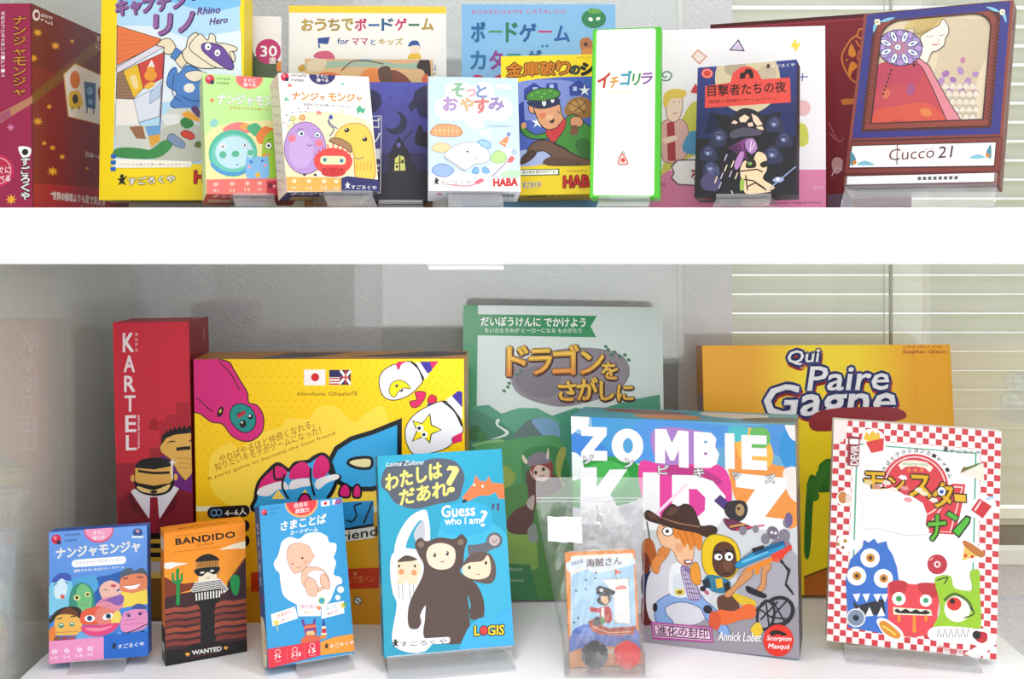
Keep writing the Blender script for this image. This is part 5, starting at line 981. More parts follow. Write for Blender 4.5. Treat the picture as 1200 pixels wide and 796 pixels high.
@art
def catalog(a, e, k):
    a.part('cover_print').Q('#8cc0e8', 0, 0, 1, 1)
    a.part('title_lettering').view(430, 0, 3.185)
    a.T('#c87aa8', 'BOARDGAME CATALOG', (392, 52), (740, 50), 16, b=.02, sp=1.2)
    for ch, x0, x1, h, c in (('ボ', 390, 440, 72, '#2878b0'), ('ー', 455, 505, 8, '#48a060'), ('ド', 520, 560, 70, '#3a9070'), ('ゲ', 570, 630, 66, '#2a6ab0'), ('ー', 640, 690, 8, '#c83a80'), ('ム', 700, 755, 58, '#2a6ab8')): a.T(c, ch, (x0, 155 if h > 10 else 122), (x1, 155 if h > 10 else 122), h, b=.04)
    for ch, x0, x1, h, c in (('カ', 388, 442, 66, '#2880b8'), ('タ', 458, 505, 68, '#a04aa0'), ('ロ', 525, 572, 56, '#3aa0a8'), ('グ', 590, 650, 70, '#3a78b8'), ('2', 395, 440, 60, '#c83a70'), ('0', 470, 520, 60, '#d84a60')):
        y = 258 if ch not in '20' else 340; a.T(c, ch, (x0, y), (x1, y), h, b=.04)
    for x, y in ((655, 172), (672, 172)): a.E('#3a78b8', x, y, 5)
    a.part('cover_picture').view(680, 0, 3.186).E('#2a8a5a', 50, 70, 46, 36).P('#2a8a5a', [(25, 50), (40, 30), (60, 45)], 1).E('#6aaa50', 52, 42, 26, 10).E('#f0f4ec', 38, 72, 9, 7, 30).E('#f0f4ec', 66, 70, 8, 6, -20).P('#b87a4a', [(0, 150), (30, 140), (50, 170), (40, 200), (5, 190)], 1).E('#5a3a20', 20, 165, 8).P('#d8904a', [(10, 185), (50, 180), (45, 205), (5, 205)], 1)

@art
def horse(a, e, k):
    a.part('cover_print').Q(grad('#e2b488', '#d8c890', 'v', 0, .3), 0, 0, 1, .3).Q('#b88a5a', 0, .3, 1, 1)
    a.part('cover_picture').view(430, 0, 3.185)
    a.P('#a8c0a8', [(-230, 235), (0, 222), (120, 240), (200, 235), (240, 250), (200, 262), (0, 250), (-230, 255)], 1).P('#e8904a', [(-20, 275), (20, 255), (60, 265), (110, 290), (120, 320), (-20, 320)], 1).P('#8a4a34', [(60, 310), (80, 270), (110, 265), (150, 290), (160, 320), (60, 330)], 1)
    a.P('#3a2420', [(190, 245), (205, 222), (235, 225), (240, 300), (225, 320), (215, 270), (190, 258)], 1).P('#d8703a', [(205, 300), (225, 280), (240, 310), (230, 330)], 1)
    a.view(230, 0, 3.183).P('#e07a3a', [(430, 285), (500, 270), (560, 300), (430, 330)], 1).P('#7ab0c8', [(600, 215), (640, 208), (660, 222), (620, 230)], 1).P('#6a4a3a', [(680, 260), (720, 250), (732, 300), (690, 310)], 1).P('#e0d0b0', [(415, 225), (480, 220), (470, 260), (415, 265)], 1)
    a.L('#8a5a3a', 5, [(540, 265), (580, 230), (640, 228), (700, 240)], 1)

@art
def night(a, e, k):
    a.part('cover_print').Q(grad('#5a5cb8', '#4a3f80', 'v', 0, .7), 0, 0, 1, .7).Q(grad('#3a3068', '#241a38', 'v', .6, 1), 0, .6, 1, 1)
    a.part('cover_picture').view(430, 0, 3.185)
    a.P('#2c2a58', [(-20, 310), (10, 330), (40, 345), (55, 380), (40, 410), (20, 420), (-20, 420)], 1).P('#2c2a58', [(170, 380), (185, 340), (240, 330), (250, 440), (200, 440), (185, 410), (165, 420), (155, 395)], 1)
    a.E('#2a2850', 108, 462, 42, 44).E('#5354a8', 92, 450, 34, 34).L('#2a2850', 3, [(80, 360), (88, 372)]).L('#2a2850', 3, [(130, 385), (136, 400)]).L('#2a2850', 3, [(153, 335), (153, 345)])
    a.P('#241c34', [(80, 640), (85, 585), (95, 560), (120, 512), (150, 560), (158, 590), (190, 640), (200, 750), (70, 750)]).P('#1c1630', [(70, 600), (120, 515), (170, 590), (150, 580), (95, 580)])
    a.E('#7a7ac8', 120, 545, 7, 9).P('#f0f08a', [(104, 640), (106, 595), (122, 582), (140, 590), (146, 640)]).L('#2a2038', 4, [(124, 584), (124, 640)]).L('#2a2038', 3, [(106, 612), (144, 610)]).E('#3a3a2a', 114, 625, 5).E('#3a3a2a', 134, 605, 5)
    a.P('#1e1830', [(185, 500), (200, 470), (215, 500), (240, 490), (250, 560), (215, 555), (180, 540)], 1).P('#2a1c38', [(-10, 680), (60, 650), (200, 640), (250, 650), (250, 760), (-10, 760)], 1).L('#2a2050', 6, [(130, 540), (170, 490)])
    a.part('title_lettering', 'white framed vertical letters').view(230, 0, 3.183)
    a.L('#f0eef4', 2.6, [(655, 434), (690, 434), (690, 720), (655, 720)])
    for i, ch in enumerate('ゴノード'): a.T('#f4f2f8', ch, (657, 480 + i * 58), (686, 480 + i * 58), 40, b=.02)

@art
def ngreen(a, e, k):
    a.part('cover_print').Q(grad('#c4f09a', '#d4f4b0', 'v'), 0, 0, 1, 1); a.view(230, 80, 4.825)
    a.P('#f4ecb0', [(50, 390), (150, 320), (300, 300), (560, 330), (560, 640), (40, 640)], 1)
    a.E('#f49a80', 295, 60, 78, 58).E('#ee7a7a', 295, 58, 70, 52)
    a.part('title_lettering').T('#ffffff', 'すぐに', (262, 78), (330, 80), 20, b=.03).T('#ffffff', '遊べる', (262, 102), (330, 104), 20, b=.03).T('#ffffff', 'ナンジャモンジャ', (118, 205), (530, 218), 58, b=.045, o=('#b8d890', 2)).T('#d8a050', '名前をつける大笑いカードゲーム', (185, 232), (520, 248), 16)
    a.T('#6a8a5a', 'simple', (112, 70), (190, 72), 18, b=.02).T('#6a8a5a', 'rules', (112, 92), (180, 94), 18, b=.02); dice_logo(a, 74, 66, 26)
    a.P('#e89a5a', [(76, 178), (92, 172), (98, 190), (82, 194)], 1).P('#a0d8d0', [(74, 310), (98, 285), (120, 300), (110, 330), (85, 330)], 1)
    a.part('cover_picture')
    a.P('#f08a8a', [(150, 355), (180, 320), (240, 305), (300, 320), (340, 350), (260, 370)], 1).P('#f4b060', [(240, 330), (270, 312), (300, 330), (270, 350)], 1).P('#58b888', [(280, 340), (330, 310), (370, 350), (340, 390)], 1)
    a.E('#5cc4a8', 205, 480, 136, 132).E('#7ad0c0', 205, 490, 122, 118).E('#c8e8f0', 210, 475, 104, 92)
    a.P('#5aa8d8', [(85, 530), (150, 575), (240, 585), (300, 540), (310, 560), (240, 605), (150, 600), (90, 560)], 1)
    a.E('#ffffff', 148, 442, 20, 18).O('#ffffff', '#3a6a7a', 2, 148, 442, 13, 12).E('#2a4a5a', 148, 442, 6).O('#ffffff', '#3a6a7a', 2, 270, 436, 13, 12).E('#2a4a5a', 270, 436, 6).E('#6ac0a0', 148, 488, 20).E('#6ac0a0', 218, 484, 22, 18).E('#6ac0a0', 300, 478, 16).E('#4a8a9a', 228, 545, 5)
    a.P('#f2904a', [(335, 380), (380, 330), (430, 340), (520, 330), (540, 420), (380, 430), (345, 420)], 1).P('#a8d24a', [(370, 440), (400, 370), (450, 350), (560, 350), (560, 640), (380, 640)], 1).O('#ffffff', '#3a4a2a', 3, 405, 440, 18, 18).E('#2a2a1a', 405, 440, 8).P('#f0a040', [(370, 490), (400, 482), (412, 500), (385, 512)], 1).L('#4a5a2a', 4, [(395, 410), (425, 402)])
    a.P('#8cc4f0', [(280, 500), (300, 510), (340, 500), (380, 505), (400, 495), (400, 625), (285, 625)], 1).E('#4a8ad0', 305, 530, 9).E('#4a8ad0', 370, 525, 9).E('#f0b0c0', 295, 558, 9).E('#f0b0c0', 385, 552, 9).P('#f2c040', [(330, 600), (352, 590), (358, 615), (335, 618)], 1)
    a.part('info_print').P('#f0827a', [(58, 625), (560, 625), (560, 730), (60, 720)])
    for i, x in enumerate((110, 200, 285, 355)): a.E('#f8c8b8', x, 652, 13, 11).T('#fbe6dc', ('4+', '2-6', '15', '分')[i], (x - 16, 695), (x + 16, 696), 18, b=.01)
    a.P('#c8384c', [(395, 640), (560, 640), (560, 730), (395, 725)])
    a.part('publisher_logo'); pawn_logo(a, 398, 682, 32, '#222222', w=90)
    b, W, H = face(e, k, 'bottom'); b.part('side_print').Q('#c0403a', 0, 0, 1, 1).T('#ffffff', 'ナンジャモンジャ', (6, H * .32), (W * .75, H * .32), H * .24, b=.04).Q('#e0c8b0', .05, .5, .3, .8); b.build(e)

@art
def nwhite(a, e, k):
    a.part('cover_print').Q('#fcf7ee', 0, 0, 1, 1); a.view(320, 80, 4.824)
    a.P('#fdf0c8', [(60, 560), (100, 300), (300, 250), (560, 330), (580, 620), (80, 620)], 1)
    a.E('#3e3c78', 280, 38, 76, 56)
    a.part('title_lettering').T('#ffffff', 'すぐに', (245, 52), (312, 56), 20, b=.03).T('#ffffff', '遊べる', (247, 76), (314, 80), 20, b=.03)
    cols = ['#f0a03a', '#e8b44a', '#f0a850', '#e8a04a', '#f0b45a', '#e8a85a', '#f0b050', '#e8b060']
    for i, ch in enumerate('ナンジャモンジャ'): a.T(cols[i], ch, (108 + i * 52, 178 + i * 2), (152 + i * 52 - (12 if ch == 'ャ' else 0), 180 + i * 2), 42 if ch != 'ャ' else 28, b=.04)
    a.T('#5a5aa0', '名前をつける大笑いカードゲーム', (172, 214), (440, 228), 15, b=.01).T('#4a4a80', 'simple', (102, 48), (188, 52), 18, b=.02).T('#4a4a80', 'rules', (102, 72), (172, 76), 18, b=.02); dice_logo(a, 64, 48, 24)
    a.part('cover_picture')
    for x, y, c, r in ((95, 98, '#e87a6a', 12), (395, 92, '#8ad0b8', 9), (76, 178, '#7ad0b0', 13), (262, 256, '#f08a90', 14), (498, 240, '#5ac09a', 24), (392, 250, '#f0d890', 7)): a.P(c, [(x - r, y - r * .3), (x - r * .2, y - r), (x + r * .4, y - r * .2), (x + r, y - r * .6), (x + r * .6, y + r * .8), (x - r * .2, y + r * .4), (x - r * .7, y + r * .9)], 1)
    for x, y, c in ((75, 270, '#4a6ab0'), (108, 252, '#7a5a9a'), (155, 250, '#3a9a8a'), (200, 230, '#5a6ac0'), (60, 312, '#e86a6a'), (90, 300, '#6ab0d8'), (118, 316, '#3a6ac0'), (85, 330, '#e8a04a'), (185, 248, '#e86a8a'), (142, 232, '#d88aa0')): a.E(c, x, y, 4.5)
    a.O('#e8e4a0', '#b8c060', 4, 112, 288, 12).O('#f0c890', '#e08a50', 6, 166, 283, 11)
    a.O('#c8a4dc', '#7a5aa0', 4, 182, 455, 116, 146).E('#d4b4e4', 160, 470, 70, 100)
    a.E('#f08a9a', 108, 402, 22, 20).E('#f08a9a', 262, 428, 22, 20).O('#ffffff', '#5a6a90', 3, 160, 374, 20, 15, -10).E('#3a6a90', 162, 375, 9).O('#ffffff', '#5a6a90', 3, 252, 382, 17, 14).E('#3a6a90', 252, 383, 8).L('#8a4a80', 4, [(192, 432), (205, 445), (222, 436)], 1).L('#5a4a80', 3, [(138, 352), (172, 345)], 1)
    a.L('#3a5a9a', 5, [(325, 275), (318, 320), (345, 350), (320, 390)], 1).L('#3a5a9a', 5, [(310, 300), (340, 330), (365, 345)], 1).P('#4a6ab8', [(315, 285), (330, 265), (340, 290)], 1)
    a.S('#f8d868', '#d88a40', 4, [(350, 390), (380, 345), (430, 318), (500, 320), (545, 360), (562, 430), (570, 620), (470, 620), (455, 480), (400, 430), (345, 420)], 1)
    a.E('#2a2a2a', 418, 355, 15, 12, -20).E('#ffffff', 414, 350, 4).E('#2a2a2a', 518, 405, 14, 12).E('#ffffff', 514, 400, 4)
    a.S('#b8906a', '#6a4a34', 4, [(320, 415), (340, 398), (390, 405), (440, 440), (440, 480), (400, 450), (350, 430)], 1).L('#3a8a80', 4, [(462, 510), (490, 515), (512, 502)], 1)
    for i in range(5): a.L('#f0a040', 4, [(475 + i * 20, 530), (470 + i * 20, 580)])
    for i in range(11):
        t = math.radians(-170 + i * 16); a.L('#e84a4a', 6, [(340 + 90 * math.cos(t), 535 + 60 * math.sin(t)), (340 + 112 * math.cos(t), 535 + 112 * math.sin(t) * .95)])
    a.E('#ec5a54', 340, 530, 108, 76).E('#d84040', 340, 590, 70, 26); a.rr('#f8ecc0', 268, 500, 412, 548, 22); a.E('#6ab0c8', 294, 522, 12).E('#2a4a5a', 294, 522, 5).E('#6ab0c8', 388, 526, 12).E('#2a4a5a', 388, 526, 5)
    for x in (290, 340, 390): a.E('#b83038', x, 575, 7)
    a.E('#ffffff', 262, 600, 14).E('#3a2a3a', 180, 606, 9, 6).E('#3a2a3a', 240, 606, 9, 6).E('#c83a3a', 300, 606, 9, 6)
    a.part('info_print').P('#f4bc62', [(76, 618), (386, 624), (386, 700), (82, 698)]).P('#3e3c78', [(386, 622), (420, 612), (590, 630), (600, 705), (386, 702)])
    for i, x in enumerate((122, 205, 290, 358)): a.E('#fbe8c0', x, 642, 13, 11).T('#fdf4dc', ('4+', '2-6', '15', '分')[i], (x - 16, 688), (x + 16, 688), 18, b=.01)
    a.part('publisher_logo'); pawn_logo(a, 405, 682, 36, '#f4f4f8', w=140, sk=.02)
    b, W, H = face(e, k, 'bottom'); b.part('side_print').Q('#2f2d60', 0, 0, 1, 1).T('#ffffff', 'ナンジャモンジャ', (5, H * .34), (W * .8, H * .34), H * .26, b=.045).Q('#c8a868', .1, .55, .5, .9); b.build(e)
    l, W, H = face(e, k, 'left'); l.part('side_print').Q('#f2e6d8', 0, 0, 1, 1)
    for i in range(40): l.E(['#d88a80', '#8ab0a0', '#d8b060', '#a088b8'][i % 4], 3 + (i * 7) % (W - 6), 4 + i * (H - 8) / 40, 1.3, n=6)
    l.build(e)

@art
def sleep(a, e, k):
    a.part('cover_print').Q(grad('#d0e6f8', '#dcecfa', 'v'), 0, 0, 1, 1); a.view(498, 85, 4.974)
    a.P('#ffffff', [(20, 600), (150, 580), (400, 600), (570, 570), (575, 700), (20, 700)], 1)
    a.S('#ffffff', '#c8d8ec', 3, [(65, 240), (60, 170), (110, 140), (120, 80), (180, 50), (250, 60), (280, 80), (330, 50), (400, 80), (410, 140), (480, 150), (515, 210), (490, 270), (420, 285), (345, 280), (340, 320), (290, 330), (240, 310), (220, 275), (130, 285)], 1).E('#ffffff', 350, 352, 26, 16).E('#ffffff', 378, 376, 14, 9).S('#f2f8fd', '#b8cce4', 3, [(410, 80), (430, 62), (480, 65), (508, 85), (490, 102), (430, 100)], 1)
    a.part('title_lettering')
    for ch, x0, y, x1, h, c in (('そ', 158, 140, 228, 78, '#a8d8b8'), ('っ', 245, 140, 295, 44, '#f0b0b8'), ('と', 300, 144, 360, 70, '#98b0e0'), ('お', 108, 220, 190, 78, '#d0b0e0'), ('や', 208, 222, 282, 74, '#f4cfa0'), ('す', 290, 236, 370, 84, '#f09898'), ('み', 372, 220, 460, 72, '#b8a0d8')): a.T(c, ch, (x0, y), (x1, y), h, b=.055)
    a.T('#c8c8dc', 'おやすみのきょうりょくゲーム', (130, 262), (410, 264), 14).T('#98a8c8', '子どものためのおやすみゲーム', (362, 318), (512, 320), 14)
    a.part('cover_picture')
    a.S('#f4b078', '#c87a50', 4, [(32, 350), (60, 310), (110, 300), (190, 312), (218, 350), (190, 370), (100, 372), (55, 365)], 1)
    for i in range(6): a.L('#fbe0c0', 3, [(60 + i * 26, 312), (66 + i * 24, 368)])
    a.L('#fbe0c0', 3, [(45, 335), (210, 340)])
    a.S('#f8e0b0', '#d8a878', 3, [(38, 440), (75, 410), (120, 412), (150, 435), (110, 465), (65, 460)], 1).S('#a8c4f0', '#6a8ac8', 4, [(40, 568), (75, 535), (130, 538), (168, 572), (130, 606), (70, 600)], 1)
    a.S('#fbfaf4', '#b0b8c0', 4, [(112, 490), (150, 440), (200, 415), (280, 405), (350, 430), (375, 480), (365, 520), (290, 535), (230, 570), (170, 540)], 1).E('#4a4a4a', 247, 460, 6).E('#f0d8d0', 300, 500, 12, 8)
    for x, y in ((180, 470), (210, 440), (280, 430), (320, 470), (200, 520), (260, 500)): a.E('#e0dccc', x, y, 3)
    a.L('#5a6ab0', 4, [(112, 492), (170, 530), (235, 575)], 1).S('#b0d8f0', '#5a98c8', 4, [(310, 400), (345, 392), (380, 412), (375, 440), (335, 430)], 1).S('#c8e8a0', '#80b070', 3, [(385, 490), (420, 455), (465, 470), (475, 510), (430, 530), (395, 520)], 1).P('#ffffff', [(440, 450), (520, 460), (480, 560), (400, 600), (300, 580), (380, 540)], 1).S('#c8e8a0', '#80b070', 3, [(385, 490), (420, 455), (465, 470), (475, 510), (430, 530), (395, 520)], 1)
    a.P('#f4a070', [(430, 410), (475, 372), (490, 380), (470, 435)], 0).L('#fbe8d0', 5, [(445, 405), (478, 420)]).E('#8a98c8', 488, 360, 11)
    a.L('#9a8ab8', 6, [(390, 606), (500, 500)]).P('#f08080', [(482, 510), (505, 485), (522, 505), (495, 528)], 1).O('#dceaf8', '#6a90d0', 4, 518, 464, 9)
    a.S('#8cc4f4', '#5a90c8', 3, [(275, 575), (290, 552), (312, 560), (312, 585), (285, 588)], 1).S('#8cc4f4', '#5a90c8', 3, [(332, 572), (345, 550), (370, 562), (375, 585), (345, 588)], 1).P('#c8ecc8', [(440, 595), (470, 572), (550, 570), (552, 610), (460, 612)], 1)
    a.L('#f08aa0', 6, [(120, 650), (250, 662), (330, 630)], 1).P('#f07a90', [(290, 640), (325, 618), (345, 630), (310, 650)], 1)
    a.part('publisher_logo'); pawn_logo(a, 48, 655, 42, '#1a1a1a', tcol='#c8c0c8', w=180)
    a.T('#e8281e', 'HABA', (400, 664), (540, 660), 44, b=.06, o=('#fff', 2))
    b, W, H = face(e, k, 'bottom'); b.part('side_print').Q('#e8ecf2', 0, 0, 1, 1)
    for i in range(22): b.Q('#1c1c1c', .6 + i * .016, .25, .6 + i * .016 + (.012 if i % 3 else .006), .5)
    b.T('#7a7a84', 'そっとおやすみ', (W * .25, H * .38), (W * .45, H * .38), 2.5).E('#e87a80', W * .12, H * .3, 2.6); b.build(e)

@art
def thief(a, e, k):
    a.part('cover_print').Q('#ffe000', 0, 0, 1, 1); a.view(585, 60, 4.304)
    a.P('#4f6fc4', [(60, 170), (180, 148), (300, 136), (560, 128), (560, 575), (60, 580)], 0).P('#8a9cdc', [(60, 180), (250, 150), (400, 180), (380, 330), (200, 360), (60, 330)], 1).P('#b8c4ec', [(60, 520), (220, 500), (280, 530), (200, 580), (60, 580)], 1)
    a.P('#2c4aa4', [(120, 200), (172, 165), (222, 200), (215, 250), (120, 255)]).P('#2c4aa4', [(232, 170), (290, 165), (296, 210), (235, 215)]).P('#2c4aa4', [(350, 185), (400, 148), (445, 185), (440, 230), (355, 235)]).P('#2c4aa4', [(60, 300), (120, 260), (130, 420), (60, 430)]).rr('#c0ccf4', 165, 190, 190, 212, 3).rr('#c0ccf4', 250, 175, 270, 195, 3).rr('#c0ccf4', 370, 185, 390, 208, 3)
    a.part('title_lettering')
    for i, ch in enumerate('金庫破り'): a.T('#e09018', ch, (32 + i * 85, 136 - i * 4), (112 + i * 85 - (10 if i == 3 else 4), 132 - i * 4), 70, b=.05, o=('#2a1a08', 4))
    a.T('#4a5a50', 'の', (355, 122), (405, 118), 44, b=.06, o=('#1a2a20', 3)).T('#2a2a2a', 'シ', (412, 124), (480, 118), 60, b=.06, o=('#1a1a1a', 3)).T('#c8a820', 'Haba Spiel', (388, 36), (480, 33), 8)
    a.part('cover_picture')
    for x, y in ((430, 205), (365, 298), (190, 370)): a.star('#f4f6fc', x, y, 32, 5, .35)
    a.P('#a87a3a', [(330, 330), (340, 270), (390, 240), (450, 250), (480, 320), (420, 350)], 1).P('#c89a54', [(350, 290), (380, 260), (420, 262), (430, 300), (380, 320)], 1)
    for pts in ([(350, 270), (440, 320)], [(380, 250), (430, 330)], [(440, 260), (370, 320)]): a.L('#5a3a1a', 4, pts)
    a.S('#4a9a3a', '#1a3018', 5, [(300, 420), (330, 350), (380, 330), (440, 380), (500, 420), (500, 560), (420, 560), (330, 500), (280, 470)], 1).P('#3a7a2c', [(380, 470), (430, 450), (480, 500), (460, 550), (400, 530)], 1)
    a.S('#e8a878', '#3a2418', 4, [(355, 375), (362, 345), (400, 340), (420, 365), (410, 390), (370, 392)], 1).P('#8a5a3a', [(352, 420), (368, 385), (395, 392), (390, 430), (362, 432)], 1)
    a.S('#4a9a3a', '#1a3018', 5, [(105, 395), (120, 370), (135, 400), (180, 430), (245, 420), (240, 450), (160, 450), (118, 425)], 1).E('#e8a878', 122, 385, 13, 16)
    a.S('#7a5a44', '#2a1c14', 5, [(145, 500), (180, 465), (240, 460), (300, 490), (400, 540), (460, 560), (460, 580), (240, 580), (260, 540), (215, 510), (150, 530)], 1).S('#5a3a2c', '#2a1c14', 4, [(110, 575), (118, 540), (160, 510), (185, 525), (150, 560)], 1).P('#6a4a38', [(225, 575), (260, 540), (380, 560), (400, 580)], 1)
    a.S('#e8ac80', '#3a2418', 5, [(170, 290), (200, 280), (295, 275), (310, 320), (325, 360), (290, 395), (240, 405), (205, 380), (185, 340)], 1).S('#e8ac80', '#3a2418', 4, [(145, 290), (158, 278), (172, 300), (170, 325), (150, 315)], 1)
    a.P('#1c2c5a', [(138, 265), (210, 255), (290, 245), (300, 275), (240, 298), (190, 300), (150, 285)], 1).O('#ffffff', '#141c30', 3, 222, 268, 10, 19, -8).O('#ffffff', '#141c30', 3, 264, 252, 9, 18, -8).E('#101010', 222, 266, 4).E('#101010', 265, 250, 4)
    a.S('#4f9a3c', '#1a3018', 5, [(132, 245), (150, 215), (210, 195), (270, 198), (302, 215), (290, 242), (220, 258), (150, 258)], 1)
    for x, y in ((160, 232), (190, 216), (225, 222), (255, 210), (280, 222), (210, 240)): a.E('#8ac060', x, y, 7, 4, -20)
    a.E('#4a2a18', 262, 358, 13, 16).E('#f4c098', 250, 345, 20, 16).L('#3a2418', 4, [(290, 310), (302, 325)], 1).E('#e88a60', 215, 335, 18, 14)
    a.S('#d83a3a', '#6a1818', 4, [(235, 410), (280, 400), (328, 350), (330, 390), (300, 440), (270, 470), (240, 440)], 1)
    a.part('info_print').P('#3a7a4a', [(100, 600), (300, 600), (300, 630), (100, 632)]).P('#fdfcf0', [(100, 604), (294, 604), (294, 626), (100, 628)]).T('#4a6a4a', '夜の街を逃げるゲーム', (118, 622), (280, 620), 14, b=.02).T('#8a7a20', 'Haba games', (342, 616), (440, 614), 8).T('#c8b8a0', 'すごろくや', (120, 690), (210, 688), 28, b=.05, o=('#fff8c0', 3))
    a.part('maker_logo').T('#e02818', 'HABA', (322, 690), (490, 686), 54, b=.06, o=('#8a1a10', 3))
    b, W, H = face(e, k, 'bottom'); b.part('side_print').Q('#e8cc10', 0, 0, 1, 1).T('#2a2008', '金庫破りのシュレ', (W * .22, H * .35), (W * .75, H * .35), H * .22, b=.05); b.build(e)

@art
def gorilla(a, e, k):
    a.part('cover_print').Q('#57c832', 0, 0, 1, 1).Q('#74d84a', .02, .012, .1, .99); a.view(680, 0, 3.186)
    a.P('#f8faf0', [(62, 118), (66, 112), (276, 106), (282, 112), (276, 722), (270, 730), (54, 730), (48, 724)])
    a.part('title_lettering')
    for ch, x0, x1, y, h, c in (('イ', 66, 112, 328, 54, '#d84a3a'), ('チ', 112, 142, 328, 40, '#e8a83a'), ('ゴ', 150, 192, 318, 52, '#4ab0c8'), ('リ', 195, 225, 318, 42, '#48a858'), ('ラ', 228, 270, 314, 40, '#9a58b8')): a.T(c, ch, (x0, y), (x1, y - 2), h, b=.04, sh=.15)
    a.T('#e8e0b8', 'ICHIGORILLA', (110, 352), (205, 350), 10)
    a.part('emblem_print').S('#f0d8d0', '#d84a4a', 4, [(142, 610), (148, 585), (158, 575), (166, 585), (178, 608), (170, 614), (150, 614)], 1).L('#4a9a3a', 3, [(152, 575), (160, 566), (168, 575)]).E('#d84a4a', 160, 598, 8)
    b, W, H = face(e, k, 'bottom'); b.part('side_print').Q('#6adc40', 0, 0, 1, 1); b.build(e)

@art
def pinkbk(a, e, k):
    a.part('cover_print').Q('#f5f2f3', 0, 0, 1, 1).Q('#e48ab0', 0, .785, 1, 1); a.view(680, 0, 3.186)
    a.part('cover_picture')
    a.L('#e0956a', 5, [(418, 212), (440, 188), (470, 212), (445, 238)], 0, 1).P('#f4e0d8', [(424, 212), (441, 194), (463, 212), (445, 230)]).L('#4a3a70', 5, [(560, 186), (590, 150), (610, 188)], 0, 1).P('#d8c0e8', [(570, 182), (590, 160), (602, 183)]).P('#f2dc50', [(785, 170), (805, 140), (808, 158), (825, 158), (800, 195), (800, 178)])
    a.L('#3a8a6a', 5, [(305, 300), (330, 300), (342, 280), (325, 268), (308, 278), (315, 290), (325, 285)], 1).P('#d8404a', [(410, 345), (430, 310), (440, 330), (440, 350)]).L('#3a5aa0', 4, [(815, 285), (850, 282)]).L('#3a5aa0', 4, [(830, 270), (828, 300)]).E('#f0c0c0', 830, 400, 30)
    a.P('#d8d25a', [(300, 640), (360, 480), (420, 380), (460, 420), (440, 560), (380, 600), (320, 640)], 1).P('#d2d45a', [(815, 460), (845, 470), (850, 530), (815, 540)], 1)
    a.S('#e8b8b0', '#a06a6a', 3, [(300, 520), (305, 460), (340, 445), (395, 460), (400, 560), (370, 600), (310, 600)], 1).P('#b83038', [(322, 460), (350, 450), (355, 600), (325, 600)]).S('#f8dcc8', '#a07060', 3, [(318, 400), (322, 360), (370, 350), (382, 390), (370, 440), (345, 455), (325, 440)], 1).P('#e8cc5a', [(310, 390), (315, 350), (350, 332), (395, 340), (385, 365), (340, 370), (322, 400)], 1).L('#6a4a40', 3, [(345, 382), (352, 380)]).L('#6a4a40', 3, [(366, 380), (372, 378)]).L('#b06050', 3, [(345, 425), (362, 420)], 1)
    a.P('#5aa0c8', [(380, 540), (410, 490), (440, 500), (440, 570), (390, 570)], 1).P('#f8dcc8', [(305, 520), (350, 505), (360, 520), (320, 535)], 1)
    a.part('title_plate').P('#6a4a5a', [(335, 620), (360, 595), (450, 592), (450, 695), (360, 690), (335, 665), (345, 645)]).P('#fbf6f4', [(341, 622), (362, 600), (450, 597), (450, 690), (362, 685), (341, 662), (350, 645)]).T('#c83050', 'ボ', (412, 668), (450, 668), 44, b=.05).T('#9a4a6a', 'N', (300, 695), (312, 695), 14)
    a.view(940, 0, 3.185).T('#fbe4ee', 'プレイブック', (40, 706), (80, 704), 14, sh=.3).T('#a04a70', 'boardgame', (-120, 762), (70, 760), 10)

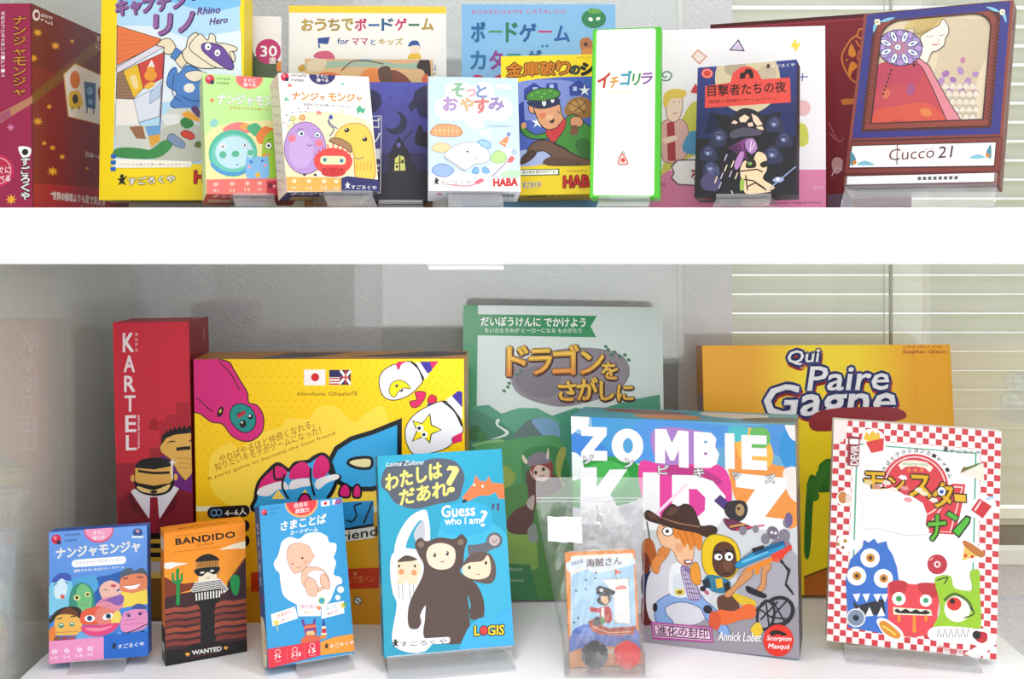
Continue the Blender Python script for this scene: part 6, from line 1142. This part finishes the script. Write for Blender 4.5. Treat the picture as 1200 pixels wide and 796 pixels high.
@art
def witness(a, e, k):
    a.part('cover_print').Q(grad('#3d4a90', '#2a2a48', 'v', 0, .6), 0, 0, 1, .6).Q('#26252e', 0, .5, 1, 1); a.view(808, 65, 4.422)
    a.P('#2a3568', [(40, 330), (100, 300), (110, 270), (125, 270), (140, 300), (200, 330), (400, 320), (430, 280), (480, 300), (550, 290), (550, 420), (40, 430)])
    a.E('#d8c8a8', 300, 120, 168, 180, n=40).P('#26252e', [(130, 300), (300, 330), (470, 290), (470, 420), (130, 420)])
    a.E('#b8a890', 240, 70, 60, 40).E('#c8b8a0', 400, 90, 50, 40)
    a.part('title_plate', 'red title plate with dark lettering')
    a.P('#e4584e', [(82, 160), (210, 140), (225, 90), (265, 60), (310, 56), (350, 80), (372, 122), (520, 112), (525, 240), (80, 272)]).P('#c84840', [(90, 168), (215, 148), (216, 152), (92, 172)])
    a.P('#2a1a20', [(258, 122), (262, 90), (282, 88), (290, 70), (318, 70), (328, 88), (332, 116)]).P('#e4584e', [(285, 118), (292, 96), (305, 95), (312, 115)])
    a.part('title_lettering').T('#2a1216', '目撃者たちの夜', (95, 214), (498, 188), 54, b=.02, up=(0, -58)).T('#7a2420', '推理と秘密のゲームナイト', (100, 248), (450, 228), 16, up=(0, -16))
    a.E('#e4584e', 92, 95, 30, 26).E('#f0b8a8', 92, 95, 24, 20).E('#d84a40', 92, 95, 20, 16)
    a.part('cover_picture')
    for x, y, c in ((115, 340, '#1c2648'), (125, 300, '#1c2648')): a.P(c, [(x - 40, 400), (x - 20, 360), (x - 28, 360), (x, 290), (x + 24, 360), (x + 16, 360), (x + 38, 400)])
    for x, y, r in ((155, 420, 44), (98, 500, 40), (440, 350, 42), (490, 430, 40), (430, 510, 46), (110, 580, 40)):
        a.P('#3a3d5c', [(x - r, y + r), (x - r * .9, y - r * .3), (x, y - r), (x + r * .9, y - r * .3), (x + r, y + r)], 1).E('#5a6084', x, y - r * .05, r * .55, r * .6).E('#a8b4d8', x - 4, y + 6, r * .22, r * .18).L('#23253c', 4, [(x - r * .4, y - r * .3), (x + r * .4, y - r * .2)])
    a.P('#5a5478', [(60, 640), (110, 600), (160, 650), (140, 700), (70, 690)], 1)
    for i in range(8): a.L('#7a84b0', 3, [(85 + i * 9, 570 + (i % 3) * 8), (95 + i * 8, 600 + (i % 4) * 7)])
    a.P('#302c34', [(205, 370), (225, 310), (270, 275), (330, 280), (380, 320), (395, 400), (340, 430), (240, 410)], 1)
    for pts in ([(215, 350), (230, 335), (250, 345), (240, 355)], [(255, 325), (285, 305), (310, 320), (290, 345), (262, 345)], [(320, 300), (350, 315), (378, 355), (350, 365), (330, 340)], [(300, 350), (325, 345), (330, 365), (305, 368)], [(345, 370), (375, 365), (385, 385), (352, 385)]): a.P('#f0d4bc', pts, 0)
    a.P('#241f28', [(180, 480), (215, 400), (290, 370), (380, 390), (400, 440), (330, 430), (240, 470)], 1).P('#5f5a6c', [(210, 400), (280, 372), (370, 390), (360, 412), (270, 420), (220, 430)], 1)
    for i in range(8): a.L('#8a4a88', 5, [(300 - i * 4, 425 + i * 3), (200 + i * 14, 480 + i * 9)])
    a.P('#b88ac0', [(290, 440), (330, 430), (350, 480), (320, 510), (290, 480)], 1).L('#f0e0f0', 5, [(320, 440), (312, 500)]).L('#f0e0f0', 4, [(340, 450), (320, 490)])
    a.P('#c090c8', [(232, 560), (262, 500), (282, 510), (262, 570), (240, 592)], 1)
    a.P('#f4d8b4', [(262, 590), (285, 545), (320, 560), (350, 500), (395, 520), (400, 590), (380, 640), (440, 690), (300, 720), (270, 650)], 1).P('#33302c', [(300, 545), (335, 538), (345, 575), (315, 585), (290, 578)], 1).E('#8ab060', 312, 560, 12, 9).P('#33302c', [(365, 560), (400, 545), (400, 575), (375, 580)], 1)
    for pts in ([(262, 600), (350, 590), (380, 605)], [(270, 640), (330, 650), (390, 690)], [(300, 680), (340, 660), (400, 700)], [(290, 620), (300, 700)]): a.L('#3a2a28', 7, pts)
    a.P('#a8c060', [(262, 650), (282, 640), (280, 690), (262, 700)], 1)
    for i, (x, y) in enumerate(((160, 640), (180, 600), (205, 630), (215, 580), (150, 690), (235, 640), (180, 545), (130, 660))): a.L('#f0dcc0' if i % 2 else '#c8b8d8', 6, [(x, y), (x + 14, y - 34)])
    a.P('#a8b4dc', [(430, 650), (455, 630), (490, 640), (470, 660)], 1).L('#a8b4dc', 6, [(415, 690), (560, 570)]).E('#f2f2f6', 458, 642, 10, 8)
    a.L('#e8dcc8', 5, [(215, 700), (225, 720)]).L('#f0d8b8', 5, [(320, 720), (420, 705)])
    a.part('publisher_logo'); pawn_logo(a, 395, 68, 26, '#1a1a1a', tcol='#f4f4f8', w=125, sk=-.1)
    b, W, H = face(e, k, 'bottom'); b.part('side_print').Q('#211f28', 0, 0, 1, 1).E('#e06a60', W * .1, H * .4, 6, 4).E('#8a2a28', W * .1, H * .4, 5, 3); b.build(e)

@art
def maroon(a, e, k):
    a.part('cover_print').Q('#8c1a2c', 0, 0, 1, 1).Q('#5a0e1a', 0, 0, 1, .02).Q('#a83a48', 0, .02, 1, .028)
    a.part('ornament_print', 'gold scrollwork').view(940, 0, 3.185)
    a.L('#e08a3a', 6, [(245, 110), (215, 108), (205, 130), (180, 150), (150, 200), (150, 240), (175, 290), (200, 310), (230, 318)], 1).L('#e08a3a', 6, [(205, 135), (225, 150), (218, 175), (200, 150)], 1).L('#e08a3a', 4, [(225, 175), (205, 210), (215, 240), (205, 280), (225, 300)], 1)
    a.P('#e8942a', [(175, 180), (185, 165), (200, 200), (190, 215), (172, 205)], 1).P('#e8942a', [(170, 270), (180, 235), (195, 235), (205, 250), (185, 270), (178, 290)], 1).E('#e8942a', 165, 225, 4).P('#d8842a', [(140, 380), (150, 372), (190, 370), (190, 392), (150, 394)])
    a.part('feather_reflection_print').L('#c87a80', 3, [(95, 460), (130, 530), (150, 520)], 1).L('#c87a80', 3, [(100, 500), (120, 525)]).P('#d8a8a8', [(105, 610), (120, 590), (145, 600), (140, 640), (115, 650)], 1).L('#e8d0d0', 4, [(105, 660), (120, 630), (145, 635)], 1)
    a.view(940, 0, 3.185).P('#7a6078', [(90, 728), (180, 722), (180, 790), (90, 790)])  # lilac reflection painted in at the foot of the box

@art
def cucco(a, e, k):
    a.view(985, 0, 5.686); q = a.f
    def arch(u0, v0, u1, v1, rx, ry): return [q(u0, v1)] + [q(u0 + rx - rx * math.cos(math.radians(t)), v0 + ry - ry * math.sin(math.radians(t))) for t in range(0, 91, 15)] + [q(u1 - rx + rx * math.sin(math.radians(t)), v0 + ry - ry * math.cos(math.radians(t))) for t in range(0, 91, 15)] + [q(u1, v1)]
    def rect(u0, v0, u1, v1): return [q(u0, v0), q(u1, v0), q(u1, v1), q(u0, v1)]
    a.part('cover_print').Q('#e2d3b8', 0, 0, 1, .75)
    for i in range(30):
        x = 640 + i * 12; a.L('#a89070', 2.2, [(x + 40, 118), (x + 20 - i, 300), (x - 40 - i * 2, 560), (x - 60 - i, 800), (x - 70 - i, 1080)], 1)
    for x, y, r in ((805, 390, 24), (690, 480, 30), (790, 460, 30), (890, 480, 26), (660, 530, 30), (740, 520, 26), (840, 530, 32), (720, 590, 30), (800, 580, 34), (880, 600, 26)): a.E(['#a878b0', '#c888a8', '#b890c0'][(x + y) % 3], x, y, r * .9, r * .7, x)
    for j in range(10):
        for i in range(5):
            x = 690 + i * 46 + (j % 2) * 22; y = 560 + j * 52
            a.E('#e8dccc', x, y, 24, 24); a.L('#4a4450', 3, [(x - 22, y + 4), (x - 12, y - 16), (x + 10, y - 18), (x + 22, y)], 1)
    a.P('#d8c080', [(430, 200), (440, 165), (540, 120), (680, 115), (650, 180), (560, 240), (525, 250), (480, 190)], 1)
    for i in range(9): a.L('#8a7438', 2.5, [(660 - i * 20, 120 + i * 3), (590 - i * 14, 190 + i * 5), (530 - i * 6, 240 - i * 3)], 1)
    a.S('#fbeee0', '#4a3a30', 5, [(525, 250), (590, 200), (650, 165), (672, 128), (705, 165), (710, 215), (690, 250), (680, 295), (630, 335), (600, 345), (560, 420), (500, 380), (540, 310)], 1)
    a.L('#5a4a40', 3.5, [(562, 240), (585, 246), (610, 232)], 1).L('#5a4a40', 3.5, [(648, 232), (670, 232), (690, 218)], 1).L('#c86a6a', 7, [(598, 292), (625, 296), (648, 286)], 1).L('#a88a78', 3, [(636, 250), (650, 265), (632, 272)], 1)
    a.P('#c8525a', [(250, 440), (330, 410), (470, 400), (520, 410), (600, 560), (690, 720), (760, 830), (900, 1080), (150, 1080), (215, 700)], 0).P('#d8604a', [(210, 760), (360, 700), (560, 680), (700, 800), (820, 1080), (160, 1080)], 1).P('#c04a62', [(250, 440), (330, 410), (470, 400), (540, 460), (500, 560), (300, 560), (235, 600)], 1)
    for x, y, r, c in ((460, 590, 40, '#a85a88'), (300, 620, 34, '#d87a5a'), (560, 740, 40, '#e08a50'), (380, 820, 44, '#c85048'), (620, 900, 44, '#d8705a'), (280, 880, 40, '#b84a50'), (500, 960, 44, '#a84a60')): a.E(c, x, y, r, r * .7, x)
    a.S('#e0909c', '#4a2a30', 6, [(480, 390), (520, 385), (580, 430), (640, 540), (720, 680), (800, 800), (960, 1090), (880, 1090), (700, 800), (600, 570), (540, 450)], 0)
    for i in range(7): a.E('#3a1a20', 335 - i * 9, 465 + i * 26, 7)
    a.E('#3a1a20', 483, 428, 10)
    a.O('#a890c8', '#2a2440', 6, 395, 320, 140, 112)
    for i in range(12):
        t = math.radians(i * 30); a.O('#b8a0d4', '#3a3058', 3, 395 + 118 * math.cos(t), 320 + 94 * math.sin(t), 24, 20)
    for i in range(8):
        t = 22.5 + i * 45; x, y = 390 + 92 * math.cos(math.radians(t)), 320 + 74 * math.sin(math.radians(t)); a.O('#f0f2fa', '#2a2440', 4, x, y, 34, 15, t); a.E('#4a7ab0', x, y, 15, 6, t)
    for i in range(16):
        t = math.radians(i * 22.5); a.L('#e89048', 4, [(385 + 20 * math.cos(t), 320 + 16 * math.sin(t)), (388 + 58 * math.cos(t), 320 + 46 * math.sin(t))])
    a.O('#f2f4fa', '#3a3058', 3, 380, 318, 20, 18).E('#8ab0d8', 380, 318, 8)
    a.part('frame_print', 'brown and blue arched frame')
    a.PH('#4a1e1e', rect(0, 0, 1, .76), arch(.145, .06, .865, .65, .13, .09)).PH('#96493a', rect(0, 0, 1, .76), arch(.135, .052, .875, .657, .13, .095)).PH('#5a2420', rect(.075, .0, .935, .72), arch(.1, .03, .905, .685, .13, .1))
    a.PH('#3d3a8c', rect(.022, .006, .98, .735), rect(.078, .048, .925, .7)).PH('#96493a', rect(0, 0, 1, .76), rect(.02, .0, .982, .738))
    a.Q('#3d3a8c', .03, .006, .97, .05)
    for u0, u1 in ((.088, .128), (.885, .925)):
        for i in range(26): a.Q('#7c382e', u0, .12 + i * .021, u1, .13 + i * .021)
    a.part('corner_print')
    for x, y, sx in ((225, 140, 1), (1100, 50, -1)):
        a.P('#8cc8e0', [(x, y + 90), (x + 5 * sx, y + 40), (x + 30 * sx, y + 20), (x + 20 * sx, y + 60)], 1).P('#8cc8e0', [(x + 45 * sx, y + 20), (x + 90 * sx, y - 5), (x + 140 * sx, y - 8), (x + 85 * sx, y + 18)], 1).P('#f4e8d0', [(x + 10 * sx, y + 10), (x + 40 * sx, y + 5), (x + 45 * sx, y + 35), (x + 20 * sx, y + 40)], 1).E('#4a3a30', x + 28 * sx, y + 22, 5)
    a.part('title_plate').Q('#8a4038', 0, .74, 1, 1).Q('#4a1e1e', .015, .748, .985, .755).Q('#6a2c28', 0, .93, 1, .945).PH('#4a2024', rect(.025, .775, .965, .908), rect(.03, .78, .96, .9)).Q('#fbf6f4', .03, .78, .96, .9)
    a.view(940, 0, 3.185)
    for x, y, sx in ((180, 610, 1), (705, 590, -1)): a.P('#5a98a8', [(x, y - 50), (x + 18 * sx, y - 20), (x + 10 * sx, y), (x - 2 * sx, y)], 1).P('#8cc8d8', [(x + 20 * sx, y), (x + 50 * sx, y - 14), (x + 85 * sx, y + 2), (x + 50 * sx, y + 4)], 1).E('#d8903a', x + 12 * sx, y - 8, 8)
    a.part('title_lettering').T('#7a4a52', 'Cucco', (318, 598), (488, 588), 44, b=.01, sh=.1).L('#7a4a52', 4, [(350, 535), (347, 612)]).T('#5a3a48', '21', (500, 590), (560, 586), 44, b=.012, sh=.15).T('#a8888a', 'クク', (448, 562), (488, 558), 10)
@art
def deck(a, e, k):
    a.part('card_print').Q('#f0983a', 0, 0, 1, 1); a.view(600, 560, 3.372)
    a.P('#f4efe4', [(228, 318), (235, 310), (475, 298), (482, 306), (492, 690), (235, 700)]); a.P('#b4d8f0', [(230, 390), (300, 360), (380, 375), (484, 340), (490, 660), (238, 668)], 0)
    a.P('#e6eef2', [(228, 380), (280, 355), (330, 385), (400, 360), (483, 345), (483, 320), (228, 330)], 1)
    a.P('#4f74cc', [(238, 620), (262, 595), (300, 585), (340, 610), (420, 605), (488, 600), (490, 690), (240, 698)], 1).P('#7a98e0', [(270, 630), (300, 590), (330, 640), (290, 655)], 1).P('#e89a48', [(238, 690), (330, 672), (490, 680), (492, 745), (238, 745)], 1)
    for x, y, r in ((290, 408, 20), (328, 402, -30), (252, 452, 10), (290, 445, 40), (246, 578, 0), (262, 560, 60), (330, 380, 0)): a.E('#2e4468', x, y, 6, 3, r)
    a.part('card_picture').S('#f6f6f2', '#b8bcc4', 3, [(355, 408), (462, 402), (468, 585), (405, 580), (400, 480), (380, 440)], 0).L('#b08a5a', 5, [(408, 365), (412, 408)]).P('#e85a4a', [(408, 366), (436, 378), (410, 386)]).P('#f09a90', [(405, 445), (430, 430), (455, 440), (430, 448)], 1)
    a.P('#c86848', [(300, 575), (318, 565), (380, 600), (490, 592), (480, 625), (420, 632), (350, 625), (315, 610)], 0).L('#8a3a2a', 4, [(300, 575), (380, 608), (490, 602)]).L('#f2c8a8', 3, [(320, 595), (380, 618), (470, 615)])
    a.P('#c83a3a', [(305, 525), (308, 515), (335, 522), (345, 520), (380, 512), (392, 530), (396, 570), (385, 580), (350, 580), (345, 540), (310, 535)], 0).P('#f4f0e8', [(352, 520), (364, 518), (364, 572), (352, 576)]).P('#4a9a4a', [(350, 545), (372, 575), (352, 590)], 0).P('#3a3a3a', [(325, 560), (345, 555), (350, 585), (322, 588)], 1)
    a.E('#f4c8a0', 366, 492, 20, 20).P('#2a2a2e', [(332, 464), (330, 440), (345, 432), (380, 442), (408, 455), (406, 466), (390, 472), (345, 470)], 0).E('#f2f2f2', 352, 450, 8, 7).E('#2a2a2e', 352, 450, 2).P('#2a2a2e', [(336, 485), (348, 478), (352, 492), (362, 505), (350, 508), (338, 500)], 1).L('#2a2a2e', 5, [(352, 505), (368, 508), (382, 500)], 1).L('#2a2a2e', 4, [(340, 475), (385, 470)]).P('#3a2a24', [(380, 470), (392, 478), (386, 500), (378, 490)], 1)
    a.part('title_lettering').T('#6a2c34', '海賊さん', (290, 358), (434, 346), 34, b=.02).T('#3a6ab0', 'まぬけな', (232, 352), (278, 338), 18, b=.02, up=(-2, -18)).T('#f4f0e4', 'CARDS', (360, 700), (428, 696), 18, b=.03)
U = ZU
e, A = {}, {}
def B(k, *a, **kw): e[k], A[k] = game_box(k, *a, **kw)
B('ninja', 'game_box', 'big maroon star-spangled box turned spine-forward at the end of the upper shelf', 'game box', 0.235, '#8d1f2b', side='#6b1522')
B('rhino', 'game_box', 'yellow box with a blue caped rhino climbing a card house on the upper shelf', 'game box', 0.042, '#ffe600')
B('thirty', 'book', 'white book with a magenta circle reading 30 behind the yellow rhino box', 'book', 0.014, '#f4f0ec', 'book')
B('mama', 'book', 'white book with a yellow top band and rainbow Japanese title on the upper shelf', 'book', 0.014, '#f4f4f0', 'book')
B('catalog', 'book', 'sky blue book with multicoloured line-built Japanese title on the upper shelf', 'book', 0.015, '#8fc4ea', 'book')
B('ngreen', 'card_game_box', 'pale green card box with fuzzy pastel creatures in front of the rhino box', 'card game box', 0.028, '#d8f0b8')
B('nwhite', 'card_game_box', 'white card box with a purple ball, yellow blob and red fuzzy creature', 'card game box', 0.03, '#fbf6ef', side='#f6efe4')
B('horse', 'game_box', 'painted box with a brown horse showing above the dark purple night box', 'game box', 0.026, '#d9b48a')
B('night', 'card_game_box', 'dark purple box with a haunted house under a crescent moon', 'card game box', 0.024, '#2c2858')
B('sleep', 'card_game_box', 'white and pale blue box with a sleeping white animal and cloud-shaped title', 'card game box', 0.03, '#f3f8fd')
B('thief', 'game_box', 'yellow box with a masked burglar in a green beret', 'game box', 0.036, '#ffe100')
B('gorilla', 'card_game_box', 'tall narrow white box with a bright green border', 'card game box', 0.02, '#57c832')
B('pinkbk', 'book', 'white book with a pink lower band and cartoon people behind the dark detective box', 'book', 0.014, '#f6f2f2', 'book')
B('witness', 'card_game_box', 'dark navy box with a red title plate and a detective in a cap', 'card game box', 0.022, '#2c2c3e')
B('maroon', 'game_box', 'wide dark red box with gold ornament behind the framed lady box', 'game box', 0.035, '#8e1a2a')
B('cucco', 'card_game_box', 'brown framed box with a blonde lady in a pink robe propped on the upper shelf', 'card game box', 0.02, '#7a3a33', side='#e8e6e2')
B('kartel', 'game_box', 'tall narrow red box with two cartoon gangsters on the lower shelf', 'game box', 0.055, '#cf2038', side='#8f1526')
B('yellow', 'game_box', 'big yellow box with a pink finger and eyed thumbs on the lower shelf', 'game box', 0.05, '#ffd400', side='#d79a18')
B('green', 'picture_book', 'tall pale green picture book with a dragon story title on the lower shelf', 'book', 0.016, '#cfdcd6', 'book')
B('zombie', 'game_box', 'large square box with big white title and children running with a bicycle', 'game box', 0.052, '#5aa6cf', side='#4d4a52')
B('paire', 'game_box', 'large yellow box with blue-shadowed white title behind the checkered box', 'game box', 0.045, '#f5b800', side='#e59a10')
B('monster', 'card_game_box', 'white box with red checkered border and three cartoon monsters', 'card game box', 0.022, '#fbf7f5')
B('nblue', 'card_game_box', 'blue card box crowded with painted creature faces on the lower shelf', 'card game box', 0.02, '#3a78cf')
B('bandido', 'card_game_box', 'small orange box with a masked prisoner over a dark tunnel', 'card game box', 0.02, '#f59c26', 'carton')
B('sama', 'card_game_box', 'sky blue box with a baby in a thought bubble', 'card game box', 0.022, '#3fa6d8')
B('guess', 'card_game_box', 'turquoise box with a child in a brown bear suit', 'card game box', 0.024, '#14a3bf')
stand('ngreen', 'clear stand under the pale green fuzzy creature box', 0.034, U, lip=0.001)
stand('nwhite', 'clear stand under the white box with the purple ball', 0.042, U, off=0.012, lip=0.001)
stand('night', 'clear stand under the dark purple night box', 0.04, U, lip=0.001)
stand('sleep', 'clear stand under the pale blue sleeping animal box', 0.046, U, lip=0.001)
stand('gorilla', 'clear stand under the tall green-edged white box', 0.043, U, lip=0.001)
stand('witness', 'clear stand under the dark detective box', 0.046, U, lip=0.001)
stand('cucco', 'wide clear stand under the framed lady box', 0.124, U, lip=0.009, label_strip=True)
stand('monster', 'clear stand under the checkered monster box', 0.115, 0, lip=0.001, foot=0.016)
stand('nblue', 'clear stand under the blue creature face box', 0.048, 0, lip=0.001, foot=0.010)
stand('sama', 'clear stand under the baby thought bubble box', 0.05, 0, off=0.01, lip=0.001, foot=0.014)
stand('guess', 'wide clear stand under the bear suit box', 0.112, 0, lip=0.001, foot=0.016)
# ---- the bagged pirate cards in their clear tray
B('deck', 'card_deck', 'small orange-edged card deck with a pirate on a ship inside the clear bag', 'card deck', 0.011, '#f6a040', 'carton', side='#f0e6d8')
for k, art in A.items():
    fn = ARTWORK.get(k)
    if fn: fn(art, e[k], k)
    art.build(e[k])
bpy.data.objects.remove(_fo)
def at(px, py, Y): return Vector(((px - CX) * Y / FPX, Y, CAMZ - (py - HY) * Y / FPX))
TRAY = clear('tray_acrylic', (0.985, 0.99, 0.99), 0.03, 1.49, 0.02, 1.5)
TX0, TX1, TY = at(661.5, 790, 0.926).x, at(756.5, 790, 0.926).x, 0.926
tray = empty('acrylic_tray', ((TX0 + TX1) / 2, TY, 0)); tag(tray, 'clear open-topped tray holding the bagged pirate cards', 'display stand', 'clear acrylic display stands')
def tp(n, x0, x1, y0, y1, z0, z1): return box_obj(n, x0 - tray.location.x, x1 - tray.location.x, y0 - TY, y1 - TY, z0, z1, TRAY, tray, 0.0004)
tp('front_plate', TX0, TX1, TY, TY + 0.0018, 0.0003, 0.038); tp('base_plate', TX0, TX1, TY + 0.002, TY + 0.05, 0.0003, 0.002)
tp('side_plate', TX0, TX0 + 0.0018, TY + 0.002, TY + 0.05, 0.0022, 0.02); tp('side_plate', TX1 - 0.0018, TX1, TY + 0.002, TY + 0.05, 0.0022, 0.02)
def token(px, name, label, col):
    c = at(px, 775, 0.9375); bm = bmesh.new()
    bmesh.ops.create_cone(bm, segments=6, radius1=0.0132, radius2=0.0132, depth=0.007, cap_ends=True)
    bmesh.ops.bevel(bm, geom=list(bm.edges), offset=0.0018, segments=2, affect='EDGES')
    bmesh.ops.rotate(bm, verts=bm.verts, cent=(0, 0, 0), matrix=Matrix.Rotation(math.radians(90), 3, 'X'))
    o = obj(name, bm, mat('glossy_plastic_' + col.strip('#'), col, 0.22, spec=0.6)); o.location = (c.x, 0.9375, 0.0158); tag(o, label, 'game token', 'hexagonal game tokens in the bag')
token(697, 'game_token', 'black hexagonal token in the bottom of the clear bag', '#2a2a2c')
token(735, 'game_token', 'red hexagonal token in the bottom of the clear bag', '#e8302a')
# the bag: a front and a back film meeting at the side seams and at the zip
random.seed(4)
rows, cols = 44, 30
def bag_pt(u, v, side):
    y0 = 0.9475 + 0.044 * v                                              # it leans back with the deck
    z = 0.003 + v * 0.156
    xl = at(667, 0, .945).x + (at(628, 0, 0.985).x - at(667, 0, .945).x) * min(1, v / 0.85) ** 0.9; xr = at(754, 0, .945).x + (at(758, 0, 0.985).x - at(754, 0, .945).x) * v
    th = 0.018 * (1 - 0.3 * v) if v < 0.62 else 0.018 * 0.814 * max(0.05, 1 - (v - 0.62) / 0.22)
    belly = max(0.0, math.sin(math.pi * u)) ** 0.25
    wr = 0.0015 * (math.sin(19 * u + 23 * v + 2 * side) * math.sin(31 * v - 9 * u) + 0.7 * math.sin(41 * (u - v) + side)) * (0.4 + 0.6 * belly) * (0.25 if v > 0.85 else 1)
    return (xl + (xr - xl) * u, y0 + side * th * belly + wr * (1 if v < .86 else .5), z)
bag = empty('plastic_bag', (at(700, 0, 0.95).x, 0.948, 0.003)); tag(bag, 'clear zip-lock plastic bag with a blank white sticker, holding pirate cards', 'plastic bag')
FILM = clear('bag_film', (0.97, 0.975, 0.98), 0.06, 1.5, 0.03, 1.8)
for side, nm in ((-1, 'front_film'), (1, 'back_film')):
    bm = bmesh.new(); g = [[bm.verts.new(Vector(bag_pt(i / cols, j / rows, side)) - bag.location) for i in range(cols + 1)] for j in range(rows + 1)]
    for j in range(rows):
        for i in range(cols): bm.faces.new((g[j][i], g[j][i + 1], g[j + 1][i + 1], g[j + 1][i]))
    obj(nm, bm, FILM, bag, True)
zl, zr = bag_pt(0.01, 0.87, -1), bag_pt(0.99, 0.87, -1)
for dz in (0, 0.003): box_obj('zip_ridge', zl[0] - bag.location.x, zr[0] - bag.location.x, zl[1] - 0.0022 - bag.location.y, zl[1] - 0.0012 - bag.location.y, zl[2] + dz - 0.0005 - bag.location.z, zl[2] + dz + 0.0005 - bag.location.z, clear('zip_film', (0.9, 0.9, 0.92), 0.1, 1.5, 0.25, 2.0), bag)
sx0, sx1 = at(642, 0, .97).x, at(681.5, 0, .97).x; bm = bmesh.new(); sv = []
for j in range(7):
    for i in range(9):
        u_ = i / 8; v_ = 0.665 + j / 6 * 0.125; p = Vector(bag_pt(0.5, v_, -1)); x = sx0 + (sx1 - sx0) * u_
        xa, xb = bag_pt(0, v_, -1)[0], bag_pt(1, v_, -1)[0]; p = Vector(bag_pt((x - xa) / (xb - xa), v_, -1)); sv.append(bm.verts.new(p + Vector((0, -0.0020, 0)) - bag.location))
for j in range(6):
    for i in range(8): a_ = j * 9 + i; bm.faces.new((sv[a_], sv[a_ + 1], sv[a_ + 10], sv[a_ + 9]))
obj('sticker', bm, mat('white_sticker', '#fafafa', 0.5), bag, True)
